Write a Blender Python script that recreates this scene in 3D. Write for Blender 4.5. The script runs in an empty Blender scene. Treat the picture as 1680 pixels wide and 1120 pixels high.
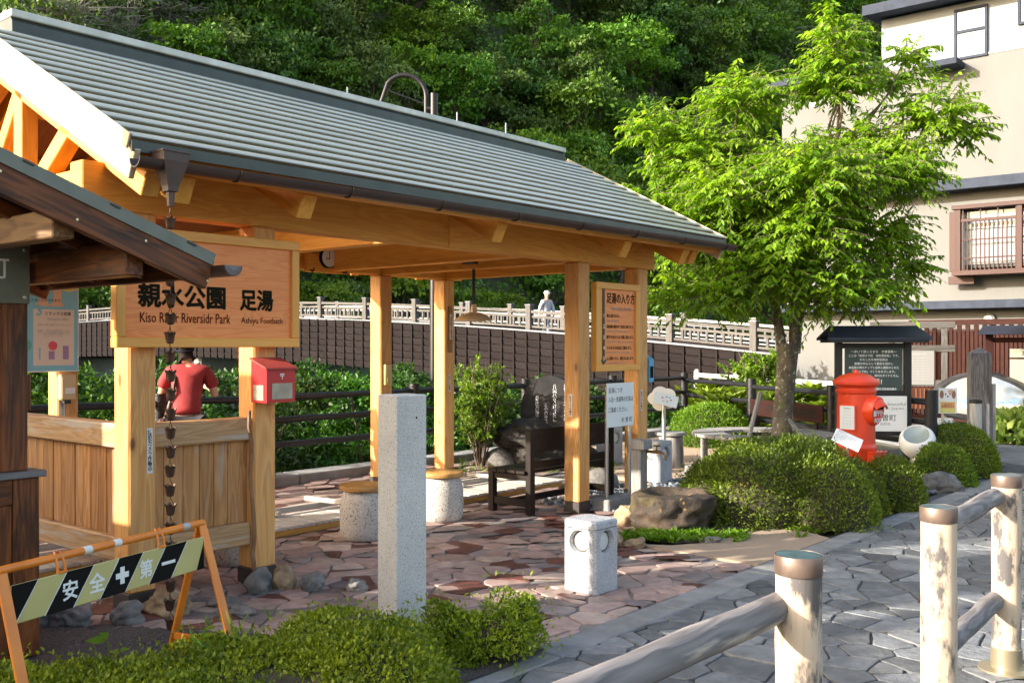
import bpy, bmesh, math, random
import numpy as np
from mathutils import Vector, Matrix, noise
R = math.radians
scene = bpy.context.scene
COL = scene.collection

# ------------------------------------------------------------------ camera
cam_d = bpy.data.cameras.new('camera')
cam_d.sensor_width = 36.0
cam_d.lens = 35.0
cam_d.shift_y = 7.0 / 1680.0
cam_d.clip_start = 0.05
cam_d.clip_end = 1500.0
cam = bpy.data.objects.new('camera', cam_d)
COL.objects.link(cam)
cam.location = (0, 0, 1.6)
cam.rotation_euler = (R(90), 0, 0)
scene.camera = cam

# ------------------------------------------------------------------ light
SUN_DIR = Vector((-0.93, -0.37, 0.0)).normalized()      # horizontal direction towards the sun
SUN_EL = R(20)
SUN_STRENGTH = 3.5
SKY_STRENGTH = 0.15
EXPOSURE = 1.85
world = bpy.data.worlds.new("World")
scene.world = world
world.use_nodes = True
wn = world.node_tree
wn.nodes.clear()
sky = wn.nodes.new('ShaderNodeTexSky')
sky.sky_type = 'NISHITA'
sky.sun_disc = False
sky.sun_elevation = SUN_EL
sky.sun_rotation = math.atan2(SUN_DIR.x, SUN_DIR.y)
sky.air_density = 1.0
sky.dust_density = 4.0
sky.ozone_density = 1.0
bg = wn.nodes.new('ShaderNodeBackground')
bg.inputs['Strength'].default_value = SKY_STRENGTH
wo = wn.nodes.new('ShaderNodeOutputWorld')
wn.links.new(sky.outputs[0], bg.inputs[0])
wn.links.new(bg.outputs[0], wo.inputs[0])
sun_d = bpy.data.lights.new('sun', 'SUN')
sun_d.energy = SUN_STRENGTH
sun_d.angle = R(0.55)
sun_d.color = (1.0, 0.965, 0.91)
sun = bpy.data.objects.new('sun', sun_d)
COL.objects.link(sun)
sv = Vector((SUN_DIR.x * math.cos(SUN_EL), SUN_DIR.y * math.cos(SUN_EL), math.sin(SUN_EL)))
sun.rotation_euler = sv.to_track_quat('Z', 'Y').to_euler()
sun.location = (-30, -20, 30)
vs = scene.view_settings
vs.view_transform = 'Standard'
vs.look = 'None'
vs.exposure = EXPOSURE
vs.gamma = 1.0
vs.use_curve_mapping = False
vs.use_white_balance = True
vs.white_balance_temperature = 7000
vs.white_balance_tint = 8
scene.render.engine = 'CYCLES'
cy = scene.cycles
cy.use_denoising = True
cy.max_bounces = 7
cy.diffuse_bounces = 3
cy.glossy_bounces = 3
cy.transmission_bounces = 4
cy.transparent_max_bounces = 6
cy.caustics_reflective = False
cy.caustics_refractive = False
cy.use_adaptive_sampling = True

# ------------------------------------------------------------------ frame of the pavilion: s along the eaves, d towards the river
OX, OY = -1.7246, 6.65
RZ = R(50)
CS, SN = math.cos(RZ), math.sin(RZ)
def L(s, d, z=0.0):
    return Vector((OX + s * CS - d * SN, OY + s * SN + d * CS, z))

# ------------------------------------------------------------------ helpers: geometry
def corner_box(sx, sy, sz, b):
    hx, hy, hz = sx / 2, sy / 2, sz / 2
    b = min(b, 0.45 * min(sx, sy, sz))
    if b <= 0:
        v = [(x, y, z) for x in (-hx, hx) for y in (-hy, hy) for z in (-hz, hz)]
        f = [(0, 1, 3, 2), (4, 6, 7, 5), (0, 4, 5, 1), (2, 3, 7, 6), (0, 2, 6, 4), (1, 5, 7, 3)]
        return v, f
    v = []; idx = {}
    for i in (-1, 1):
        for j in (-1, 1):
            for k in (-1, 1):
                idx[(i, j, k)] = len(v)
                v += [(i * hx, j * (hy - b), k * (hz - b)), (i * (hx - b), j * hy, k * (hz - b)), (i * (hx - b), j * (hy - b), k * hz)]
    f = []
    for s in (-1, 1):
        f.append([idx[(s, j, k)] for j, k in ((-1, -1), (1, -1), (1, 1), (-1, 1))])
        f.append([idx[(i, s, k)] + 1 for i, k in ((-1, -1), (1, -1), (1, 1), (-1, 1))])
        f.append([idx[(i, j, s)] + 2 for i, j in ((-1, -1), (1, -1), (1, 1), (-1, 1))])
    for a in (-1, 1):
        for c in (-1, 1):
            p, q = idx[(-1, a, c)], idx[(1, a, c)]
            f.append([p + 1, q + 1, q + 2, p + 2])
            p, q = idx[(a, -1, c)], idx[(a, 1, c)]
            f.append([p, q, q + 2, p + 2])
            p, q = idx[(a, c, -1)], idx[(a, c, 1)]
            f.append([p, q, q + 1, p + 1])
    for key, p in idx.items():
        f.append([p, p + 1, p + 2])
    return v, f

class MB:
    def __init__(self):
        self.v = []; self.f = []; self.m = []
    def add(self, v, f, M=None, mi=0):
        o = len(self.v)
        if M is not None:
            v = [M @ Vector(p) for p in v]
        self.v += [tuple(p) for p in v]
        self.f += [[i + o for i in q] for q in f]
        self.m += [mi] * len(f)
        return self
    def box(self, c, s, rot=None, b=0.0, mi=0):
        v, f = corner_box(s[0], s[1], s[2], b)
        M = Matrix.Translation(Vector(c))
        if rot is not None:
            M = M @ (rot if isinstance(rot, Matrix) else Matrix.Rotation(rot, 4, 'Z'))
        return self.add(v, f, M, mi)
    def span(self, a, c, b=0.0, mi=0):
        return self.box([(a[i] + c[i]) / 2 for i in range(3)], [abs(c[i] - a[i]) for i in range(3)], None, b, mi)
    def tube(self, pts, rad, n=8, caps=True, mi=0):
        pts = [Vector(p) for p in pts]
        if not isinstance(rad, (list, tuple)):
            rad = [rad] * len(pts)
        rings = []
        ref = None
        for i, p in enumerate(pts):
            t = (pts[min(i + 1, len(pts) - 1)] - pts[max(i - 1, 0)]).normalized()
            if ref is None:
                ref = Vector((0, 0, 1)) if abs(t.z) < 0.9 else Vector((1, 0, 0))
            x = (ref - t * ref.dot(t))
            if x.length < 1e-5:
                x = t.orthogonal()
            x.normalize(); y = t.cross(x); ref = x
            rings.append([p + (x * math.cos(a) + y * math.sin(a)) * rad[i] for a in [2 * math.pi * k / n for k in range(n)]])
        v = [q for r in rings for q in r]
        f = []
        for i in range(len(rings) - 1):
            for k in range(n):
                a, b_ = i * n + k, i * n + (k + 1) % n
                f.append([a, b_, b_ + n, a + n])
        if caps:
            f.append(list(range(n))[::-1])
            f.append([(len(rings) - 1) * n + k for k in range(n)])
        return self.add(v, f, None, mi)
    def lathe(self, prof, n=24, M=None, mi=0, caps=True):
        v = []; f = []
        for r, z in prof:
            for k in range(n):
                a = 2 * math.pi * k / n
                v.append((r * math.cos(a), r * math.sin(a), z))
        for i in range(len(prof) - 1):
            for k in range(n):
                a, b_ = i * n + k, i * n + (k + 1) % n
                f.append([a, b_, b_ + n, a + n])
        if caps:
            f.append(list(range(n))[::-1])
            f.append([(len(prof) - 1) * n + k for k in range(n)])
        return self.add(v, f, M, mi)
    def prism(self, poly, z0, z1, M=None, mi=0):
        n = len(poly)
        v = [(x, y, z0) for x, y in poly] + [(x, y, z1) for x, y in poly]
        f = [list(range(n))[::-1], list(range(n, 2 * n))]
        for k in range(n):
            f.append([k, (k + 1) % n, n + (k + 1) % n, n + k])
        return self.add(v, f, M, mi)
    def mesh(self, name, mats, smooth=False, angle=35, recalc=True):
        me = bpy.data.meshes.new(name)
        me.from_pydata(self.v, [], self.f)
        if not isinstance(mats, (list, tuple)):
            mats = [mats]
        for m in mats:
            me.materials.append(m)
        if len(mats) > 1:
            me.polygons.foreach_set('material_index', self.m)
        if recalc:
            bm = bmesh.new(); bm.from_mesh(me)
            bmesh.ops.recalc_face_normals(bm, faces=bm.faces)
            bm.to_mesh(me); bm.free()
        if smooth:
            me.polygons.foreach_set('use_smooth', [True] * len(me.polygons))
            me.set_sharp_from_angle(angle=R(angle))
        me.update()
        return me
    def build(self, name, mats, parent=None, M=None, smooth=False, angle=35, recalc=True):
        return link(name, self.mesh(name, mats, smooth, angle, recalc), parent, M)

def link(name, data, parent=None, M=None):
    o = bpy.data.objects.new(name, data)
    COL.objects.link(o)
    if parent is not None:
        o.parent = parent
    if M is not None:
        if parent is None: o.matrix_world = M
        else: o.matrix_local = M
    return o

def tag(o, label=None, cat=None, group=None, kind=None):
    if label: o['label'] = label
    if cat: o['category'] = cat
    if group: o['group'] = group
    if kind: o['kind'] = kind
    return o

def thing(name, label, cat, loc=(0, 0, 0), rz=0.0, group=None):
    o = bpy.data.objects.new(name, None)
    COL.objects.link(o)
    o.empty_display_size = 0.2
    o.location = loc
    o.rotation_euler = (0, 0, rz)
    return tag(o, label, cat, group)

KIDS = {}
def copy_tree(root, loc=None, rz=None, scale=None, label=None):
    def rec(o, parent):
        c = o.copy()
        COL.objects.link(c)
        if parent is not None:
            c.parent = parent
        for ch in list(o.children):
            rec(ch, c)
        return c
    r = rec(root, None)
    if loc is not None: r.location = loc
    if rz is not None: r.rotation_euler = (0, 0, rz)
    if scale is not None: r.scale = scale if isinstance(scale, (tuple, list)) else (scale,) * 3
    if label: r['label'] = label
    return r

def beam_matrix(p0, p1, up=(0, 0, 1)):
    p0, p1 = Vector(p0), Vector(p1)
    x = (p1 - p0).normalized()
    u = Vector(up)
    if abs(x.dot(u)) > 0.99:
        u = Vector((0, 1, 0))
    y = u.cross(x).normalized()
    z = x.cross(y)
    M = Matrix((x, y, z)).transposed().to_4x4()
    M.translation = (p0 + p1) / 2
    return M

def beam(name, p0, p1, w, h, mat, parent=None, b=0.006, up=(0, 0, 1), label=None):
    """A timber with its grain along its own local X."""
    l = (Vector(p1) - Vector(p0)).length
    mb = MB()
    v, f = corner_box(l, w, h, b)
    mb.add(v, f)
    o = mb.build(name, mat, parent, beam_matrix(p0, p1, up))
    if label: o['label'] = label
    return o

def text(name, body, mat, parent, M, h=0.1, w=None, bold=0.0, align='C', valign='C', line=1.0, maxw=None, depth=0.0):
    """Flat lettering as a mesh: x to the right, y up in the frame M; h is the height of the whole block."""
    c = bpy.data.curves.new(name, 'FONT')
    c.body = body; c.size = 1.0; c.offset = min(bold, 0.008); c.resolution_u = 2
    c.space_line = line
    c.align_x = {'C': 'CENTER', 'L': 'LEFT', 'R': 'RIGHT'}[align]
    if depth: c.extrude = depth
    t = bpy.data.objects.new(name + '_src', c)
    COL.objects.link(t)
    dg = bpy.context.evaluated_depsgraph_get()
    me = bpy.data.meshes.new_from_object(t.evaluated_get(dg))
    bpy.data.objects.remove(t); bpy.data.curves.remove(c)
    n = len(me.vertices)
    co = np.empty(n * 3); me.vertices.foreach_get('co', co); co = co.reshape(-1, 3)
    lo, hi = co.min(0), co.max(0)
    k = h / (hi[1] - lo[1])
    kx = k
    if w is not None: kx = w / (hi[0] - lo[0])
    elif maxw is not None: kx = min(k, maxw / (hi[0] - lo[0]))
    ax = {'C': (lo[0] + hi[0]) / 2, 'L': lo[0], 'R': hi[0]}[align]
    ay = {'C': (lo[1] + hi[1]) / 2, 'T': hi[1], 'B': lo[1]}[valign]
    co[:, 0] = (co[:, 0] - ax) * kx
    co[:, 1] = (co[:, 1] - ay) * k
    me.vertices.foreach_set('co', co.ravel())
    if bold > 0.008:
        # heavier strokes: the same outline again, shifted by a few millimetres, each a hair further out
        e = (bold - 0.008) * k
        nv = len(me.vertices); base = co.copy()
        polys = [list(p.vertices) for p in me.polygons]
        V = list(map(tuple, base)); F = list(polys)
        for q, (ax_, ay_) in enumerate(((1, 0), (-1, 0), (0, 1), (0, -1), (0.7, 0.7), (-0.7, -0.7))):
            o_ = len(V)
            V += [(x + ax_ * e, y + ay_ * e, z + 0.00012 * (q + 1)) for x, y, z in base]
            F += [[i + o_ for i in p] for p in polys]
        me2 = bpy.data.meshes.new(name); me2.from_pydata(V, [], F); bpy.data.meshes.remove(me); me = me2
    me.name = name
    me.materials.clear(); me.materials.append(mat)
    me.polygons.foreach_set('material_index', [0] * len(me.polygons))
    me.update()
    return link(name, me, parent, M)

def face_m(x, y, z):
    """Frame on a face that looks along local -Y: text x runs along +X, text y up."""
    return Matrix.Translation((x, y, z)) @ Matrix.Rotation(R(90), 4, 'X')

def np_mesh(name, V, F, mat, parent=None, M=None, smooth=False):
    me = bpy.data.meshes.new(name)
    V = np.asarray(V, dtype=np.float32); F = np.asarray(F, dtype=np.int32)
    k = F.shape[1]
    me.vertices.add(len(V)); me.vertices.foreach_set('co', V.ravel())
    me.loops.add(F.size); me.loops.foreach_set('vertex_index', F.ravel())
    me.polygons.add(len(F)); me.polygons.foreach_set('loop_start', np.arange(len(F), dtype=np.int32) * k)
    me.update(calc_edges=True)
    me.validate()
    me.materials.append(mat)
    if smooth: me.polygons.foreach_set('use_smooth', [True] * len(F))
    return link(name, me, parent, M)

def unit(a):
    return a / np.maximum(np.linalg.norm(a, axis=1, keepdims=True), 1e-9)

def leaf_arrays(P, D, N, Ln, Wd, fold=0.18, wide=0.42):
    """Folded pointed leaves: base P, direction D, face normal N, length, width."""
    D = unit(D)
    S = unit(np.cross(D, N)); Nn = np.cross(S, D)
    Ln = Ln[:, None]; Wd = Wd[:, None]
    b = P
    t = P + D * Ln
    m = P + D * Ln * wide + Nn * (Wd * fold)
    l = m + S * Wd * 0.5; r = m - S * Wd * 0.5
    V = np.stack([b, l, t, r], 1).reshape(-1, 3)
    i = np.arange(len(P)) * 4
    F = np.concatenate([np.stack([i, i + 1, i + 2], 1), np.stack([i, i + 2, i + 3], 1)], 0)
    return V, F

def join_arrays(parts):
    V = []; F = []; o = 0
    for v, f in parts:
        V.append(v); F.append(f + o); o += len(v)
    return np.concatenate(V), np.concatenate(F)

def rock_mesh(name, r, seed, mat, sub=3, rough=0.22, flat=0.0, fine=0.05):
    bm = bmesh.new()
    bmesh.ops.create_icosphere(bm, subdivisions=sub, radius=1.0)
    off = Vector((seed * 7.31, seed * 3.17, seed * 1.73))
    for v in bm.verts:
        n = v.co.normalized()
        k = 1 + rough * noise.noise(n * 1.3 + off) + rough * 0.5 * noise.noise(n * 3.1 + off) + fine * noise.noise(n * 8 + off)
        p = n * k
        if flat and p.z < -flat: p.z = -flat
        v.co = Vector((p.x * r[0], p.y * r[1], p.z * r[2]))
    me = bpy.data.meshes.new(name)
    bm.to_mesh(me); bm.free()
    me.polygons.foreach_set('use_smooth', [True] * len(me.polygons))
    me.materials.append(mat)
    return me

def rock(name, label, loc, r, seed, mat, sub=3, rough=0.22, rz=0.0, cat='rock', group=None):
    o = link(name, rock_mesh(name, r, seed, mat, sub, rough))
    o.location = (loc[0], loc[1], loc[2]); o.rotation_euler = (0, 0, rz)
    return tag(o, label, cat, group)
# ------------------------------------------------------------------ helpers: materials
def nodes_of(name):
    m = bpy.data.materials.new(name); m.use_nodes = True
    nt = m.node_tree; nt.nodes.clear()
    out = nt.nodes.new('ShaderNodeOutputMaterial')
    b = nt.nodes.new('ShaderNodeBsdfPrincipled')
    nt.links.new(b.outputs[0], out.inputs[0])
    return m, nt, b, out

def nd(nt, t, **kw):
    n = nt.nodes.new(t)
    for k, v in kw.items(): setattr(n, k, v)
    return n

def ramp(nt, stops, fac=None, interp='LINEAR'):
    r = nt.nodes.new('ShaderNodeValToRGB')
    r.color_ramp.interpolation = interp
    e = r.color_ramp.elements
    while len(e) < len(stops): e.new(0.5)
    for i, (p, c) in enumerate(stops):
        e[i].position = p
        e[i].color = (c[0], c[1], c[2], 1) if isinstance(c, (tuple, list)) else (c, c, c, 1)
    if fac is not None: nt.links.new(fac, r.inputs[0])
    return r

def mixc(nt, fac, a, b, blend='MIX'):
    m = nt.nodes.new('ShaderNodeMix'); m.data_type = 'RGBA'; m.blend_type = blend
    for sock, val in ((m.inputs[0], fac), (m.inputs[6], a), (m.inputs[7], b)):
        if hasattr(val, 'links'): nt.links.new(val, sock)
        elif isinstance(val, (int, float)): sock.default_value = val
        else: sock.default_value = (val[0], val[1], val[2], 1)
    return m.outputs[2]

def math_(nt, op, a, b=0.0):
    m = nt.nodes.new('ShaderNodeMath'); m.operation = op
    for i, val in enumerate((a, b)):
        if hasattr(val, 'links'): nt.links.new(val, m.inputs[i])
        else: m.inputs[i].default_value = val
    return m.outputs[0]

def coords(nt, scale=(1, 1, 1), rand=True):
    tc = nt.nodes.new('ShaderNodeTexCoord')
    mp = nt.nodes.new('ShaderNodeMapping')
    mp.inputs['Scale'].default_value = scale
    nt.links.new(tc.outputs['Object'], mp.inputs['Vector'])
    oi = None
    if rand:
        oi = nt.nodes.new('ShaderNodeObjectInfo')
        vm = nt.nodes.new('ShaderNodeVectorMath'); vm.operation = 'SCALE'
        vm.inputs[0].default_value = (37.0, 19.0, 53.0)
        nt.links.new(oi.outputs['Random'], vm.inputs['Scale'])
        nt.links.new(vm.outputs[0], mp.inputs['Location'])
    return mp.outputs[0], oi

def noise_t(nt, vec, scale, detail=6, rough=0.55, dist=0.0):
    n = nt.nodes.new('ShaderNodeTexNoise')
    n.inputs['Scale'].default_value = scale; n.inputs['Detail'].default_value = detail
    n.inputs['Roughness'].default_value = rough; n.inputs['Distortion'].default_value = dist
    nt.links.new(vec, n.inputs['Vector'])
    return n.outputs[0]

def bump(nt, b, h, strength, dist=0.01):
    n = nt.nodes.new('ShaderNodeBump')
    n.inputs['Strength'].default_value = strength; n.inputs['Distance'].default_value = dist
    nt.links.new(h, n.inputs['Height'])
    nt.links.new(n.outputs[0], b.inputs['Normal'])

MATS = {}
def std(name, c1, c2=None, rough=0.6, scale=6.0, stretch=(1, 1, 1), bmp=0.15, bscale=None, var=0.0, metal=0.0, spec=0.5,
        speck=None, coat=0.0, detail=6, lo=0.35, hi=0.65, dist=0.004, stain=None, island=0.0):
    if name in MATS: return MATS[name]
    m, nt, b, out = nodes_of(name)
    c2 = c2 or tuple(x * 0.75 for x in c1)
    vec, oi = coords(nt, stretch)
    n1 = noise_t(nt, vec, scale, detail)
    col = ramp(nt, [(lo, c2), (hi, c1)], n1).outputs[0]
    if speck:
        for (sc, ss, th) in speck:
            n3 = noise_t(nt, vec, ss, 2, 0.6)
            col = mixc(nt, ramp(nt, [(th, 0.0), (th + 0.05, 1.0)], n3).outputs[0], col, sc)
    if stain:
        sc, ss, th, amt = stain
        n4 = noise_t(nt, vec, ss, 5, 0.65)
        f = ramp(nt, [(th, 0.0), (th + 0.18, amt)], n4).outputs[0]
        col = mixc(nt, f, col, sc)
    if var or island:
        src = oi.outputs['Random']
        amt = var
        if island:
            g = nt.nodes.new('ShaderNodeNewGeometry'); src = g.outputs['Random Per Island']; amt = island
        k = math_(nt, 'MULTIPLY_ADD', src, 2 * amt); 
        k.node.inputs[2].default_value = 1 - amt
        hs = nt.nodes.new('ShaderNodeHueSaturation')
        nt.links.new(k, hs.inputs['Value']); nt.links.new(col, hs.inputs['Color'])
        col = hs.outputs[0]
    nt.links.new(col, b.inputs['Base Color'])
    b.inputs['Roughness'].default_value = rough
    b.inputs['Metallic'].default_value = metal
    b.inputs['Specular IOR Level'].default_value = spec
    b.inputs['Coat Weight'].default_value = coat
    if bmp:
        nb = noise_t(nt, vec, bscale or scale * 6, 5, 0.6)
        bump(nt, b, nb, bmp, dist)
    MATS[name] = m
    return m

def wood(name, light, dark, grain=1.0, knots=0.5, rough=0.55, weather=None, var=0.1, bmp=0.12, spec=0.35, knotcol=None, band=0.5, wscale=(1.0, 9.0, 9.0)):
    """Timber with the grain along local X: growth bands, fibre streaks, knots, optional weathering."""
    if name in MATS: return MATS[name]
    m, nt, b, out = nodes_of(name)
    vec, oi = coords(nt, (0.35 * grain, 3.2 * grain, 3.2 * grain))
    n1 = noise_t(nt, vec, 2.2, 3, 0.5, 0.6)
    w = math_(nt, 'FRACT', math_(nt, 'MULTIPLY', n1, 9.0))
    w = ramp(nt, [(0.0, 0.0), (0.75, 1.0), (1.0, 0.1)], w).outputs[0]
    vec2, _ = coords(nt, (1.2 * grain, 60 * grain, 60 * grain))
    fib = noise_t(nt, vec2, 1.5, 4, 0.6)
    f = math_(nt, 'ADD', math_(nt, 'MULTIPLY', w, band), math_(nt, 'MULTIPLY', fib, 1.0 - band))
    col = ramp(nt, [(0.15, dark), (0.75, light)], f).outputs[0]
    vec3, _ = coords(nt, (0.8, 0.8, 0.8))
    big = noise_t(nt, vec3, 1.1, 3, 0.5)
    col = mixc(nt, ramp(nt, [(0.35, 0.0), (0.75, 0.45)], big).outputs[0], col, tuple(x * 0.8 for x in light))
    if knots:
        kv, _ = coords(nt, (2.6, 5.5, 5.5))
        vo = nt.nodes.new('ShaderNodeTexVoronoi'); vo.inputs['Scale'].default_value = 1.0
        nt.links.new(kv, vo.inputs['Vector'])
        kf = ramp(nt, [(0.0, 1.0), (0.07, 0.9), (0.13, 0.25), (0.24, 0.0)], vo.outputs['Distance']).outputs[0]
        cs = nt.nodes.new('ShaderNodeSeparateColor'); nt.links.new(vo.outputs['Color'], cs.inputs[0])
        sel = math_(nt, 'GREATER_THAN', cs.outputs[0], 1.0 - knots)
        kf = math_(nt, 'MULTIPLY', kf, sel)
        col = mixc(nt, kf, col, knotcol or tuple(x * 0.35 for x in dark))
    if weather:
        wc, th, amt = weather
        wv, _ = coords(nt, wscale)
        wn_ = noise_t(nt, wv, 1.6, 5, 0.65)
        col = mixc(nt, ramp(nt, [(th, 0.0), (th + 0.12, amt)], wn_).outputs[0], col, wc)
    if var:
        k = math_(nt, 'MULTIPLY_ADD', oi.outputs['Random'], 2 * var); k.node.inputs[2].default_value = 1 - var
        hs = nt.nodes.new('ShaderNodeHueSaturation')
        nt.links.new(k, hs.inputs['Value']); nt.links.new(col, hs.inputs['Color'])
        col = hs.outputs[0]
    nt.links.new(col, b.inputs['Base Color'])
    b.inputs['Roughness'].default_value = rough
    b.inputs['Specular IOR Level'].default_value = spec
    bump(nt, b, f, bmp, 0.004)
    MATS[name] = m
    return m

def leaf(name, dark, light, trans=0.35, rough=0.45, clump=1.5, extra=None, tcol=None):
    if name in MATS: return MATS[name]
    m, nt, b, out = nodes_of(name)
    g = nt.nodes.new('ShaderNodeNewGeometry')
    tc = nt.nodes.new('ShaderNodeTexCoord')
    oi = nt.nodes.new('ShaderNodeObjectInfo')
    n = noise_t(nt, tc.outputs['Object'], clump, 3, 0.5)
    f = math_(nt, 'ADD', math_(nt, 'MULTIPLY', g.outputs['Random Per Island'], 0.55), math_(nt, 'MULTIPLY', ramp(nt, [(0.3, 0.0), (0.7, 1.0)], n).outputs[0], 0.45))
    stops = [(0.1, dark), (0.9, light)]
    if extra: stops.append((0.97, extra))
    col = ramp(nt, stops, f).outputs[0]
    hs = nt.nodes.new('ShaderNodeHueSaturation')
    k = math_(nt, 'MULTIPLY_ADD', oi.outputs['Random'], 0.4); k.node.inputs[2].default_value = 0.8
    h = math_(nt, 'MULTIPLY_ADD', oi.outputs['Random'], 0.03); h.node.inputs[2].default_value = 0.485
    nt.links.new(k, hs.inputs['Value']); nt.links.new(h, hs.inputs['Hue']); nt.links.new(col, hs.inputs['Color'])
    col = hs.outputs[0]
    nt.links.new(col, b.inputs['Base Color'])
    b.inputs['Roughness'].default_value = rough
    b.inputs['Specular IOR Level'].default_value = 0.35
    tr = nt.nodes.new('ShaderNodeBsdfTranslucent')
    br = mixc(nt, 1.0, col, tcol or (1.25, 1.25, 0.5), 'MULTIPLY')
    nt.links.new(br, tr.inputs[0])
    mx = nt.nodes.new('ShaderNodeMixShader'); mx.inputs[0].default_value = trans
    nt.links.new(b.outputs[0], mx.inputs[1]); nt.links.new(tr.outputs[0], mx.inputs[2])
    nt.links.new(mx.outputs[0], out.inputs[0])
    MATS[name] = m
    return m

def plain(name, c, rough=0.5, metal=0.0, spec=0.5, coat=0.0):
    if name in MATS: return MATS[name]
    m, nt, b, out = nodes_of(name)
    b.inputs['Base Color'].default_value = (*c, 1)
    b.inputs['Roughness'].default_value = rough; b.inputs['Metallic'].default_value = metal
    b.inputs['Specular IOR Level'].default_value = spec; b.inputs['Coat Weight'].default_value = coat
    MATS[name] = m
    return m

M_new = wood('hinoki_timber', (0.86, 0.42, 0.085), (0.70, 0.28, 0.042), knots=0.22, knotcol=(0.16, 0.05, 0.015), var=0.12)
M_post = wood('cedar_post', (0.76, 0.40, 0.14), (0.54, 0.22, 0.06), knots=0.3, knotcol=(0.16, 0.06, 0.02), var=0.1, weather=((0.50, 0.38, 0.26), 0.56, 0.5))
M_panel = wood('panel_timber', (0.52, 0.26, 0.10), (0.27, 0.11, 0.035), knots=0.15, var=0.16, weather=((0.42, 0.37, 0.31), 0.55, 0.75), bmp=0.3)
M_rail = wood('weathered_rail', (0.52, 0.32, 0.16), (0.32, 0.17, 0.075), knots=0.25, var=0.08, weather=((0.45, 0.41, 0.36), 0.52, 0.8), bmp=0.35)
M_sheath = wood('sheathing', (0.42, 0.16, 0.04), (0.28, 0.09, 0.022), knots=0.2, var=0.05)
M_sign = wood('sign_board', (0.95, 0.34, 0.11), (0.82, 0.22, 0.055), knots=0.0, var=0.0, band=0.45, grain=1.6, bmp=0.06, rough=0.4)
M_frame = wood('sign_frame', (0.86, 0.42, 0.10), (0.78, 0.34, 0.07), knots=0.0, var=0.04, bmp=0.05, rough=0.4)
M_dark = wood('burnt_timber', (0.21, 0.062, 0.016), (0.035, 0.011, 0.004), knots=0.15, var=0.15, bmp=0.4, weather=((0.022, 0.010, 0.006), 0.5, 0.75), rough=0.5)
M_grey = wood('grey_timber', (0.34, 0.33, 0.32), (0.17, 0.16, 0.155), knots=0.1, var=0.15, bmp=0.4, rough=0.8)
M_greyd = wood('dark_grey_timber', (0.10, 0.093, 0.09), (0.045, 0.041, 0.04), knots=0.1, var=0.15, bmp=0.4, rough=0.85, spec=0.1)
M_pale = wood('pale_driftwood', (0.62, 0.57, 0.51), (0.42, 0.37, 0.32), knots=0.1, var=0.12, bmp=0.3, rough=0.75)
M_bark_log = wood('peeled_log', (0.62, 0.50, 0.38), (0.48, 0.36, 0.25), knots=0.35, knotcol=(0.25, 0.09, 0.03), var=0.05, bmp=0.2, rough=0.6, weather=((0.075, 0.072, 0.078), 0.485, 0.95), wscale=(3.0, 7.0, 7.0), band=0.3)
M_rail_log = wood('grey_log', (0.25, 0.225, 0.22), (0.085, 0.078, 0.08), knots=0.1, var=0.05, bmp=0.4, rough=0.75, weather=((0.62, 0.52, 0.42), 0.58, 0.9))
M_bench = wood('stained_bench', (0.024, 0.015, 0.012), (0.011, 0.007, 0.0055), knots=0.0, var=0.1, bmp=0.15, rough=0.5, spec=0.2)
M_bridge = wood('bridge_board', (0.020, 0.0155, 0.016), (0.010, 0.008, 0.0085), knots=0.0, var=0.16, bmp=0.2, rough=0.85, spec=0.08)
M_railing = wood('railing_timber', (0.115, 0.105, 0.10), (0.055, 0.05, 0.047), knots=0.1, var=0.15, bmp=0.3, rough=0.8)
M_gate = wood('gate_timber', (0.04, 0.014, 0.011), (0.022, 0.0075, 0.006), knots=0.0, var=0.12, bmp=0.15, rough=0.7, spec=0.1)
M_bark = std('tree_bark', (0.19, 0.155, 0.12), (0.085, 0.07, 0.055), rough=0.85, scale=9, bmp=0.9, bscale=28, dist=0.01,
             speck=[((0.50, 0.54, 0.44), 20, 0.60)], stain=((0.14, 0.15, 0.05), 5, 0.5, 0.6))
M_twig = std('twig_bark', (0.16, 0.12, 0.09), (0.09, 0.07, 0.05), rough=0.85, bmp=0.2)
M_roof = std('roof_metal', (0.55, 0.555, 0.48), (0.49, 0.495, 0.43), rough=0.27, scale=3, bmp=0.03, bscale=6, metal=0.12, spec=0.6, var=0.07, coat=0.25)
M_roofdark = std('roof_trim', (0.055, 0.065, 0.055), rough=0.4, bmp=0.02, metal=0.2)
M_gutter = std('brown_gutter', (0.06, 0.034, 0.028), (0.045, 0.026, 0.021), rough=0.38, scale=10, bmp=0.03)
M_copper = std('rain_cup_copper', (0.13, 0.075, 0.05), (0.07, 0.04, 0.03), rough=0.45, scale=20, metal=0.6, bmp=0.1)
M_blk = std('black_metal', (0.013, 0.012, 0.013), (0.009, 0.0085, 0.009), rough=0.45, bmp=0.1, scale=20)
M_postbase = std('post_boot', (0.045, 0.031, 0.026), (0.028, 0.02, 0.017), rough=0.55, bmp=0.08)
M_fence = std('cast_black_rail', (0.014, 0.014, 0.018), (0.007, 0.007, 0.009), rough=0.38, scale=30, bmp=0.7, bscale=40, dist=0.012, spec=0.35)
M_granite = std('grey_granite', (0.44, 0.44, 0.455), (0.36, 0.36, 0.375), rough=0.55, scale=8, bmp=0.1, bscale=120, dist=0.002,
                speck=[((0.12, 0.12, 0.13), 150, 0.57), ((0.66, 0.66, 0.68), 160, 0.60)])
M_granite2 = std('pale_granite', (0.56, 0.55, 0.53), (0.48, 0.475, 0.46), rough=0.65, scale=4, bmp=0.15, bscale=130, dist=0.002,
                 speck=[((0.24, 0.23, 0.23), 120, 0.58), ((0.72, 0.71, 0.69), 130, 0.62)])
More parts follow.
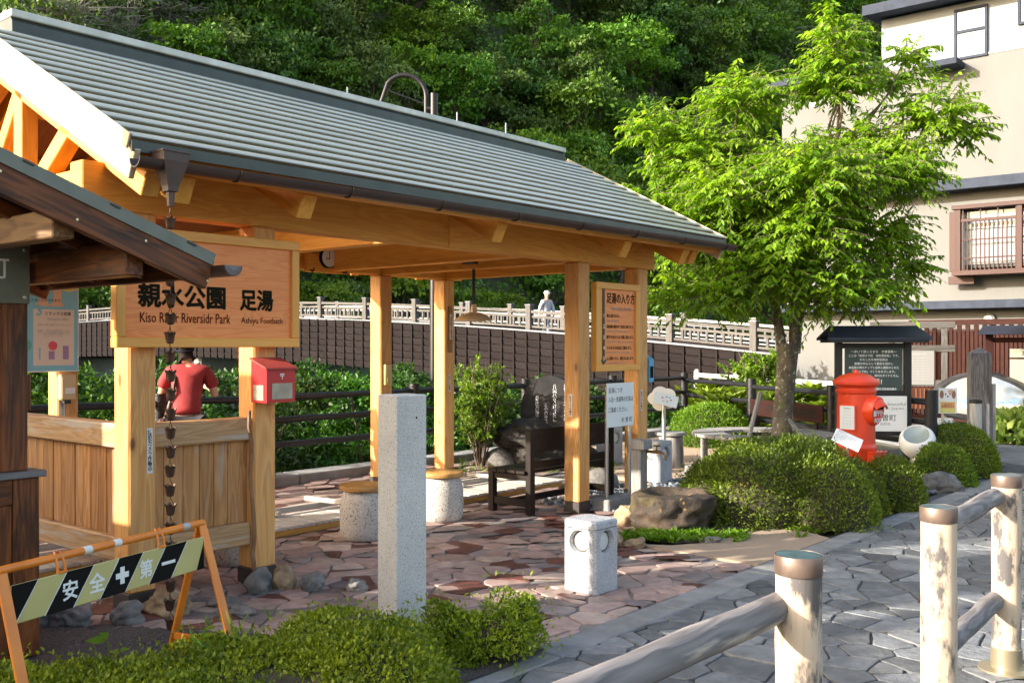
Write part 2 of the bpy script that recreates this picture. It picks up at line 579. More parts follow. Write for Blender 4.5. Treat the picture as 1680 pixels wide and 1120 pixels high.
M_exposed = std('exposed_aggregate', (0.56, 0.51, 0.46), (0.43, 0.38, 0.34), rough=0.85, scale=120, bmp=0.9, bscale=160, dist=0.004,
                speck=[((0.20, 0.155, 0.13), 62, 0.58), ((0.70, 0.66, 0.62), 70, 0.62)])
M_stool = wood('stool_top', (0.46, 0.25, 0.08), (0.26, 0.12, 0.04), knots=0.0, var=0.3, rough=0.4, bmp=0.1)
M_concrete = std('concrete', (0.29, 0.285, 0.28), (0.19, 0.187, 0.182), rough=0.9, scale=5, bmp=0.35, bscale=60, stain=((0.14, 0.13, 0.11), 3, 0.55, 0.5))
M_mortar = std('mortar', (0.24, 0.21, 0.195), (0.15, 0.13, 0.12), rough=0.95, scale=9, bmp=0.4, bscale=90)
M_mortar_g = std('dark_joint', (0.085, 0.088, 0.095), (0.05, 0.052, 0.056), rough=0.95, scale=9, bmp=0.4, bscale=90)
M_stone_red = [
    std('porphyry_rose', (0.42, 0.285, 0.25), (0.29, 0.19, 0.165), rough=0.6, scale=10, bmp=0.35, bscale=50, var=0.25, stain=((0.10, 0.07, 0.065), 4, 0.56, 0.35), dist=0.006),
    std('porphyry_wine', (0.17, 0.062, 0.05), (0.095, 0.036, 0.03), rough=0.5, scale=10, bmp=0.3, bscale=50, var=0.25, dist=0.006),
    std('porphyry_sand', (0.46, 0.34, 0.285), (0.33, 0.24, 0.2), rough=0.65, scale=10, bmp=0.35, bscale=50, var=0.2, stain=((0.12, 0.085, 0.08), 4, 0.56, 0.3), dist=0.006),
    std('porphyry_grey', (0.25, 0.20, 0.195), (0.17, 0.135, 0.13), rough=0.6, scale=10, bmp=0.35, bscale=50, var=0.2, dist=0.006)]
M_stone_grey = [  # riven slate in three tones
    std('slate_blue', (0.20, 0.205, 0.215), (0.125, 0.128, 0.135), rough=0.6, scale=11, bmp=1.0, bscale=26, var=0.28, stain=((0.095, 0.095, 0.092), 4.5, 0.50, 0.55), dist=0.012),
    std('slate_light', (0.26, 0.262, 0.265), (0.18, 0.182, 0.185), rough=0.62, scale=11, bmp=1.0, bscale=24, var=0.22, stain=((0.095, 0.095, 0.092), 4.5, 0.50, 0.55), dist=0.012),
    std('slate_dark', (0.15, 0.153, 0.16), (0.095, 0.097, 0.102), rough=0.55, scale=11, bmp=1.0, bscale=26, var=0.25, stain=((0.095, 0.095, 0.092), 4.5, 0.50, 0.55), dist=0.012)]
M_soil = std('dark_gravel', (0.115, 0.092, 0.082), (0.045, 0.036, 0.032), rough=0.95, scale=60, bmp=1.0, bscale=70, dist=0.02, speck=[((0.26, 0.23, 0.21), 80, 0.66)])
M_ground = std('ground_earth', (0.20, 0.165, 0.125), (0.12, 0.10, 0.075), rough=0.95, scale=6, bmp=0.6, bscale=50, stain=((0.10, 0.13, 0.04), 3, 0.5, 0.6))
M_resin = std('tan_resin_paving', (0.44, 0.32, 0.225), (0.33, 0.235, 0.165), rough=0.9, scale=90, bmp=0.5, bscale=130, dist=0.004, stain=((0.22, 0.16, 0.11), 2, 0.55, 0.4))
M_rockg = std('field_rock', (0.24, 0.22, 0.205), (0.10, 0.094, 0.09), rough=0.85, scale=9, bmp=0.9, bscale=40, var=0.2, stain=((0.30, 0.21, 0.12), 2.5, 0.58, 0.4), dist=0.01)
M_rockt = std('tan_rock', (0.42, 0.29, 0.17), (0.20, 0.13, 0.075), rough=0.85, scale=10, bmp=0.9, bscale=40, dist=0.01)
M_basin = std('basin_rock', (0.095, 0.062, 0.042), (0.026, 0.018, 0.013), rough=0.8, scale=4, bmp=0.7, bscale=18, dist=0.02,
              stain=((0.10, 0.075, 0.02), 3, 0.55, 0.8), speck=[((0.34, 0.19, 0.06), 9, 0.68), ((0.02, 0.016, 0.012), 14, 0.60)])
M_slate = std('polished_black_stone', (0.035, 0.035, 0.038), (0.018, 0.018, 0.02), rough=0.35, scale=6, bmp=0.05)
M_rough_dark = std('dark_rock', (0.06, 0.05, 0.043), (0.02, 0.017, 0.015), rough=0.85, scale=5, bmp=0.8, bscale=20, dist=0.02)
M_white = plain('white_paint', (0.80, 0.80, 0.79), 0.45)
M_whitesign = std('white_sign', (0.78, 0.80, 0.80), (0.74, 0.76, 0.76), rough=0.4, scale=3, bmp=0)
M_ink = plain('black_ink', (0.012, 0.011, 0.010), 0.9, 0, 0.1)
M_brush = plain('brush_black', (0.014, 0.013, 0.007), 0.9, 0, 0.1)
M_maroon = plain('maroon_ink', (0.10, 0.012, 0.008), 0.9, 0, 0.1)
M_greyink = plain('grey_ink', (0.28, 0.27, 0.26), 0.6)
M_whiteink = plain('white_ink', (0.82, 0.82, 0.80), 0.5)
M_red = std('red_box', (0.50, 0.022, 0.026), (0.44, 0.017, 0.020), rough=0.3, scale=5, bmp=0.02)
M_vermil = std('vermilion_paint', (0.78, 0.062, 0.016), (0.68, 0.048, 0.013), rough=0.38, scale=3, bmp=0.05, bscale=12, stain=((0.50, 0.055, 0.03), 7, 0.62, 0.5), coat=0.2)
M_orange = std('orange_pipe', (0.82, 0.24, 0.025), (0.70, 0.19, 0.02), rough=0.4, scale=7, bmp=0.03, stain=((0.35, 0.11, 0.03), 9, 0.66, 0.6))
M_yell = std('barricade_yellow', (0.58, 0.50, 0.20), (0.50, 0.43, 0.17), rough=0.45, scale=4, bmp=0.02, stain=((0.34, 0.31, 0.17), 6, 0.62, 0.5))
M_brown_enamel = plain('beige_enamel', (0.58, 0.42, 0.22), 0.35)
M_steel = plain('steel_tube', (0.55, 0.55, 0.54), 0.35, 0.8)
M_glass = plain('window_glass', (0.22, 0.25, 0.28), 0.08, 0.0, 0.8)
M_green_panel = std('grey_green_metal', (0.165, 0.18, 0.145), rough=0.5, bmp=0.02)
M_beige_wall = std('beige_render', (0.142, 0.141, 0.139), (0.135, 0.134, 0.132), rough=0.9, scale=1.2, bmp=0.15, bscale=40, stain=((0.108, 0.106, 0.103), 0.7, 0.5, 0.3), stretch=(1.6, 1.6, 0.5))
M_white_wall = std('white_render', (0.27, 0.285, 0.305), (0.26, 0.272, 0.292), rough=0.9, scale=1.2, bmp=0.15, bscale=40)
M_blue_trim = std('slate_blue_trim', (0.045, 0.054, 0.078), rough=0.8, bmp=0.02, spec=0.1)
M_kiosk_roof = std('kiosk_roof_metal', (0.022, 0.028, 0.05), rough=0.4, bmp=0.02, metal=0.3)
M_skin = plain('skin', (0.55, 0.32, 0.23), 0.5)
M_hair = std('dark_hair', (0.022, 0.015, 0.011), (0.008, 0.006, 0.005), rough=0.85, scale=40, bmp=0.8, bscale=90, spec=0.15)

LF_tree = leaf('zelkova_leaf', (0.075, 0.175, 0.010), (0.29, 0.43, 0.025), trans=0.5, extra=(0.38, 0.48, 0.05))
LF_hedge = leaf('azalea_leaf', (0.05, 0.095, 0.010), (0.20, 0.27, 0.022), trans=0.32, clump=2.2, extra=(0.27, 0.19, 0.045))
LF_hedge_fg = leaf('azalea_leaf_fresh', (0.06, 0.12, 0.010), (0.36, 0.46, 0.03), trans=0.35, clump=2.8, extra=(0.34, 0.19, 0.06))
LF_bush = leaf('fresh_shrub_leaf', (0.06, 0.12, 0.012), (0.20, 0.32, 0.025), trans=0.4)
LF_fern = leaf('fern_leaf', (0.07, 0.16, 0.012), (0.22, 0.38, 0.03), trans=0.4)
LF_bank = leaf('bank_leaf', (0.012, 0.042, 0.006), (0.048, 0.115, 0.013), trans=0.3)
LF_hill = [leaf('hill_leaf_mid', (0.045, 0.115, 0.012), (0.15, 0.29, 0.028), trans=0.3, clump=0.5),
           leaf('hill_leaf_dark', (0.032, 0.085, 0.013), (0.10, 0.20, 0.028), trans=0.25, clump=0.5),
           leaf('hill_leaf_fresh', (0.075, 0.165, 0.012), (0.22, 0.37, 0.03), trans=0.35, clump=0.5),
           leaf('hill_leaf_grey', (0.065, 0.115, 0.028), (0.17, 0.24, 0.06), trans=0.3, clump=0.5)]
# ------------------------------------------------------------------ setting: terrain, river, ground, paving
PAV = Matrix.Translation((OX, OY, 0)) @ Matrix.Rotation(RZ, 4, 'Z')     # local (s, d, z) -> world

def hill_h(s, d):
    """Height of the land across the river valley (d) and along it (s)."""
    if d < 4.12: return -0.06
    if d < 4.3: return -0.06 - (d - 4.12) / 0.18 * 0.7
    if d < 7: return -0.76 - (d - 4.3) / 2.7 * 2.9
    if d < 50: return -3.7
    if d < 57: return -3.7 + (d - 50) / 7 * 4.7
    if d < 59: return 1.0 + (d - 57) / 2 * 3.6
    b = 4.6 + (d - 59) * (0.25 + 0.75 * min(1, max(0, (s - 2) / 22))) * (1 + 0.55 * min(1, max(0, (s - 60) / 70)))
    return b + 2.2 * noise.noise(Vector((s * 0.045, d * 0.045, 0))) + 0.8 * noise.noise(Vector((s * 0.15, d * 0.15, 3)))

dl = [4.12, 4.3, 4.9, 5.6, 6.3, 7, 12, 20, 30, 42, 50, 52, 54.5, 57, 57.6, 58.3, 59] + [59 + 3.2 * i for i in range(1, 48)]
sl = [-90 + 5.0 * i for i in range(116)]
mb = MB()
for s in sl:
    for d in dl:
        mb.v.append((s, d, hill_h(s, d)))
nd_ = len(dl)
for i in range(len(sl) - 1):
    for j in range(nd_ - 1):
        a = i * nd_ + j
        mb.f.append([a, a + nd_, a + nd_ + 1, a + 1]); mb.m.append(1 if 13 <= j <= 15 else 0)
M_hillground = std('forest_floor', (0.06, 0.07, 0.028), (0.035, 0.036, 0.018), rough=0.95, scale=0.5, bmp=0.6, bscale=3, dist=0.1)
M_cliff = std('far_bank_rock', (0.25, 0.25, 0.25), (0.11, 0.115, 0.12), rough=0.9, scale=0.35, bmp=1.0, bscale=2.5, dist=0.25, stain=((0.05, 0.075, 0.025), 0.3, 0.5, 0.85))
hill = mb.build('hillside_terrain', [M_hillground, M_cliff], None, PAV, smooth=True, angle=50)
tag(hill, 'steep river valley side below the forest with a grey rock bank at its foot', 'hillside', kind='structure')

mw, nt, b_, out_ = nodes_of('river_water')
b_.inputs['Base Color'].default_value = (0.03, 0.05, 0.045, 1); b_.inputs['Roughness'].default_value = 0.08
vec, _ = coords(nt, (1, 2.5, 1), rand=False)
bump(nt, b_, noise_t(nt, vec, 1.3, 5, 0.6), 0.5, 0.06)
mb = MB(); mb.add([(-90, 5.5, -3.3), (275, 5.5, -3.3), (275, 52, -3.3), (-90, 52, -3.3)], [[0, 1, 2, 3]])
river = mb.build('river', mw, None, PAV)
tag(river, 'shallow river running below the wooden bridge', 'river', kind='structure')

mb = MB(); mb.add([(-300, -300, -0.05), (300, -300, -0.05), (300, 4.12, -0.05), (-300, 4.12, -0.05)], [[0, 1, 2, 3]])
ground = mb.build('ground', M_ground, None, PAV)
tag(ground, 'bare earth of the park around the footbath shelter', 'ground', kind='structure')

# --- crazy paving: Voronoi cells cut out one by one
def clip_poly(poly, nx, ny, c):
    out = []
    n = len(poly)
    for i in range(n):
        p, q = poly[i], poly[(i + 1) % n]
        a = nx * p[0] + ny * p[1] - c; b = nx * q[0] + ny * q[1] - c
        if a <= 0: out.append(p)
        if (a < 0 < b) or (b < 0 < a):
            t = a / (a - b); out.append((p[0] + (q[0] - p[0]) * t, p[1] + (q[1] - p[1]) * t))
    return out

def area(p):
    return 0.5 * sum(p[i][0] * p[(i + 1) % len(p)][1] - p[(i + 1) % len(p)][0] * p[i][1] for i in range(len(p)))

def crazy(rect, cell, stretch, joint, clips, seed, jit=0.72):
    """Irregular slabs in a rectangle (s0, s1, d0, d1) of the pavilion's frame, clipped to half planes."""
    rnd = random.Random(seed)
    s0, s1, d0, d1 = rect
    cs, cd = cell * stretch, cell / stretch
    ns, nd2 = int((s1 - s0) / cs) + 4, int((d1 - d0) / cd) + 4
    pts = {}
    for i in range(-1, ns):
        for j in range(-1, nd2):
            pts[(i, j)] = (s0 + (i + 0.5 * (j % 2)) * cs + rnd.uniform(-jit, jit) * cs, d0 + j * cd + rnd.uniform(-jit, jit) * cd)
    for k_ in [k_ for k_ in pts if rnd.random() < 0.14]: del pts[k_]
    res = []
    for (i, j), p in pts.items():
        poly = [(p[0] - 2 * cs, p[1] - 2 * cd), (p[0] + 2 * cs, p[1] - 2 * cd), (p[0] + 2 * cs, p[1] + 2 * cd), (p[0] - 2 * cs, p[1] + 2 * cd)]
        g = joint * rnd.uniform(0.35, 0.8)
        for a in range(-3, 4):
            for b in range(-3, 4):
                q = pts.get((i + a, j + b))
                if q is None or (a == 0 and b == 0): continue
                nx, ny = q[0] - p[0], q[1] - p[1]
                l = math.hypot(nx, ny)
                if l < 1e-6: continue
                nx /= l; ny /= l
                c = nx * (p[0] + q[0]) / 2 + ny * (p[1] + q[1]) / 2 - g
                poly = clip_poly(poly, nx, ny, c)
                if len(poly) < 3: break
            if len(poly) < 3: break
        for cl in [(-1, 0, -s0), (1, 0, s1), (0, -1, -d0), (0, 1, d1)] + clips:
            if len(poly) >= 3: poly = clip_poly(poly, *cl)
        if len(poly) < 3 or abs(area(poly)) < cell * cell * 0.06: continue
        # nibble the corners a little
        n = len(poly); q = []
        gx, gy = sum(a[0] for a in poly) / n, sum(a[1] for a in poly) / n
        for k in range(n):
            a, b, c = poly[k - 1], poly[k], poly[(k + 1) % n]
            t = rnd.uniform(0.05, 0.16)
            q += [(b[0] + (a[0] - b[0]) * t, b[1] + (a[1] - b[1]) * t), (b[0] + (c[0] - b[0]) * t, b[1] + (c[1] - b[1]) * t)]
        # break the straight edges
        q2 = []
        for k in range(len(q)):
            a, b = q[k], q[(k + 1) % len(q)]
            q2.append(a)
            l = math.hypot(b[0] - a[0], b[1] - a[1])
            if l > 0.07:
                t = rnd.uniform(0.35, 0.65); w = rnd.uniform(-0.035, 0.012) * l
                q2.append((a[0] + (b[0] - a[0]) * t + (b[1] - a[1]) / l * w, a[1] + (b[1] - a[1]) * t - (b[0] - a[0]) / l * w))
        res.append(q2)
    return res

def visible_key(poly):
    cx = sum(p[0] for p in poly) / len(poly); cd = sum(p[1] for p in poly) / len(poly)
    w = L(cx, cd)
    if w.y < 1.0: return None
    u = 840 + 1633 * w.x / w.y; v = 567 + 1633 * 1.6 / w.y
    if u < -40 or u > 1720 or v > 1160: return None
    return abs(area(poly)) / w.y ** 3

def lay_stones(polys, mats, weights, base, ztop, name, mortar_z, stuff_name, seed, keep=290, wob=0.004):
    rnd = random.Random(seed)
    scored = sorted(((visible_key(p) or -1, k) for k, p in enumerate(polys)), reverse=True)
    single = [k for sc, k in scored[:keep] if sc > 0]
    rest = [k for sc, k in scored[keep:] if sc > 0]
    def shape(mb, poly, c, mi=0):
        n = len(poly); z = ztop + rnd.uniform(-wob, wob); tx, ty = rnd.uniform(-wob, wob) * 1.2, rnd.uniform(-wob, wob) * 1.2
        pl = [(x - c[0], y - c[1]) for x, y in poly]
        o = len(mb.v)
        for x, y in pl: mb.v.append((x, y, mortar_z - 0.02))
        for x, y in pl: mb.v.append((x, y, z - 0.0035 + tx * x + ty * y))
        for x, y in pl: mb.v.append((x * 0.965, y * 0.965, z + tx * x + ty * y))
        for k in range(n):
            a, b = k, (k + 1) % n
            mb.f += [[o + a, o + b, o + n + b, o + n + a], [o + n + a, o + n + b, o + 2 * n + b, o + 2 * n + a]]
        mb.f.append([o + 2 * n + k for k in range(n)])
        mb.m += [mi] * (2 * n + 1)
    for k in single:
        p = polys[k]; c = (sum(q[0] for q in p) / len(p), sum(q[1] for q in p) / len(p))
        mb = MB(); shape(mb, p, c)
        o = mb.build(name, rnd.choices(mats, weights)[0], base, Matrix.Translation((c[0], c[1], 0)), recalc=False)
    if rest:
        mb = MB()
        for k in rest: shape(mb, polys[k], (0, 0), rnd.choices(range(len(mats)), weights)[0])
        # recentre is not needed: the far slabs stay in the frame of their paving
        o = mb.build(stuff_name, mats, base, Matrix.Identity(4), recalc=False)
        o['kind'] = 'stuff'

def fix_scale(poly):
    return poly

# red terrace
bed_n = Vector((1.95, 1.18)).normalized()      # edge of the planting bed runs from (-1.2,-.35) to (.25,-2.3)
bed_c = -(bed_n.x * -1.2 + bed_n.y * -0.35)
clips_red = [(-bed_n.x, -bed_n.y, bed_c)]
mb = MB()
mp = [(-4.5, -2.3), (2.72, -2.3), (2.78, -1.15), (4.9, -0.35), (4.9, 0.9), (6.3, 1.6), (8.5, 3.75), (-4.5, 3.75)]
mp2 = clip_poly(mp, -bed_n.x, -bed_n.y, bed_c)
mb.prism(mp2, -0.045, -0.010)
terrace = mb.build('terrace_paving', M_mortar, None, PAV)
tag(terrace, 'crazy paving of rose and wine red porphyry slabs under the shelter', 'paving', kind='structure')
red = crazy((-4.5, 2.72, -2.3, 1.22), 0.165, 1.25, 0.016, clips_red, 5)
red += crazy((2.73, 4.9, -1.15, 1.22), 0.165, 1.25, 0.016, [(0.80, -2.18, 0.80 * 2.78 + 2.18 * 1.15)], 6)
red += crazy((-3.5, 8.4, 2.05, 3.75), 0.21, 1.2, 0.016, [(1.0, -0.9, 6.3 - 0.9 * 1.6)], 7)
lay_stones(red, M_stone_red, (0.56, 0.14, 0.20, 0.10), terrace, 0.0, 'paving_stone', -0.010, 'far_paving_stones', 3)

# grey flagstone path along the terrace
mb = MB()
mb.prism([(-7, -9.5), (26, -9.5), (26, -2.2), (14, -2.2), (11, 0.4), (10.5, -2.1), (2.7, -2.3), (-7, -2.52)][::-1], -0.048, -0.012)
path = mb.build('flagstone_path', M_mortar_g, None, PAV)
tag(path, 'path of blue grey riven flagstones laid as crazy paving', 'path', kind='structure')
grey = crazy((-3.2, 26, -7.5, -2.505), 0.20, 1.25, 0.011, [], 11)
lay_stones(grey, M_stone_grey, (0.5, 0.25, 0.25), path, 0.0, 'flagstone', -0.014, 'far_flagstones', 4, wob=0.0028)

# road beyond the hedges, kerb strip and the tan resin patch
mb = MB(); mb.prism([(10.6, -2.3), (30, -2.3), (30, 3.0), (17, 3.9), (13.5, 1.0)], -0.046, -0.004)
road = mb.build('road', std('grey_stone_road', (0.22, 0.225, 0.24), (0.13, 0.133, 0.142), rough=0.8, scale=2.2, bmp=0.7, bscale=9, dist=0.02), None, PAV)
tag(road, 'stone paved lane turning off towards the bridge', 'road', kind='structure')
mb = MB()
for k in range(11):
    a = -3.5 + k * 1.2
    mb.span((a + 0.004, -2.50, -0.06), (a + 1.196, -2.305, 0.003), 0.008)
kerb = mb.build('kerb_strip', M_concrete, None, PAV)
tag(kerb, 'flush strip of concrete between red terrace and grey path', 'kerb', kind='structure')
mb = MB()
arc = [(2.74, -2.3), (4.05, -2.3), (4.25, -1.95), (4.1, -1.72), (3.6, -1.66), (3.2, -1.6), (2.95, -1.45), (2.8, -1.2)]
mb.prism(arc, -0.045, 0.004)
patch = mb.build('resin_patch', M_resin, None, PAV)
tag(patch, 'fan of tan resin bound gravel beside the stone basin', 'paving', kind='structure')
mb = MB(); mb.prism([(5.9, -0.2), (10.0, -1.2), (11.5, 0.5), (12.2, 3.8), (8.5, 3.8), (6.3, 1.6)], -0.047, -0.006)
tan2 = mb.build('resin_path', M_resin, None, PAV)
tag(tan2, 'tan resin bound ground around the tree bench', 'path', kind='structure')

# planting bed of dark volcanic gravel under rain chain and hedge
def bumpy(name, poly_rect, z, amp, mat, step=0.06, inside=None):
    s0, s1, d0, d1 = poly_rect
    ns, nn = int((s1 - s0) / step) + 1, int((d1 - d0) / step) + 1
    V = []; F = []
    for i in range(ns):
        for j in range(nn):
            s, d = s0 + i * step, d0 + j * step
            V.append((s, d, z + amp * (noise.noise(Vector((s * 2, d * 2, 0))) + 0.6 * noise.noise(Vector((s * 9, d * 9, 4))))))
    for i in range(ns - 1):
        for j in range(nn - 1):
            s, d = s0 + (i + .5) * step, d0 + (j + .5) * step
            if inside is None or inside(s, d):
                a = i * nn + j; F.append((a, a + nn, a + nn + 1, a + 1))
    return np_mesh(name, V, F, mat, None, PAV, smooth=True)
in_bed = lambda s, d: d > -2.42 and (s - -1.2) * bed_n.x + (d - -0.35) * bed_n.y < 0.10 + 0.06 * math.sin(s * 9 + d * 4)
bed = bumpy('planting_bed', (-4.2, 0.45, -3.4, 0.3), 0.012, 0.018, M_soil, 0.05, in_bed)
tag(bed, 'bed of dark crushed gravel under the rain chain', 'ground', kind='structure')
in_bed2 = lambda s, d: d > -2.16 and (s > 4.05 or d > -1.75 - 0.25 * math.sin(s * 2)) and d < -0.1 - 0.08 * s + 0.1 * math.sin(s * 5) and (s - 2.78) * 0.80 + (d + 1.15) * -2.18 < 0 + 9 * (d < -1.15) or (s > 4.05 and d > -2.16 and d < -0.5)
bed2 = bumpy('hedge_bed', (2.8, 10.2, -2.2, 0.4), -0.008, 0.02, M_ground, 0.08, lambda s, d: d > -2.16 and s > 3.0 + max(0, -d - 1.3) * 1.4 and d < 0.25 - 0.1 * (s - 4) and d < -1.05 + 0.55 * (s - 3.0))
tag(bed2, 'mossy earth under the clipped hedges', 'ground', kind='structure')

# low concrete ledge that carries the riverside fence
mb = MB()
for k in range(9):
    a = -6 + k * 2.33
    mb.span((a + 0.004, 3.76, -0.05), (a + 2.326, 4.12, 0.10), 0.015)
ledge = mb.build('river_ledge', M_concrete, None, PAV)
tag(ledge, 'low concrete edge above the river bank under the black fence', 'kerb', kind='structure')
# ------------------------------------------------------------------ the footbath shelter
pav = thing('footbath_shelter', 'open timber footbath shelter with a grey green ribbed metal roof', 'shelter', (OX, OY, 0), RZ)
PS = [-0.89, 0.0, 3.675, 4.712]
ROOF_S0, ROOF_S1 = -1.2, 5.42
def roof_z(d):      # top of the roof sheet
    dd = d if d <= 1.475 else 2.95 - d
    return 2.70 + (dd + 0.6) * 1.07 / 2.075
for i, s in enumerate(PS):
    for j, d in enumerate((0.0, 2.77)):
        c = (s + 0.09, d + 0.09)
        p = beam('post', (c[0], c[1], 0.105), (c[0], c[1], 2.40), 0.18, 0.18, M_post, pav, b=0.012)
        mb = MB(); mb.box((0, 0, 0), (0.115, 0.186, 0.186), None, 0.004)
        # the boot sits at the foot of the post, which lies along the post's own X
        mb.build('post_boot', M_postbase, p, Matrix.Translation((-(2.40 - 0.105) / 2 - 0.055, 0, 0)))
for d in (0.0, 2.77):
    for a, b in ((-1.17, 1.9), (1.904, 5.05)):
        beam('eave_beam', (a, d + 0.09, 2.54), (b, d + 0.09, 2.54), 0.15, 0.28, M_new, pav, 0.008)
for s in (-0.80, 1.38, 2.98, 3.77, 4.80):
    beam('tie_beam', (s, 0.17, 2.525), (s, 2.78, 2.525), 0.13, 0.25, M_new, pav, 0.006)
SL = 1.07 / 2.075
def rz_(d, off): return roof_z(d) - off
for s in (-0.80, 0.09, 2.0, 3.80, 4.86):
    for sg in (1, -1):
        f = lambda d: d if sg == 1 else 2.95 - d
        beam('rafter', (s, f(-0.45), 2.495), (s, f(1.475), 2.495 + 1.925 * SL), 0.12, 0.165, M_new, pav, 0.006)
for d, nm in ((-0.50, 'eave_purlin'), (0.35, 'purlin'), (0.95, 'purlin'), (1.42, 'ridge_purlin'), (2.0, 'purlin'), (2.6, 'purlin'), (3.45, 'eave_purlin')):
    z = roof_z(d) - 0.125
    for a, b in ((ROOF_S0 + 0.05, 1.4), (1.403, ROOF_S1 - 0.03)):
        beam(nm, (a, d, z), (b, d, z), 0.09, 0.105, M_new, pav, 0.005)
# gable truss at both ends
for s in (-0.98, 5.10):
    beam('king_post', (s, 1.163, 2.66), (s, 1.163, 3.32), 0.11, 0.12, M_new, pav)
    beam('king_post', (s, 1.80, 2.66), (s, 1.80, 3.32), 0.11, 0.12, M_new, pav)
    beam('strut', (s, 0.98, 2.62), (s, 0.42, 3.0), 0.11, 0.115, M_new, pav)
    beam('strut', (s, 1.95, 2.62), (s, 2.52, 3.0), 0.11, 0.115, M_new, pav)
    beam('strut', (s, 1.46, 2.95), (s, 1.2, 3.28), 0.10, 0.1, M_new, pav)
    beam('gable_tie', (s, 0.15, 2.60), (s, 2.80, 2.60), 0.11, 0.16, M_new, pav)
    for sg in (1, -1):
        f = lambda d: d if sg == 1 else 2.95 - d
        beam('gable_rafter', (s, f(-0.42), 2.51), (s, f(1.475), 2.51 + 1.895 * SL), 0.11, 0.15, M_new, pav)
M_barge = wood('barge_timber', (0.62, 0.50, 0.36), (0.52, 0.40, 0.27), knots=0.1, var=0.05)
for s in (ROOF_S0 + 0.02, ROOF_S1 - 0.02):
    for sg in (1, -1):
        f = lambda d: d if sg == 1 else 2.95 - d
        beam('barge_board', (s, f(-0.585), roof_z(-0.585) - 0.13), (s, f(1.475), roof_z(1.475) - 0.13), 0.035, 0.17, M_barge, pav, 0.004)
for s in (ROOF_S0 - 0.022, ROOF_S1 + 0.022):
    for sg in (1, -1):
        f = lambda d: d if sg == 1 else 2.95 - d
        beam('verge_trim', (s, f(-0.60), roof_z(-0.60) - 0.004), (s, f(1.475), roof_z(1.475) - 0.004), 0.014, 0.085, M_barge, pav, 0.002)
# roof: sheathing, ribbed courses, edge trims, ridge cap
ang = math.atan(SL)
slen = 2.075 / math.cos(ang)
for sg in (1, -1):
    f = lambda d: d if sg == 1 else 2.95 - d
    beam('roof_sheathing', ((ROOF_S0 + ROOF_S1) / 2, f(-0.57), roof_z(-0.57) - 0.055), ((ROOF_S0 + ROOF_S1) / 2, f(1.47), roof_z(1.47) - 0.055), ROOF_S1 - ROOF_S0 - 0.06, 0.03, M_sheath, pav, 0)
NC = 13
pitch = (slen - 0.06) / NC
prof = [(0.036, -0.012), (0.033, 0.021), (-0.006, 0.024), (-0.008, 0.031), (0.003, 0.037), (0.025, 0.0385), (0.055, 0.035), (0.085, 0.025), (0.115, 0.013), (0.145, 0.004), (pitch + 0.045, 0.000), (pitch + 0.045, -0.012)]
def course_mesh():
    mb = MB()
    xs = [ROOF_S0 - 0.012, ROOF_S1 + 0.012]
    for x in xs:
        for a, z in prof: mb.v.append((x, a, z))
    n = len(prof)
    for k in range(n - 1): mb.f.append([k, k + 1, n + k + 1, n + k])
    mb.f.append([n - 1, 0, n, 2 * n - 1])
    mb.f += [list(range(n)), list(range(n, 2 * n))[::-1]]
    mb.m = [0] * len(mb.f)
    return mb.mesh('roof_course', M_roof, smooth=True, angle=32)
cm = course_mesh()
for sg in (1, -1):
    for k in range(NC):
        o = link('roof_course', cm, pav)
        a = k * pitch
        if sg == 1:
            o.matrix_local = Matrix.Translation((0, -0.6 + a * math.cos(ang), 2.70 + a * math.sin(ang))) @ Matrix.Rotation(ang, 4, 'X')
        else:
            o.matrix_local = Matrix.Translation((ROOF_S0 + ROOF_S1, 3.55 - a * math.cos(ang), 2.70 + a * math.sin(ang))) @ Matrix.Rotation(math.pi, 4, 'Z') @ Matrix.Rotation(ang, 4, 'X')
for d in (-0.612, 3.562):
    mb = MB(); mb.box(((ROOF_S0 + ROOF_S1) / 2, d, 2.672), (ROOF_S1 - ROOF_S0 + 0.03, 0.012, 0.06))
    mb.build('eave_flashing', M_roofdark, pav)
# ridge cap: an upturned trough with a light top
mb = MB()
x0, x1 = -1.0, 5.22
pr_ = [(1.475 - 0.155, 3.62), (1.475 - 0.15, 3.80), (1.475 - 0.10, 3.865), (1.475 + 0.10, 3.865), (1.475 + 0.15, 3.80), (1.475 + 0.155, 3.62)]
for x in (x0, x1):
    for d, z in pr_: mb.v.append((x, d, z))
for k in range(5):
    mb.f.append([k, k + 1, 7 + k, 6 + k]); mb.m.append(0)
mb.f += [[0, 1, 2, 3, 4, 5], [11, 10, 9, 8, 7, 6]]; mb.m += [0, 0]
mb.build('ridge_cap', M_roofdark, pav)
mb = MB(); mb.box(((x0 + x1) / 2, 1.475, 3.855), (x1 - x0 + 0.02, 0.315, 0.052), None, 0.006)
mb.build('ridge_flashing', std('light_roof_metal', (0.62, 0.62, 0.55), rough=0.4, bmp=0.02, metal=0.1), pav)
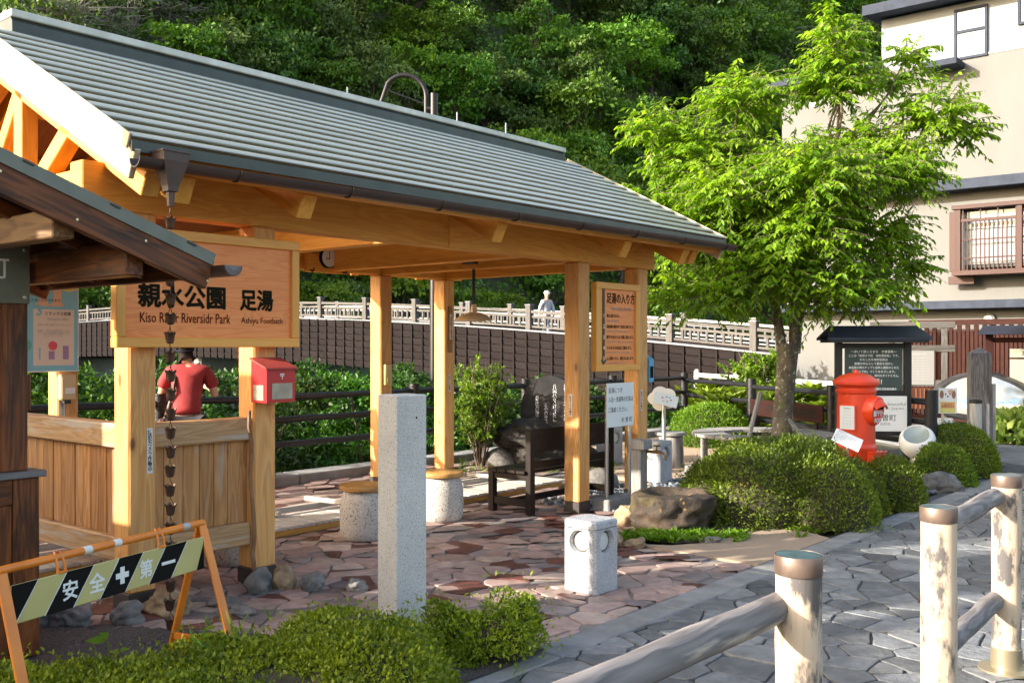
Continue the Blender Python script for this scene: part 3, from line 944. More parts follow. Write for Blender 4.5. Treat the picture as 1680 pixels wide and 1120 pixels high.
# gutter with brackets and the hopper over the rain chain
mb = MB()
n = 9
for x, zc in ((ROOF_S0 - 0.03, 2.600), (ROOF_S1 + 0.06, 2.648)):
    for r in (0.055, 0.049):
        for k in range(n):
            a = math.pi + math.pi * k / (n - 1)
            mb.v.append((x, -0.672 + r * math.cos(a), zc + r * math.sin(a)))
for k in range(n - 1):
    mb.f += [[k, k + 1, 2 * n + k + 1, 2 * n + k], [n + k, n + k + 1, 3 * n + k + 1, 3 * n + k]]
    mb.f += [[k, k + 1, n + k + 1, n + k], [2 * n + k, 2 * n + k + 1, 3 * n + k + 1, 3 * n + k]]
mb.f += [[0, n, 3 * n, 2 * n], [n - 1, 2 * n - 1, 4 * n - 1, 3 * n - 1]]
mb.m = [0] * len(mb.f)
gut = mb.build('gutter', M_gutter, pav, smooth=True, angle=40)
for k in range(8):
    s = -0.6 + k * 0.84
    zc = 2.600 + (s + 1.23) / 6.7 * 0.048
    mb = MB(); mb.tube([(s, -0.672 + 0.059 * math.cos(a), zc + 0.059 * math.sin(a)) for a in [math.pi + math.pi * q / 10 for q in range(11)]], 0.006, 6)
    mb.build('gutter_bracket', M_gutter, gut)
hs = -1.02
mb = MB()
def ring(z, hx, hy): return [(hs - hx, -0.672 - hy, z), (hs + hx, -0.672 - hy, z), (hs + hx, -0.672 + hy, z), (hs - hx, -0.672 + hy, z)]
rs = [ring(2.645, 0.080, 0.066), ring(2.60, 0.074, 0.062), ring(2.47, 0.034, 0.032), ring(2.44, 0.030, 0.028)]
for r in rs: mb.v += r
for i in range(3):
    for k in range(4): mb.f.append([i * 4 + k, i * 4 + (k + 1) % 4, i * 4 + 4 + (k + 1) % 4, i * 4 + 4 + k])
mb.f.append([0, 1, 2, 3][::-1]); mb.m = [0] * len(mb.f)
mb.tube([(hs, -0.672, 2.435), (hs, -0.672, 2.36)], [0.024, 0.018], 10)
mb.box((hs, -0.672, 2.652), (0.17, 0.14, 0.012), None, 0.003)
mb.build('gutter_hopper', std('weathered_hopper', (0.085, 0.052, 0.043), (0.06, 0.038, 0.032), rough=0.45, bmp=0.05, scale=8, var=0.05), pav)
# low boarded walls between the posts at the near corner
def low_wall(p0, p1, name_side):
    p0, p1 = Vector(p0), Vector(p1)
    t = (p1 - p0); l = t.length; t.normalize()
    a3 = lambda k, z: (p0.x + t.x * k, p0.y + t.y * k, z)
    beam('wall_rail', a3(0, 1.045), a3(l, 1.045), 0.13, 0.15, M_rail, pav, 0.008)
    beam('wall_rail', a3(0, 0.345), a3(l, 0.345), 0.12, 0.15, M_rail, pav, 0.008)
    k = 0.0; rnd = random.Random(int(l * 100))
    while k < l - 0.02:
        w = min(rnd.choice((0.095, 0.105, 0.12, 0.135)), l - k)
        if l - k - w < 0.04: w = l - k
        off = rnd.uniform(-0.003, 0.003)
        n_ = Vector((-t.y, t.x, 0)) * off
        q = Vector(a3(k + w / 2, 0)) + n_
        beam('wall_board', (q.x, q.y, 0.42), (q.x, q.y, 0.971), w - 0.003, 0.028, M_panel, pav, 0.004, up=(-t.y, t.x, 0))
        k += w
low_wall((-0.71, 0.09, 0), (0.0, 0.09, 0), 0)
low_wall((-0.80, 0.18, 0), (-0.80, 2.77, 0), 1)
# camera notice stickers on the posts
M_sticker = plain('sticker_white', (0.74, 0.73, 0.70), 0.5)
def sticker(M, w, h, body='防\n犯\nカ\nメ\nラ\n作\n動\n中'):
    mb = MB(); mb.box((0, 0, 0.001), (w, h, 0.002))
    o = mb.build('sticker', M_sticker, pav, M)
    text('lettering', body, M_ink, o, Matrix.Translation((0, 0, 0.0026)), h=h * 0.93, maxw=w * 0.75, bold=0.01, line=0.86)
sticker(face_m(-0.755, -0.0005, 0.96), 0.038, 0.275)
leftface = lambda s, d, z: Matrix.Translation((s, d, z)) @ Matrix.Rotation(R(-90), 4, 'Z') @ Matrix.Rotation(R(90), 4, 'X')
sticker(leftface(3.6745, 0.10, 1.03), 0.036, 0.215)
sticker(face_m(4.735 + 0.03, -0.0005, 1.04), 0.034, 0.22)
sticker(face_m(4.712 + 0.09, 2.7695, 1.15), 0.034, 0.21)
sticker(face_m(0.04, 2.7695, 1.03), 0.036, 0.2)
# thermometer strip on the far post
mb = MB(); mb.box((4.802, 2.757, 1.80), (0.062, 0.02, 0.56), None, 0.006)
th = mb.build('temperature_strip', wood('varnished_strip', (0.36, 0.20, 0.09), (0.22, 0.11, 0.045), knots=0.0, rough=0.3), pav)
mb = MB(); mb.box((4.802, 2.745, 1.83), (0.04, 0.004, 0.30)); tp = mb.build('scale_plate', M_sticker, th)
text('lettering', '木\n曽\n川\n親\n水\n公\n園\n足\n湯', M_ink, tp, face_m(4.802, 2.7425, 1.83), h=0.28, maxw=0.028, bold=0.01, line=0.86)
# socket box on the other far post
mb = MB(); mb.box((3.765, 2.75, 1.27), (0.105, 0.045, 0.24), None, 0.008); mb.box((3.765, 2.724, 1.21), (0.07, 0.012, 0.06), None, 0.003)
mb.build('meter_box', std('brass_box', (0.52, 0.38, 0.16), (0.40, 0.28, 0.10), rough=0.35, metal=0.3, bmp=0.03), pav)

# ------------------------------------------------------------------ things that hang on the shelter
def at_pav(s, d, z=0.0): return L(s, d, z)
# rain chain
rc = thing('rain_chain', 'copper rain chain of fluted bell cups hanging from the gutter hopper', 'rain chain', L(-1.02, -0.672, 0.05), RZ)
mbc = MB()
nseg = 24
profc = [(0.016, 0.0), (0.024, 0.006), (0.030, 0.03), (0.032, 0.055), (0.043, 0.078)]
v = []; f = []
for i, (r, z) in enumerate(profc):
    for k in range(nseg):
        a = 2 * math.pi * k / nseg
        q = r * (1 + (0.10 if i == 4 else 0.05) * math.cos(6 * a)); zz = z + (0.008 * math.cos(6 * a) if i == 4 else 0)
        v.append((q * math.cos(a), q * math.sin(a), zz))
for i in range(len(profc) - 1):
    for k in range(nseg):
        a, b = i * nseg + k, i * nseg + (k + 1) % nseg
        f.append([a, b, b + nseg, a + nseg])
f.append(list(range(nseg))[::-1])
mbc.add(v, f)
cup = mbc.mesh('cup', M_copper, smooth=True)
mbl = MB()
mbl.tube([(-0.028, 0, 0.062), (-0.02, 0, 0.085), (0, 0, 0.122), (0.02, 0, 0.085), (0.028, 0, 0.062)], 0.0028, 5)
mbl.tube([(0, 0.0, 0.118), (0, 0.0, 0.150)], 0.0035, 5)
lnk = mbl.mesh('link', M_copper)
NCUP = 22
stp = 2.29 / NCUP
rr = random.Random(2)
for k in range(NCUP):
    c = link('cup', cup, rc, Matrix.Translation((rr.uniform(-.003, .003), rr.uniform(-.003, .003), k * stp)) @ Matrix.Rotation(rr.uniform(0, 1), 4, 'Z') @ Matrix.Scale(0.78, 4))
    link('link', lnk, c, Matrix.Identity(4))

# big park sign between the two near posts
sg = thing('park_sign', 'large framed orange wood sign of the riverside park with black brush lettering', 'sign', L(-0.35, -0.02, 1.95), RZ)
W2, H2 = 1.33, 0.72
mb = MB(); mb.box((0, -0.028, 0), (W2 - 0.10, 0.03, H2 - 0.10)); bd = mb.build('board', M_sign, sg)
for (a, b) in (((-W2 / 2, -0.03, H2 / 2 - 0.03), (W2 / 2, -0.03, H2 / 2 - 0.03)), ((-W2 / 2, -0.03, -H2 / 2 + 0.03), (W2 / 2, -0.03, -H2 / 2 + 0.03))):
    beam('frame', a, b, 0.072, 0.062, M_frame, sg, 0.005)
for x in (-W2 / 2 + 0.031, W2 / 2 - 0.031):
    beam('frame', (x, -0.0305, -H2 / 2 + 0.062), (x, -0.0305, H2 / 2 - 0.062), 0.062, 0.07, M_frame, sg, 0.005, up=(0, 1, 0))
fy = -0.0455
x_at = lambda px: -0.665 + (px) # helper in metres from the left edge
text('lettering', '木曽川', M_brush, bd, face_m(-0.27, fy, 0.118), h=0.13, w=0.46, bold=0.034)
text('lettering', '親水公園', M_brush, bd, face_m(-0.515, fy, -0.045), h=0.142, w=0.60, bold=0.035, align='L')
text('lettering', '足湯', M_brush, bd, face_m(0.20, fy, -0.05), h=0.135, w=0.255, bold=0.035, align='L')
text('lettering', 'Kiso River Riversidr Park', M_maroon, bd, face_m(-0.505, fy, -0.178), h=0.062, w=0.63, bold=0.004, align='L')
text('lettering', 'Ashiyu Footbath', M_maroon, bd, face_m(0.205, fy, -0.190), h=0.052, w=0.33, bold=0.004, align='L')

# sign on how to bathe, between the right-hand posts
hw = thing('bathing_guide_sign', 'narrow framed orange sign with five bathing steps along a dark arrow', 'sign', L(4.285, 0.0, 1.785), RZ)
W3, H3 = 0.78, 0.87
mb = MB(); mb.box((0, -0.012, 0), (W3 - 0.12, 0.03, H3 - 0.12)); hb = mb.build('board', M_sign, hw)
for z in (H3 / 2 - 0.033, -H3 / 2 + 0.033): beam('frame', (-W3 / 2, -0.014, z), (W3 / 2, -0.014, z), 0.07, 0.066, M_frame, hw, 0.004)
for x in (-W3 / 2 + 0.04, W3 / 2 - 0.04): beam('frame', (x, -0.0145, -H3 / 2 + 0.066), (x, -0.0145, H3 / 2 - 0.066), 0.08, 0.068, M_frame, hw, 0.004, up=(0, 1, 0))
fy = -0.0290
mb = MB(); mb.box((-0.245, fy, 0.02), (0.04, 0.003, 0.70)); mb.add([(-0.30, fy - 0.001, -0.32), (-0.19, fy - 0.001, -0.32), (-0.245, fy - 0.001, -0.38)], [[0, 1, 2]])
mb.build('arrow', plain('dark_green_ink', (0.03, 0.04, 0.015), 0.5), hb)
text('lettering', '足湯の入り方', M_brush, hb, face_m(0.06, fy, 0.285), h=0.105, w=0.50, bold=0.02)
text('lettering', 'How to take a foot bath', M_greyink, hb, face_m(0.07, fy, 0.185), h=0.038, w=0.36, bold=0.002)
steps = [('靴を脱ぎます。', 'Take off the lid.', 0.09), ('湯加減を確かめて身近に座ります。', 'Take off your shoes and be seated.', -0.015), ('膝下のあたりまで湯に浸けます。', 'Soak yourself in hot water up to your knees.', -0.12), ('そのまま10分ほど温めます。', 'Warm your feet for about 10 minutes.', -0.225), ('入り終わったら、蓋を元に戻します。', 'When you finish, close the lid.', -0.33)]
for k, (ja, en, z) in enumerate(steps):
    text('lettering', ja, M_brush, hb, face_m(-0.19, fy, z + 0.02), h=0.034, maxw=0.48, bold=0.012, align='L')
    text('lettering', en, M_greyink, hb, face_m(-0.19, fy, z - 0.028), h=0.024, maxw=0.46, bold=0.002, align='L')
    text('lettering', str(k + 1), M_whiteink, hb, face_m(-0.245, fy - 0.004, z + 0.02), h=0.04, bold=0.01)

# notice on two tubes with a concrete foot
nt_ = thing('white_notice_board', 'white notice board with black handwriting on two steel tubes and a concrete foot', 'notice board', L(4.22, -0.08, 0), RZ)
mb = MB(); mb.box((0, -0.022, 1.02), (0.47, 0.012, 0.43), None, 0.003); nb = mb.build('board', M_whitesign, nt_)
for x in (-0.20, 0.20):
    mb = MB(); mb.tube([(x, 0, 0.10), (x, 0, 1.20)], 0.019, 12); mb.build('leg', M_steel, nt_, smooth=True)
mb = MB(); mb.box((0.02, 0.0, 0.06), (0.66, 0.20, 0.12), None, 0.012); mb.build('concrete_foot', M_concrete, nt_)
for body, z, al, x, w in (('足湯につき', 1.165, 'L', -0.21, 0.24), ('入浴・洗濯等の行為は', 1.075, 'L', -0.21, 0.43), ('ご遠慮ください。', 0.975, 'L', -0.21, 0.33), ('木 曽 町', 0.87, 'R', 0.205, 0.22)):
    text('lettering', body, M_ink, nb, face_m(x, -0.0288, z), h=0.052, maxw=w, bold=0.004, align=al)

# red comment box on the near post
rb = thing('red_comment_box', 'small red post box with a clear window screwed to the post by the park sign', 'post box', L(0.085, -0.012, 1.225), RZ)
mb = MB()
prf = [(0.0, 0.0), (-0.17, 0.0), (-0.17, 0.215), (0.0, 0.275)]
for x in (-0.115, 0.115):
    for y, z in prf: mb.v.append((x, y, z))
mb.f = [[0, 1, 2, 3], [7, 6, 5, 4], [0, 4, 5, 1], [1, 5, 6, 2], [2, 6, 7, 3], [3, 7, 4, 0]]; mb.m = [0] * 6
mb.build('box_body', M_red, rb)
mb = MB(); a = math.atan2(0.06, 0.17)
mb.box((0, -0.09, 0.256), (0.255, 0.215, 0.012), Matrix.Rotation(a, 4, 'X'), 0.003); mb.build('lid', std('red_lid', (0.42, 0.06, 0.05), rough=0.5, bmp=0.04), rb)
M_pane = std('clear_pane', (0.42, 0.38, 0.30), (0.20, 0.17, 0.13), rough=0.1, scale=7, bmp=0, coat=0.6)
mb = MB(); mb.box((0.008, -0.1722, 0.075), (0.165, 0.004, 0.105), None, 0.001); mb.build('window_pane', M_pane, rb)
mb = MB(); mb.box((-0.1172, -0.085, 0.065), (0.004, 0.11, 0.10), None, 0.001); mb.build('window_pane', M_pane, rb)
text('lettering', '〒', M_whiteink, rb, face_m(0.008, -0.1716, 0.172), h=0.036, bold=0.02)
# blue letter box on the last post
bb = thing('blue_letter_box', 'small blue house shaped box on the right-hand side of the last post', 'box', L(4.905, 0.09, 1.37), RZ)
mb = MB(); mb.prism([(-0.10, -0.15), (0.10, -0.15), (0.10, 0.09), (0.0, 0.15), (-0.10, 0.09)], 0, 0.085, Matrix.Rotation(R(90), 4, 'Z') @ Matrix.Rotation(R(90), 4, 'X'))
mb.build('box_body', plain('sky_blue_paint', (0.10, 0.36, 0.58), 0.4), bb)
mb = MB(); mb.box((0.042, -0.102, -0.045), (0.055, 0.004, 0.12)); mb.build('slot', M_ink, bb)
# clock board under the far beam
ck = thing('wall_clock', 'white round clock on a wooden board with hooks under the far beam', 'clock', L(2.85, 2.72, 2.47), RZ)
mb = MB(); mb.box((0, 0, 0), (0.56, 0.03, 0.2), None, 0.005); mb.box((-0.27, -0.03, 0), (0.02, 0.06, 0.2)); mb.box((0.27, -0.03, 0), (0.02, 0.06, 0.2)); mb.build('shelf_board', M_new, ck)
mb = MB(); mb.lathe([(0.11, 0), (0.11, 0.03), (0.10, 0.035)], 28, Matrix.Translation((0, -0.02, 0.06)) @ Matrix.Rotation(R(90), 4, 'X')); mb.build('clock_rim', M_ink, ck)
mb = MB(); mb.lathe([(0.097, 0.036), (0.0971, 0.0365)], 28, Matrix.Translation((0, -0.02, 0.06)) @ Matrix.Rotation(R(90), 4, 'X')); mb.build('clock_face', M_white, ck)
mb = MB(); mb.box((0.0, -0.058, 0.095), (0.008, 0.002, 0.075)); mb.build('minute_hand', M_ink, ck)
mb = MB(); mb.box((-0.02, -0.058, 0.05), (0.05, 0.002, 0.01)); mb.build('hour_hand', M_ink, ck)
for k, a in enumerate(range(0, 360, 30)):
    pass
for x in (-0.22, 0.22):
    mb = MB(); mb.tube([(x, -0.02, -0.08), (x, -0.06, -0.095), (x, -0.075, -0.08), (x, -0.07, -0.06)], 0.009, 6); mb.build('hook', M_blk, ck)
# pendant lamp
pl = thing('pendant_lamp', 'tan enamel shade lamp on a long black rod under the tie beam', 'lamp', L(3.73, 1.40, 1.86), RZ)
M_tan_en = std('tan_enamel', (0.74, 0.55, 0.34), rough=0.35, bmp=0)
mb = MB(); mb.lathe([(0.205, 0.0), (0.20, 0.012), (0.17, 0.035), (0.12, 0.065), (0.06, 0.085), (0.035, 0.09), (0.034, 0.088), (0.06, 0.08), (0.12, 0.06), (0.168, 0.03), (0.197, 0.0)], 32, None, caps=False); mb.build('lamp_shade', M_tan_en, pl, smooth=True)
mb = MB(); mb.tube([(0, 0, 0.088), (0, 0, 0.17)], [0.034, 0.03], 14); mb.build('lamp_neck', M_tan_en, pl, smooth=True)
mb = MB(); mb.tube([(0, 0, 0.17), (0, 0, 0.60)], 0.017, 10); mb.build('rod', M_blk, pl, smooth=True)
mb = MB(); mb.lathe([(0.03, 0.0), (0.055, 0.02), (0.055, 0.05), (0.03, 0.085)], 16, Matrix.Translation((0, 0, 0.0))); mb.build('bulb', M_white, pl, smooth=True)
mb = MB(); mb.box((0, 0, 0.655), (0.20, 0.16, 0.13), None, 0.004); mb.build('bracket', M_blk, pl)
# poster on the far left posts
po = thing('health_poster', 'pale blue poster with bare feet and numbered effects hung on the far left posts', 'poster', L(-0.44, 2.75, 1.755), RZ)
PW, PH = 1.22, 0.75
M_pblue = plain('poster_blue', (0.20, 0.48, 0.60), 0.45); M_pcream = plain('poster_cream', (0.72, 0.60, 0.50), 0.45); M_pyel = plain('poster_yellow', (0.75, 0.55, 0.14), 0.45)
M_pskin = plain('poster_skin', (0.68, 0.42, 0.28), 0.45); M_pteal = plain('poster_teal', (0.10, 0.40, 0.33), 0.45); M_ppur = plain('poster_mauve', (0.36, 0.20, 0.36), 0.45); M_pred = plain('poster_red', (0.70, 0.06, 0.10), 0.45)
mb = MB(); mb.box((0, 0, 0), (PW, 0.012, PH), None, 0.004); pb = mb.build('sheet', plain('poster_edge', (0.74, 0.74, 0.73), 0.4), po)
mb = MB(); mb.box((0, -0.0066, 0), (PW - 0.02, 0.001, PH - 0.02)); mb.build('blue_field', M_pblue, pb)
wave = [(-PW / 2 + 0.01, PH / 2 - 0.01)] + [(-PW / 2 + 0.01 + (PW - 0.02) * k / 40, PH / 2 - 0.06 - 0.012 * math.sin(k * 1.05)) for k in range(41)] + [(PW / 2 - 0.01, PH / 2 - 0.01)]
mb = MB(); mb.prism(wave, 0.0, 0.0006, face_m(0, -0.0072, 0)); mb.build('yellow_wave', M_pyel, pb)
for cx in (0.30, 0.42):
    foot = [(cx - 0.035, 0.36), (cx + 0.04, 0.36), (cx + 0.036, 0.24), (cx + 0.045, 0.20), (cx + 0.055, 0.185), (cx + 0.05, 0.175), (cx - 0.055, 0.175), (cx - 0.058, 0.19), (cx - 0.035, 0.215), (cx - 0.03, 0.25)]
    mb = MB(); mb.prism(foot, 0.0, 0.0006, face_m(0, -0.0080, 0)); mb.build('printed_leg', M_pskin, pb)
for k, cx in enumerate((-0.395, 0.0, 0.395)):
    mb = MB(); mb.box((cx, -0.0076, -0.085), (0.345, 0.001, 0.47)); mb.build('text_panel', M_pcream, pb)
    text('lettering', str(k + 1), M_pblue, pb, face_m(cx - 0.125, -0.0086, 0.14), h=0.085, bold=0.03)
    text('lettering', ('冷えの改善', 'むくみの軽減', 'リラックス効果')[k], M_ink, pb, face_m(cx + 0.035, -0.0086, 0.115), h=0.034, maxw=0.22, bold=0.012)
    text('lettering', ('Warming effect', 'Relief of swelling', 'Relaxation effect')[k], M_greyink, pb, face_m(cx + 0.035, -0.0086, 0.07), h=0.024, maxw=0.18)
    text('lettering', '気持ちを落ち着かせてリラックス', M_greyink, pb, face_m(cx, -0.0086, 0.02), h=0.02, maxw=0.28)
    text('lettering', '足湯は、血行の循環が良くなると\nともに副交感神経が優位になり\nゆったりとします。', M_greyink, pb, face_m(cx, -0.0086, -0.05), h=0.06, maxw=0.29)
    for q, (x, h, m) in enumerate(((-0.02, 0.07, M_ppur), (0.10, 0.115, M_ppur), (-0.12, 0.10, M_pblue))):
        mb = MB(); mb.box((cx + x, -0.0085, -0.27 + h / 2), (0.05 if q < 2 else 0.014, 0.001, h)); mb.build('chart_bar', m, pb)
    mb = MB(); mb.lathe([(0.038, 0), (0.038, 0.0008)], 20, face_m(cx - 0.01, -0.0084, -0.155)); mb.build('chart_dot', M_pred, pb)
mb = MB()
for x, z, r in ((0, 0, 0.07), (0.06, 0.02, 0.05), (-0.06, 0.015, 0.05), (0.03, -0.035, 0.05), (-0.035, -0.03, 0.05), (0.02, 0.05, 0.05)):
    mb.lathe([(r, 0), (r, 0.0004 + r * 0.004)], 18, face_m(0.10 + x, -0.0090, -0.17 + z))
mb.build('speech_bubble', M_pteal, pb)
text('lettering', '足湯は日常に取り入れる入浰法の一つです。'.replace('浰', '浴'), M_ink, pb, face_m(-0.05, -0.0094, 0.265), h=0.026, maxw=0.62, bold=0.008)
text('lettering', '体への負担が小さいため、年齢を問わずいつでも入ることができます。', M_ink, pb, face_m(0.03, -0.0094, 0.225), h=0.026, maxw=0.95, bold=0.008)
# small fuse box on that post
fb = thing('fuse_box', 'beige metal fuse box fixed to the post under the poster', 'fuse box', L(0.06, 2.765, 1.25), RZ)
mb = MB(); mb.box((0, -0.035, 0), (0.13, 0.07, 0.215), None, 0.01); mb.build('box_body', M_brown_enamel, fb)
mb = MB(); mb.box((0.01, -0.0715, -0.03), (0.085, 0.003, 0.05)); mb.build('paper_label', M_sticker, fb)
mb = MB(); mb.box((0, -0.03, -0.125), (0.06, 0.04, 0.03), None, 0.004); mb.build('plug', M_blk, fb)
# walking stick leaning on the near post
st = thing('wooden_stick', 'crooked bare stick leaning against the low wall beside the near post', 'stick', L(-0.10, -0.06, 0), RZ)
rs2 = random.Random(4); mb = MB()
mb.tube([(0.055 + 0.012 * rs2.uniform(-1, 1) - 0.004 * k, -0.015 + 0.008 * rs2.uniform(-1, 1), 0.02 + k * 0.105) for k in range(12)], [0.016 * rs2.uniform(0.85, 1.1) * (1 - 0.02 * k) for k in range(12)], 8)
mb.build('shaft', std('stick_bark', (0.30, 0.16, 0.08), (0.18, 0.09, 0.045), rough=0.7, scale=12, bmp=0.5), st, smooth=True)

# ------------------------------------------------------------------ footbath with its boarded rim and cover frames
fbath = thing('footbath', 'long stone footbath sunk in the paving with a board rim and lifted slat covers', 'footbath', L(2.0, 1.27, 0), RZ)
mb = MB(); mb.box((0, 0.02, 0.018), (6.2, 0.035, 0.052), None, 0.004); mb.build('rim_fascia', wood('amber_board', (0.62, 0.32, 0.08), (0.46, 0.20, 0.04), knots=0.1, var=0), fbath)
nb_ = 42; ru = random.Random(8)
for k in range(nb_):
    x = -3.08 + k * 6.16 / (nb_ - 1)
    beam('rim_board', (x, -0.005, 0.058 + ru.uniform(-.002, .002)), (x, 0.44, 0.058), 0.139, 0.026, M_pale, fbath, 0.004)
mb = MB(); mb.box((0, 0.75, -0.16), (6.2, 0.56, 0.02)); mb.build('bath_floor', M_concrete, fbath)
mb = MB(); mb.box((0, 0.60, -0.055), (6.1, 0.5, 0.004)); wtr = mb.build('bath_water', mw, fbath)
for y in (0.46, 0.80): beam('cover_rail', (-3.0, y, 0.055), (3.0, y, 0.055), 0.045, 0.055, M_pale, fbath, 0.005)
for k, x in enumerate((-1.35, -0.55, 0.25, 1.05, 1.85, 2.6)):
    beam('cover_handle', (x + 0.02, 0.40, 0.105), (x - 0.05, 0.98, 0.105), 0.05, 0.045, M_pale, fbath, 0.012)
# ------------------------------------------------------------------ stone seats, pillar, lamps
def stool(label, loc, first=None):
    if first is not None:
        return copy_tree(first, loc, first.rotation_euler.z + 1.3, None, label)
    t = thing('stone_stool', label, 'stool', loc, 0.3, 'drum stools along the footbath')
    mb = MB(); mb.lathe([(0.10, 0.0), (0.165, 0.004), (0.188, 0.03), (0.196, 0.08), (0.199, 0.18), (0.196, 0.28), (0.184, 0.345), (0.168, 0.385), (0.16, 0.40)], 40)
    mb.build('drum', M_exposed, t, smooth=True)
    mb = MB(); mb.lathe([(0.188, 0.405), (0.200, 0.412), (0.203, 0.43), (0.200, 0.446), (0.19, 0.452)], 40); mb.build('seat', M_stool, t, smooth=True)
    return t
s1 = stool('exposed aggregate drum stool with orange wood seat beside the granite pillar', L(1.565, 0.67))
s2 = stool('drum stool with darker wood seat, standing farthest along the footbath', L(2.60, 0.77), s1)
s3 = stool('drum stool half hidden behind the low wall and the barricade', L(0.334, 0.706), s1)

gp = thing('granite_pillar', 'tall square pale granite pillar standing in the azalea hedge', 'pillar', (-0.651, 5.60, 0), R(38.4))
mb = MB(); mb.box((0.1025, 0.1025, 0.63), (0.205, 0.205, 1.38), None, 0.006); mb.build('shaft', M_granite2, gp)
mb = MB(); mb.lathe([(0.006, 0), (0.006, 0.001)], 10, face_m(0.135, -0.0004, 1.19)); mb.build('drill_hole', M_ink, gp)

def granite_lamp(label, loc, rz, w, h):
    t = thing('granite_path_lamp', label, 'lamp', loc, rz, 'square granite lamps with round lights')
    cut = w * 0.07
    def oct_(k): 
        a = w / 2 * k; c = cut
        return [(-a + c, -a), (a - c, -a), (a, -a + c), (a, a - c), (a - c, a), (-a + c, a), (-a, a - c), (-a, -a + c)]
    R_ = w * 0.30; zc = h * 0.70; seg = 28
    mb = MB()
    # body walls with round wells cut through each of the four faces
    zt = h * 0.885
    mb.prism(oct_(1.0), 0, 0.004)
    for q in range(4):
        Mq = Matrix.Rotation(q * math.pi / 2, 4, 'Z')
        a = w / 2 - cut
        ring_o = []; ring_i = []
        for k in range(seg):
            an = 2 * math.pi * k / seg
            ring_i.append((R_ * math.cos(an), R_ * math.sin(an) + zc))
            dx, dz = math.cos(an), math.sin(an)
            ts = [abs(a / dx) if abs(dx) > 1e-6 else 9, ((zt - zc) / dz if dz > 1e-6 else 9), ((0 - zc) / dz if dz < -1e-6 else 9)]
            tt = min(ts); ring_o.append((dx * tt, zc + dz * tt))
        y = -w / 2
        v = [(x, y, z) for x, z in ring_o] + [(x, y, z) for x, z in ring_i] + [(x * 0.86, y + 0.035, (z - zc) * 0.86 + zc) for x, z in ring_i]
        f = []
        for k in range(seg):
            n2 = (k + 1) % seg
            f += [[k, n2, seg + n2, seg + k], [seg + k, seg + n2, 2 * seg + n2, 2 * seg + k]]
        # corners of the face rectangle
        o = len(v); v += [(-a, y, 0), (a, y, 0), (a, y, zt), (-a, y, zt)]
        def near(cx, cz): return min(range(seg), key=lambda k: (ring_o[k][0] - cx) ** 2 + (ring_o[k][1] - cz) ** 2)
        for ci, (cx, cz) in enumerate(((-a, 0), (a, 0), (a, zt), (-a, zt))):
            ks = sorted(range(seg), key=lambda k: (ring_o[k][0] - cx) ** 2 + (ring_o[k][1] - cz) ** 2)[:2]
            f.append([ks[0], ks[1], o + ci])
        mb.add(v, f, Mq)
        mb.add([(a, y, 0), (w / 2, y + cut, 0), (w / 2, y + cut, zt), (a, y, zt)], [[0, 1, 2, 3]], Mq)
    mb.build('body', M_granite, t, recalc=True)
    mb = MB()
    o8 = oct_(1.0)
    v = [(x, y, zt + 0.004) for x, y in o8] + [(x, y, h - 0.012) for x, y in o8] + [(x * 0.93, y * 0.93, h) for x, y in o8]
    f = [[7 - k for k in range(8)], [16 + k for k in range(8)]]
    for k in range(8):
        n2 = (k + 1) % 8
        f += [[k, n2, 8 + n2, 8 + k], [8 + k, 8 + n2, 16 + n2, 16 + k]]
    mb.add(v, f); mb.build('cap', M_granite, t)
    for q in range(4):
        Mq = Matrix.Rotation(q * math.pi / 2, 4, 'Z') @ Matrix.Translation((0, -w / 2 + 0.036, zc)) @ Matrix.Rotation(R(90), 4, 'X')
        mb = MB(); mb.lathe([(R_ * 0.86, -0.02), (R_ * 0.86, 0.0), (R_ * 0.78, 0.006), (R_ * 0.75, 0.0)], 28, Mq); ri = mb.build('light_rim', plain('bronze_rim', (0.20, 0.16, 0.13), 0.4, 0.5), t, smooth=True)
        mb = MB(); mb.lathe([(R_ * 0.75, -0.004), (R_ * 0.745, 0.002), (R_ * 0.4, 0.008), (0.001, 0.010)], 28, Mq); mb.build('light_lens', plain('frosted_lens', (0.62, 0.61, 0.58), 0.35), t, smooth=True)
    return t
def lamp_at(front, w):
    return (front[0] + 0.0, front[1] + w * 0.7071, 0)
granite_lamp('speckled granite lamp block with round lights on the edge of the red terrace', (0.520, 6.555, 0), R(48), 0.262, 0.468)
granite_lamp('granite lamp block behind the wooden tap post and stone basin', (1.70, 11.70, 0), R(46), 0.27, 0.49)
granite_lamp('granite lamp block seen between the notice legs behind the dark bench', (1.33, 13.6, 0), R(46), 0.27, 0.50)

# bench
bn = thing('dark_bench', 'dark stained timber bench with a slatted seat and a board back', 'bench', L(3.98, 0.56, 0), RZ)
BL, BD = 1.42, 0.50
for k in range(4):
    y = -BD / 2 + 0.07 + k * 0.118
    beam('seat_slat', (-BL / 2 - 0.02, y, 0.405), (BL / 2 + 0.02, y, 0.405), 0.108, 0.03, M_bench, bn, 0.004)
for x in (-BL / 2 + 0.05, BL / 2 - 0.05):
    beam('leg', (x, BD / 2 - 0.03, 0), (x, BD / 2 - 0.03, 0.388), 0.065, 0.065, M_bench, bn, 0.004)
    beam('leg', (x, -BD / 2 + 0.0, 0), (x, -BD / 2 + 0.0, 0.80), 0.07, 0.065, M_bench, bn, 0.004)
    beam('side_rail', (x, -BD / 2 + 0.03, 0.355), (x, BD / 2 - 0.06, 0.355), 0.04, 0.065, M_bench, bn, 0.003)
    beam('side_rail', (x, -BD / 2 + 0.03, 0.11), (x, BD / 2 - 0.06, 0.11), 0.04, 0.07, M_bench, bn, 0.003)
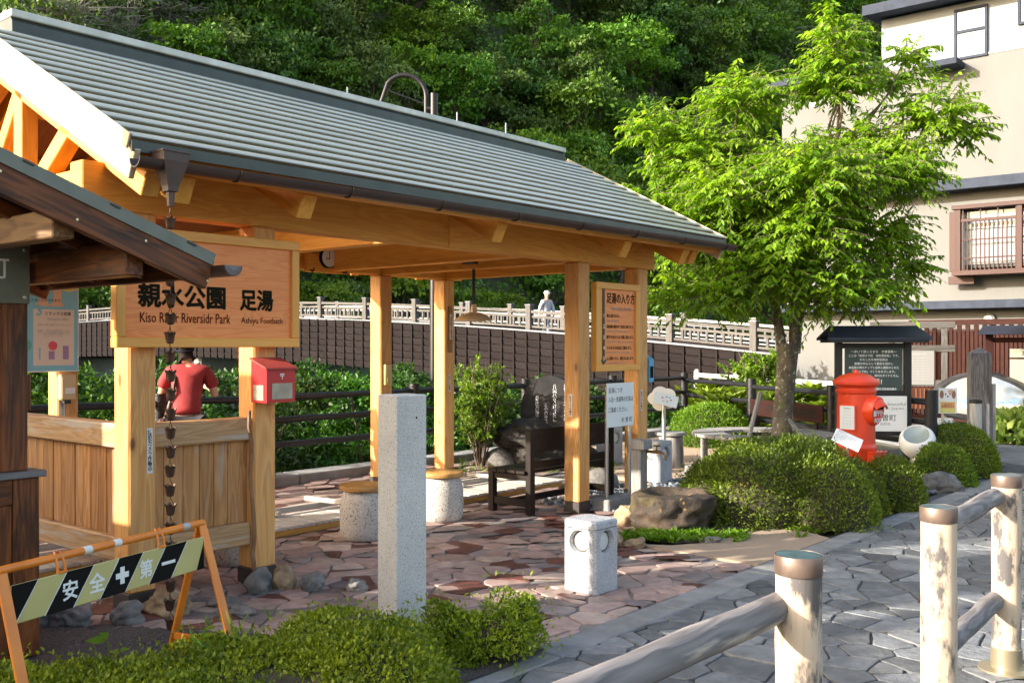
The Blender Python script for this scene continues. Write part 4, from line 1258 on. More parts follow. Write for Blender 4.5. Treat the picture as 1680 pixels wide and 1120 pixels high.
beam('stretcher', (-BL / 2 + 0.08, 0.0, 0.11), (BL / 2 - 0.08, 0.0, 0.11), 0.04, 0.06, M_bench, bn, 0.003)
beam('back_board', (-BL / 2 + 0.085, -BD / 2 + 0.0, 0.70), (BL / 2 - 0.085, -BD / 2 + 0.0, 0.70), 0.03, 0.22, M_bench, bn, 0.004)
beam('back_board', (-BL / 2 + 0.085, -BD / 2 + 0.0, 0.47), (BL / 2 - 0.085, -BD / 2 + 0.0, 0.47), 0.03, 0.07, M_bench, bn, 0.004)

# poem stone on a rough rock
base_rock = thing('poem_stone', 'dark poem stone with white carved script set on a rough black rock', 'monument', (0.42, 13.3, 0), 0)
rm = rock_mesh('base_rock', (0.62, 0.40, 0.33), 4, M_rough_dark, 5, 0.45, fine=0.12)
link('base_rock', rm, base_rock, Matrix.Translation((0, 0.0, 0.26)))
mb = MB()
pf = []
for k in range(23):
    a = math.pi * k / 22
    x = -0.40 * math.cos(a); z = 0.70 * math.sin(a) ** 0.62
    pf.append((x + (0.10 if x > 0 else 0) * 0, z))
pf = [(-0.36, 0.0)] + pf[1:-1] + [(0.50, 0.0)]
mb.prism(pf, -0.11, 0.11, Matrix.Translation((0.10, 0.05, 0.50)) @ Matrix.Rotation(R(-16), 4, 'Z') @ Matrix.Rotation(R(90), 4, 'X'))
slab = mb.build('slab', M_slate, base_rock)
sm = Matrix.Translation((0.10, 0.05, 0.50)) @ Matrix.Rotation(R(-16), 4, 'Z') @ Matrix.Translation((0, -0.113, 0)) @ Matrix.Rotation(R(90), 4, 'X')
for x, b_t, h_, z in ((0.38, '木曽\nの\n川', 0.36, 0.36), (0.25, '初\nし\nま\n木\n曽\nの', 0.50, 0.34), (0.10, '八\n穴\n々\nけ\nさ\nに', 0.50, 0.34), (-0.02, '木\nの\n花', 0.26, 0.20), (-0.14, '草\n枕\nの\n旅\n人', 0.36, 0.26)):
    text('lettering', b_t, M_whiteink, slab, sm @ Matrix.Translation((x - 0.02, z, 0.0)), h=h_, maxw=0.052, bold=0.0, line=0.8)
rock('field_rock', 'grey boulder beside the base of the poem stone', (-0.16, 13.15, 0.06), (0.22, 0.17, 0.18), 11, M_rockg)
rock('field_rock', 'pale low stone in front of the leafy shrub by the fence', (0.02, 12.2, 0.02), (0.19, 0.12, 0.09), 12, M_rockg)
rock('field_rock', 'flat edging stone nearest the footbath end', (-0.13, 12.05, 0.02), (0.16, 0.11, 0.08), 13, M_rockg)
rock('field_rock', 'rounded stone seen under the bench back', (0.98, 11.2, 0.05), (0.22, 0.17, 0.18), 14, M_rockg)
# rocks round the feet of the near posts
near_rocks = [('rounded grey stone beside the front post boot', -0.99, -0.17, 0.12, 0.10, 0.10, 21, M_rockg), ('squat pale boulder in front of the front post', -0.73, -0.17, 0.17, 0.10, 0.13, 22, M_rockt),
              ('tall grey stone left of the stick', -0.08, -0.17, 0.10, 0.09, 0.13, 23, M_rockg), ('tan angular stone against the post boot right of the stick', 0.09, -0.20, 0.095, 0.085, 0.14, 24, M_rockt),
              ('smooth grey cobble right of the tan stone', 0.20, -0.36, 0.11, 0.09, 0.10, 25, M_rockg), ('low pale slab stone between the two near posts', -0.42, -0.30, 0.14, 0.09, 0.05, 26, M_rockg),
              ('dark stone behind the barricade board', -1.22, 0.05, 0.15, 0.11, 0.12, 27, M_rockg), ('mossy boulder farthest left under the barricade', -1.42, 0.18, 0.16, 0.13, 0.16, 28, M_rockg),
              ('small grey stone half in the azalea leaves', 0.36, -0.62, 0.10, 0.08, 0.07, 29, M_rockg), ('low flat stone by the orange leg of the barricade', -0.45, -0.52, 0.13, 0.08, 0.04, 30, M_rockg)]
for lb, s, d, a, b, c, sd, m in near_rocks:
    a *= 0.85; b *= 0.85; c *= 0.72; w = L(s, d, c * 0.45); rock('bed_rock', lb, w, (a, b, c), sd, m, 4, 0.42, sd * 0.7, group='stones round the post feet')

# ------------------------------------------------------------------ the hut on the left
HX, HY = -1.633, -0.44
hut = thing('timber_hut', 'dark scorched timber hut with a low green metal roof edge', 'hut', L(HX, HY), RZ)
def hb_(name, a, c, mat, b=0.004, parent=None):
    """Box in the hut's frame between two corners; its grain follows the longest side."""
    d = [abs(c[i] - a[i]) for i in range(3)]
    m = [(a[i] + c[i]) / 2 for i in range(3)]
    k = d.index(max(d))
    e = [0, 0, 0]; e[k] = d[k] / 2
    p0 = [m[i] - e[i] for i in range(3)]; p1 = [m[i] + e[i] for i in range(3)]
    if k == 0: return beam(name, p0, p1, d[1], d[2], mat, parent or hut, b)
    if k == 1: return beam(name, p0, p1, d[0], d[2], mat, parent or hut, b)
    return beam(name, p0, p1, d[0], d[1], mat, parent or hut, b, up=(0, 1, 0))
# base cabinet
hb_('corner_stile', (-0.13, -0.02, 0.02), (0.0, 0.10, 0.93), M_dark)
hb_('top_rail', (-2.0, -0.015, 0.80), (-0.131, 0.08, 0.93), M_dark)
hb_('stile', (-0.235, -0.01, 0.03), (-0.133, 0.07, 0.798), M_dark)
for k in range(5): hb_('cabinet_board', (-1.9, 0.015, 0.05 + k * 0.15), (-0.237, 0.045, 0.195 + k * 0.15), M_dark)
for k in range(5): hb_('side_board', (-0.045, 0.103 + k * 0.13, 0.03), (-0.01, 0.229 + k * 0.13, 0.93), M_dark)
hb_('ledge', (-2.0, -0.05, 0.932), (0.025, 0.75, 0.965), std('ledge_metal', (0.17, 0.16, 0.165), rough=0.5, bmp=0.05))
# posts and white wall panel
hb_('post', (-0.175, 0.0, 0.966), (-0.05, 0.12, 2.03), M_dark)
hb_('post', (-0.175, 0.55, 0.966), (-0.05, 0.67, 2.03), M_dark)
hb_('slide_frame', (-0.048, 0.03, 0.966 + 0.30), (-0.02, 0.075, 1.45), M_dark)
mb = MB(); mb.box((-0.75, 0.06, 1.42), (1.15, 0.03, 0.90)); mb.build('wall_panel', M_white_wall, hut)
mb = MB(); mb.box((-0.42, -0.012, 1.965), (0.745, 0.012, 0.305), None, 0.003); gpn = mb.build('name_panel', M_green_panel, hut)
text('lettering', '町', M_whiteink, gpn, face_m(-0.205, -0.0192, 1.985), h=0.10, maxw=0.12, bold=0.012)
for x, z in ((-0.075, 2.085), (-0.075, 1.845)):
    mb = MB(); mb.lathe([(0.011, 0), (0.011, 0.004), (0.006, 0.008)], 10, face_m(x, -0.0185, z)); mb.build('panel_screw', M_steel, hut)
# roof: eave along the right, barge board on the near verge
HS = 0.362
def hroof(x): return 2.035 - HS * (x - 0.403)      # top of roof; eave at x = 0.403
xe, xr = 0.403, -2.2
y0, y1 = -0.96, 0.72
beam('barge_board', (xr, y0 + 0.02, hroof(xr) - 0.10), (xe - 0.015, y0 + 0.02, hroof(xe - 0.015) - 0.10), 0.04, 0.145, M_dark, hut, 0.004)
beam('barge_board', (xr, y1 - 0.02, hroof(xr) - 0.10), (xe - 0.015, y1 - 0.02, hroof(xe - 0.015) - 0.10), 0.04, 0.145, M_dark, hut, 0.004)
beam('verge_flashing', (xr, y0 - 0.004, hroof(xr) - 0.02), (xe, y0 - 0.004, hroof(xe) - 0.02), 0.012, 0.058, M_green_panel, hut, 0)
beam('roof_sheet', (xr, (y0 + y1) / 2, hroof(xr) - 0.006), (xe + 0.01, (y0 + y1) / 2, hroof(xe + 0.01) - 0.006), y1 - y0, 0.014, M_roofdark, hut, 0)
beam('roof_sheathing', (xr, (y0 + y1) / 2, hroof(xr) - 0.034), (xe - 0.03, (y0 + y1) / 2, hroof(xe - 0.03) - 0.034), y1 - y0 - 0.09, 0.024, M_dark, hut, 0)
for k in range(7):
    x = xr + 0.2 + k * 0.38
    mb = MB(); mb.box((x, y0 - 0.002, hroof(x) + 0.004), (0.05, 0.03, 0.012), Matrix.Rotation(math.atan(HS), 4, 'Y'), 0.002); mb.build('roof_clip', M_roofdark, hut)
for k in range(8):
    x = xr + 0.33 + k * 0.32
    mb = MB(); mb.lathe([(0.006, 0), (0.006, 0.003)], 8, face_m(x, y0 - 0.0005, hroof(x) - 0.085 - 0.05 * (k % 2))); mb.build('nail_head', plain('brass_nail', (0.6, 0.5, 0.3), 0.3, 0.6), hut)
for y in (-0.45, 0.05, 0.55): beam('rafter', (xr, y, hroof(xr) - 0.085), (xe - 0.03, y, hroof(xe - 0.03) - 0.085), 0.05, 0.07, M_dark, hut)
for x in (-0.29, ): beam('purlin', (x, -0.88, 2.13), (x, 0.68, 2.13), 0.10, 0.125, wood('purlin_timber', (0.27, 0.155, 0.075), (0.12, 0.06, 0.028), knots=0.1, bmp=0.3, var=0.05), hut, 0.006)
beam('eave_beam', (0.03, -0.9, 2.00), (0.03, 0.68, 2.00), 0.09, 0.16, M_dark, hut)
beam('eave_board', (xe - 0.06, -0.93, 1.965), (xe - 0.06, 0.70, 1.965), 0.03, 0.09, M_dark, hut)
mb = MB()
for y in (y0 - 0.10, y1):
    for r in (0.052, 0.046):
        for k in range(9):
            a = math.pi + math.pi * k / 8
            mb.v.append((xe + 0.045 + r * math.cos(a), y, 1.985 + r * math.sin(a)))
n = 9
for k in range(n - 1):
    mb.f += [[k, k + 1, 2 * n + k + 1, 2 * n + k], [n + k, n + k + 1, 3 * n + k + 1, 3 * n + k], [k, k + 1, n + k + 1, n + k], [2 * n + k, 2 * n + k + 1, 3 * n + k + 1, 3 * n + k]]
mb.f += [[0, n, 3 * n, 2 * n], [n - 1, 2 * n - 1, 4 * n - 1, 3 * n - 1]]; mb.m = [0] * len(mb.f)
hg = mb.build('gutter', M_gutter, hut, smooth=True, angle=40)
mb = MB()
for k in range(13):
    a = math.pi + math.pi * (k + 0.5) / 13
    mb.box((xe + 0.045 + 0.030 * math.cos(a), y0 - 0.1015, 1.985 + 0.030 * math.sin(a)), (0.036, 0.004, 0.004), Matrix.Rotation(-a, 4, 'Y'))
mb.add([(xe + 0.045 + 0.05 * math.cos(math.pi + math.pi * k / 12), y0 - 0.098, 1.985 + 0.05 * math.sin(math.pi + math.pi * k / 12)) for k in range(13)], [list(range(13))])
mb.build('fluted_gutter_end', std('grey_gutter_end', (0.22, 0.20, 0.195), rough=0.5, bmp=0), hg)

# ------------------------------------------------------------------ safety barricade
bx0, bx1 = Vector((-1.924, 3.74, 0)), Vector((-1.483, 4.75, 0))
mid = (bx0 + bx1) / 2; bl = (bx1 - bx0).length; brz = math.atan2(bx1.y - bx0.y, bx1.x - bx0.x)
bar = thing('safety_barricade', 'orange A frame barricade with a yellow and black striped safety board', 'barricade', mid, brz)
mb = MB(); mb.tube([(-bl / 2 - 0.01, 0, 0.756), (bl / 2 + 0.01, 0, 0.756)], 0.0165, 14); mb.build('top_pipe', M_orange, bar, smooth=True)
for sx in (-1, 1):
    for sy in (-1, 1):
        beam('leg', (sx * bl / 2, 0, 0.765), (sx * (bl / 2 + 0.015), sy * 0.235, 0.0), 0.05, 0.012, M_orange, bar, 0.003, up=(0, sy, 0.3))
    beam('cross_strut', (sx * bl / 2, -0.165, 0.20), (sx * bl / 2, 0.165, 0.20), 0.012, 0.035, M_orange, bar, 0.003)
BW, BH, BZ = 1.06, 0.150, 0.622
mb = MB(); mb.box((0, -0.03, BZ), (BW, 0.008, BH), None, 0.003); sb = mb.build('striped_board', M_yell, bar)
mb = MB()
def stripe(x, w, mat, sl=0.105):
    a = [(x - w / 2 - sl / 2, -BH / 2), (x + w / 2 - sl / 2, -BH / 2), (x + w / 2 + sl / 2, BH / 2), (x - w / 2 + sl / 2, BH / 2)]
    a = [(min(max(p, -BW / 2), BW / 2), z) for p, z in a]
    mb = MB(); mb.prism(a, 0, 0.0006, face_m(0, -0.0346, BZ)); return mb.build('stripe', mat, sb)
for x in (-0.53, -0.255, 0.02, 0.295): 
    stripe(x, 0.138, M_ink)
    for q in (-0.069, 0.069): stripe(x + q, 0.006, M_whiteink)
a = [(BW / 2 - 0.05, -BH / 2), (BW / 2, -BH / 2), (BW / 2, 0.055)]
mb = MB(); mb.prism(a, 0, 0.0006, face_m(0, -0.0346, BZ)); mb.build('stripe', M_ink, sb)
for x, ch in ((-0.255, '安'), (-0.118, '全'), (0.157, '第')):
    text('lettering', ch, M_whiteink, sb, face_m(x, -0.0356, BZ), h=0.078, bold=0.022)
mb = MB(); mb.box((0.02, -0.0357, BZ), (0.072, 0.001, 0.024)); mb.box((0.02, -0.0360, BZ), (0.024, 0.001, 0.072)); mb.build('green_cross', M_whiteink, sb)
mb = MB(); mb.box((0.295, -0.0357, BZ), (0.085, 0.001, 0.014)); mb.build('lettering', M_whiteink, sb)
for x in (-0.29, 0.26):
    mb = MB(); mb.tube([(x - 0.018, -0.028, 0.69), (x - 0.018, -0.022, 0.735), (x - 0.012, 0.0, 0.778), (x + 0.012, 0.0, 0.778), (x + 0.018, -0.022, 0.735), (x + 0.018, -0.028, 0.69)], 0.006, 6)
    mb.tube([(x - 0.018, -0.034, 0.70), (x + 0.018, -0.034, 0.70)], 0.006, 6); mb.build('board_hook', M_orange, bar)
for x, m in ((0.02, M_sticker), (0.44, plain('grey_tape', (0.42, 0.44, 0.45), 0.4)), (-0.14, M_sticker)):
    mb = MB(); mb.tube([(x - 0.02, 0, 0.756), (x + 0.02, 0, 0.756)], 0.0172, 14); mb.build('tape', m, bar, smooth=True)

# ------------------------------------------------------------------ log fences on the right
def log_post(parent, x, y, h=0.97, r=0.068, base=True, lean=0.0, cap=True):
    p = beam('post', (x, y, 0.02), (x + lean, y, h - 0.045), 0.1, 0.1, M_bark_log, parent, 0)
    # replace the square timber by a round, slightly irregular log lying along X
    mb = MB(); l = h - 0.065; rn = random.Random(int(x * 977 + y * 131))
    mb.tube([(-l / 2 + l * k / 8, 0.002 * rn.uniform(-1, 1), 0.002 * rn.uniform(-1, 1)) for k in range(9)], [r * rn.uniform(0.985, 1.015) for k in range(9)], 28)
    old = p.data; p.data = mb.mesh('post', M_bark_log, smooth=True); bpy.data.meshes.remove(old)
    if cap:
        mb = MB(); mb.lathe([(r * 1.03, l / 2 - 0.022), (r * 1.04, l / 2 - 0.02), (r * 1.05, l / 2 + 0.032), (r * 1.01, l / 2 + 0.037), (r * 0.97, l / 2 + 0.031), (0.001, l / 2 + 0.036)], 32, Matrix.Rotation(R(90), 4, 'Y'))
        mb.build('metal_cap', [std('cap_copper', (0.21, 0.15, 0.12), (0.14, 0.10, 0.085), rough=0.4, scale=14, metal=0.5, bmp=0.06)], p, smooth=True)
        mb = MB(); mb.lathe([(r * 0.96, l / 2 + 0.0365), (0.001, l / 2 + 0.0405)], 28, Matrix.Rotation(R(90), 4, 'Y')); mb.build('cap_top', std('cap_blue_patina', (0.10, 0.17, 0.21), (0.05, 0.085, 0.105), rough=0.3, scale=18, bmp=0.08, metal=0.3), p, smooth=True)
        # dark drying crack down the log
        mb = MB(); aa = math.atan2(-y, -x) 
    if base:
        mb = MB(); mb.lathe([(r * 1.06, -l / 2 - 0.02), (r * 1.06, -l / 2 + 0.09), (r * 1.0, -l / 2 + 0.092)], 32, Matrix.Rotation(R(90), 4, 'Y'), caps=False); mb.lathe([(r * 1.9, -l / 2 - 0.024), (r * 1.9, -l / 2 - 0.012), (r * 1.06, -l / 2 - 0.010)], 32, Matrix.Rotation(R(90), 4, 'Y')); mb.build('base_flange', plain('worn_brass', (0.45, 0.38, 0.26), 0.35, 0.7), p, smooth=True)
    return p
def log_rail(parent, a, b, r=0.045, name='rail'):
    l = (Vector(b) - Vector(a)).length
    mb = MB(); rn = random.Random(int(l * 1000 + a[2] * 77))
    mb.tube([(-l / 2 + l * k / 8, 0.004 * rn.uniform(-1, 1), 0.004 * rn.uniform(-1, 1)) for k in range(9)], [r * rn.uniform(0.96, 1.04) * (0.93 if k in (0, 8) else 1) for k in range(9)], 20)
    return mb.build(name, M_rail_log, parent, beam_matrix(a, b), smooth=True)
b0, b1, b2, b3, b4 = (-0.56, 1.42), (0.878, 3.05), (1.697, 3.96), (2.448, 4.93), (3.20, 5.90)
lf = thing('log_fence', 'peeled log fence of two capped posts with two grey rails at the path edge', 'fence', (b2[0], b2[1], 0), 0)
log_post(lf, 0, 0); log_post(lf, b3[0] - b2[0], b3[1] - b2[1])
e = Vector((b3[0] - b2[0], b3[1] - b2[1], 0)); e1 = e.normalized()
for z in (0.845, 0.335):
    o = Vector((-e1.y, e1.x, 0)) * 0.04
    log_rail(lf, (e1.x * 0.05 + o.x, e1.y * 0.05 + o.y, z), (e.x - e1.x * 0.0 + o.x, e.y + o.y, z + 0.012))
lf2 = thing('log_fence', 'nearest log fence post with a green capped top and one long grey rail', 'fence', (b1[0], b1[1], 0), 0)
log_post(lf2, 0, 0, r=0.070, base=True); log_post(lf2, b0[0] - b1[0], b0[1] - b1[1])
e = Vector((b0[0] - b1[0], b0[1] - b1[1], 0)); e1 = e.normalized(); o = Vector((-e1.y, e1.x, 0)) * -0.045
for z in (0.80, 0.30): log_rail(lf2, (o.x, o.y, z), (e.x + o.x, e.y + o.y, z), 0.047)

# ------------------------------------------------------------------ basin and tap
bs = thing('stone_basin', 'rough hollowed boulder basin with orange lichen and white pebbles inside', 'basin', (1.42, 8.78, 0), 0.1)
bm = bmesh.new(); bmesh.ops.create_icosphere(bm, subdivisions=5, radius=1.0)
for v in bm.verts:
    n = v.co.normalized(); k = 1 + 0.20 * noise.noise(n * 1.4 + Vector((3, 1, 8))) + 0.10 * noise.noise(n * 4 + Vector((1, 5, 2))) + 0.03 * noise.noise(n * 11)
    p = n * k; x, y, z = p.x * 0.375, p.y * 0.34, p.z * 0.29
    if z < -0.17: z = -0.17
    rr_ = math.hypot(x / 0.29, y / 0.25)
    if z > 0.08:
        z = 0.13 + (z - 0.13) * 0.35
        if rr_ < 1.0: z -= 0.15 * (1 - rr_ ** 5)
    v.co = (x, y, z + 0.17)
me = bpy.data.meshes.new('bowl'); bm.to_mesh(me); bm.free(); me.materials.append(M_basin); me.polygons.foreach_set('use_smooth', [True] * len(me.polygons))
link('bowl', me, bs)
mb = MB(); rn = random.Random(5)
for k in range(40):
    a, q = rn.uniform(-0.9, 1.2), rn.uniform(0.05, 0.16)
    c = (q * math.cos(a) + 0.04, q * math.sin(a) * 0.8, 0.205 + rn.uniform(0, 0.02)); r = rn.uniform(0.007, 0.014)
    mb.lathe([(0.001, -r * 0.6), (r, 0), (0.001, r * 0.6)], 6, Matrix.Translation(c), caps=False)
mb.build('white_pebbles', M_white, bs)['kind'] = 'stuff'
tp_ = thing('tap_post', 'weathered square timber post with an old brass tap over the basin', 'tap', (1.20, 9.42, 0), RZ)
beam('post', (0, 0, 0), (0, 0, 0.62), 0.11, 0.11, M_grey, tp_, 0.006); beam('post_cap', (0, -0.02, 0.625), (0, -0.02, 0.715), 0.145, 0.165, M_grey, tp_, 0.006)
mb = MB(); mb.tube([(0.05, -0.05, 0.60), (0.07, -0.12, 0.60), (0.08, -0.19, 0.60), (0.082, -0.225, 0.59), (0.083, -0.24, 0.555), (0.083, -0.24, 0.53)], [0.016, 0.017, 0.014, 0.012, 0.011, 0.012], 10)
mb.tube([(0.075, -0.15, 0.605), (0.075, -0.15, 0.655)], 0.009, 8); mb.tube([(0.045, -0.135, 0.66), (0.105, -0.165, 0.66)], 0.008, 8); mb.build('tap', plain('old_brass', (0.20, 0.12, 0.06), 0.4, 0.7), tp_, smooth=True)
# rocks and pebble bed by the basin
for lb, x, y, a, b, c, sd, m in (('leaning grey stone left of the basin', 1.02, 8.85, 0.10, 0.09, 0.14, 41, M_rockt), ('flat grey stone in front of the basin', 1.62, 8.12, 0.09, 0.06, 0.035, 42, M_rockg), ('tan cobble below the basin ferns', 0.99, 7.95, 0.10, 0.07, 0.05, 43, M_rockt),
        ('rounded tan stone beside the granite lamp', 0.80, 7.9, 0.09, 0.08, 0.10, 44, M_rockt), ('dark block stone behind the granite lamp by the tan path', 2.25, 12.2, 0.19, 0.13, 0.12, 45, M_rockg), ('pointed dark stone right of the block stone', 2.42, 11.7, 0.14, 0.11, 0.12, 46, M_rough_dark),
        ('brown boulder at the foot of the fourth round hedge', 4.72, 11.05, 0.24, 0.16, 0.16, 47, M_rockg)):
    rock('garden_rock', lb, (x, y, c * 0.4), (a, b, c * 0.85), sd, m, 4, 0.42, sd * 0.6, group='garden stones round the basin and hedges')
def pebbles(name, label, n, inside, rect, mat, seed, r=(0.018, 0.04)):
    rn = random.Random(seed); V = []; F = []; o = 0
    prof = [(0.0, -0.5), (0.8, -0.3), (1.0, 0.05), (0.75, 0.42), (0.0, 0.55)]
    k = 0
    while k < n:
        s, d = rn.uniform(rect[0], rect[1]), rn.uniform(rect[2], rect[3])
        if not inside(s, d): continue
        k += 1; q = rn.uniform(*r); a0 = rn.uniform(0, 6); el = rn.uniform(0.6, 1.0); z = q * 0.3
        for pr, pz in prof[1:4]:
            for t in range(7):
                a = 2 * math.pi * t / 7
                x, y = pr * q * math.cos(a), pr * q * el * math.sin(a)
                V.append((s + x * math.cos(a0) - y * math.sin(a0), d + x * math.sin(a0) + y * math.cos(a0), z + pz * q))
        V.append((s, d, z + 0.55 * q))
        for i in range(2):
            for t in range(7):
                A, B = o + i * 7 + t, o + i * 7 + (t + 1) % 7
                F += [(A, B, B + 7), (A, B + 7, A + 7)]
        for t in range(7): F.append((o + 14 + t, o + 14 + (t + 1) % 7, o + 21))
        o += 22
    ob = np_mesh(name, V, F, mat, None, PAV, smooth=True)
    return tag(ob, label, 'gravel', kind='stuff')
M_pebble = std('blue_grey_pebble', (0.20, 0.215, 0.245), (0.13, 0.14, 0.16), rough=0.6, scale=20, bmp=0.05, island=0.45)
pebbles('pebble_bed', 'blue grey pebbles laid between tap, lamps and terrace', 1700, lambda s, d: d < 1.0 - 0.3 * (s - 5) and d > -1.0 + 0.2 * (s - 4.4), (3.9, 6.7, -1.1, 0.9), M_pebble, 3)
pebbles('edge_pebbles', 'strip of blue grey pebbles at the foot of the round hedges', 420, lambda s, d: True, (6.2, 7.5, -2.14, -1.7), M_pebble, 4)
pebbles('bed_gravel', 'loose dark crushed stones in the planting bed', 2600, in_bed, (-2.4, 0.42, -2.2, 0.25), std('crushed_stone', (0.13, 0.105, 0.095), (0.06, 0.05, 0.045), rough=0.9, scale=30, bmp=0.2, island=0.6), 6, (0.006, 0.014))
# ------------------------------------------------------------------ vegetation helpers
def sphere_dirs(rng, n, zmin=-1.0):
    z = rng.uniform(zmin, 1, n); a = rng.uniform(0, 2 * np.pi, n); r = np.sqrt(np.maximum(0, 1 - z * z))
    return np.stack([r * np.cos(a), r * np.sin(a), z], 1)

def bumps(D, seed, amp):
    """Smooth pseudo noise on directions."""
    rng = np.random.default_rng(seed); out = np.zeros(len(D))
    for k in range(9):
        w = rng.normal(0, 1, 3); w *= rng.uniform(2.0, 7.5) / np.linalg.norm(w)
        out += np.sin(D @ w + rng.uniform(0, 6.3)) * amp / (1 + 0.25 * k)
    return out

def dome(rng, n, r, p, seed, amp, zmin=-0.05):
    D = sphere_dirs(rng, n, zmin)
    # weight so that the sides get as many leaves as the top
    q = (np.abs(D[:, 0] / r[0]) ** p + np.abs(D[:, 1] / r[1]) ** p + np.abs(D[:, 2] / r[2]) ** p) ** (-1 / p)
    q = q * (1 + bumps(D, seed, amp))
    P = D * q[:, None]
    N = np.stack([np.sign(P[:, 0]) * np.abs(P[:, 0] / r[0]) ** (p - 1) / r[0], np.sign(P[:, 1]) * np.abs(P[:, 1] / r[1]) ** (p - 1) / r[1], np.sign(P[:, 2]) * np.abs(P[:, 2] / r[2]) ** (p - 1) / r[2]], 1)
    return P, unit(N)

def hedge_leaves(rng, P, N, size, up=0.35, depth=0.06, spread=0.75, aspect=0.42):
    n = len(P)
    P = P - N * (rng.uniform(0, 1, n) ** 1.6 * depth)[:, None] + N * ((rng.uniform(0, 1, n) > 0.93) * rng.uniform(0.2, 1.0, n) * depth * 0.9)[:, None]
    D = N + rng.normal(0, spread, (n, 3)); D[:, 2] += up
    F = unit(N + rng.normal(0, 0.7, (n, 3)) + np.array([0, 0, 0.3]))
    L_ = size * rng.uniform(0.65, 1.25, n)
    return leaf_arrays(P, D, F, L_, L_ * aspect)

M_core = std('hedge_twigs', (0.055, 0.045, 0.025), (0.03, 0.026, 0.014), rough=0.95, scale=25, bmp=0.6)
def core_mesh(blobs, parent, k=0.86, seed=1):
    bm = bmesh.new()
    for (x, y, z, r, p) in blobs:
        res = bmesh.ops.create_icosphere(bm, subdivisions=3, radius=1.0)
        for v in res['verts']:
            d = v.co.normalized()
            q = (abs(d.x / r[0]) ** p + abs(d.y / r[1]) ** p + abs(d.z / r[2]) ** p) ** (-1 / p) * k
            v.co = Vector((x + d.x * q, y + d.y * q, max(z + d.z * q, 0.0)))
    me = bpy.data.meshes.new('twigs'); bm.to_mesh(me); bm.free(); me.materials.append(M_core)
    return link('twigs', me, parent)

def hedge(name, label, loc, blobs, n, size, mat, seed, group=None, depth=0.07, amp=0.03, rz=0.0, cat='hedge', up=0.35, spread=0.75, corek=0.88, aspect=0.45, gaps=0.32):
    """Clipped shrub: leaves over a union of superellipsoid domes, twigs inside."""
    rng = np.random.default_rng(seed)
    t = thing(name, label, cat, loc, rz, group)
    tot = sum((r[0] * r[1] + r[2] * (r[0] + r[1])) for (_, _, _, r, _) in blobs)
    parts = []
    for i, (x, y, z, r, p) in enumerate(blobs):
        k = int(n * (r[0] * r[1] + r[2] * (r[0] + r[1])) / tot)
        P, N = dome(rng, k, r, p, seed + i, amp, -0.25 if z > 0.05 else -0.02)
        P = P + np.array([x, y, z])
        gap = bumps(P / max(r) * 2.6, seed + 50 + i, 0.5)
        keep = (P[:, 2] > 0.0) & (rng.uniform(0, 1, k) < np.clip(1.0 + gap * gaps, 0.30, 1.0))
        for j, (x2, y2, z2, r2, p2) in enumerate(blobs):
            if j == i: continue
            ins = (np.abs((P[:, 0] - x2) / r2[0]) ** p2 + np.abs((P[:, 1] - y2) / r2[1]) ** p2 + np.abs((P[:, 2] - z2) / r2[2]) ** p2) < 0.80
            keep &= ~ins
        parts.append(hedge_leaves(rng, P[keep], N[keep], size, up, depth, spread, aspect))
    V, F = join_arrays(parts)
    np_mesh('foliage', V, F, mat, t)
    core_mesh(blobs, t, corek)
    return t

# foreground azalea hedge and the shrub right of the pillar
fg = [(-1.95, 3.86, 0, (0.42, 0.42, 0.27), 2.5), (-1.62, 4.12, 0, (0.42, 0.36, 0.27), 2.5), (-1.25, 4.45, 0, (0.42, 0.34, 0.29), 2.4), (-1.62, 3.42, 0, (0.62, 0.55, 0.27), 2.6), (-1.22, 3.72, 0, (0.58, 0.55, 0.30), 2.6), (-0.92, 4.12, 0, (0.55, 0.55, 0.345), 2.6), (-0.74, 4.62, 0, (0.42, 0.40, 0.385), 2.5), (-0.62, 4.15, 0, (0.36, 0.5, 0.40), 2.6), (-0.80, 3.55, 0, (0.55, 0.5, 0.33), 2.6), (-2.0, 3.1, 0, (0.6, 0.5, 0.26), 2.6)]
fgl = [(x + 1.0, y - 4.0, z, r, p) for x, y, z, r, p in fg]
fh = hedge('azalea_hedge', 'wide low azalea hedge with fresh yellow green tips in front of the barricade', (-1.0, 4.0, 0), fgl, 170000, 0.023, LF_hedge_fg, 31, depth=0.08, amp=0.06, up=0.35, spread=0.95, corek=0.88, aspect=0.6, gaps=0.4)
sh = hedge('azalea_shrub', 'loose sprawling azalea shrub right of the granite pillar on the terrace edge', (-0.14, 5.14, 0), [(-0.16, 0.12, 0, (0.17, 0.20, 0.34), 2.2), (0.10, -0.08, 0.10, (0.16, 0.16, 0.22), 2.1), (0.19, 0.05, 0.16, (0.09, 0.10, 0.22), 2.1), (-0.02, -0.05, 0.0, (0.18, 0.18, 0.25), 2.2)], 19000, 0.028, LF_hedge_fg, 37, depth=0.16, amp=0.16, cat='shrub', up=0.6, spread=0.9, corek=0.6)
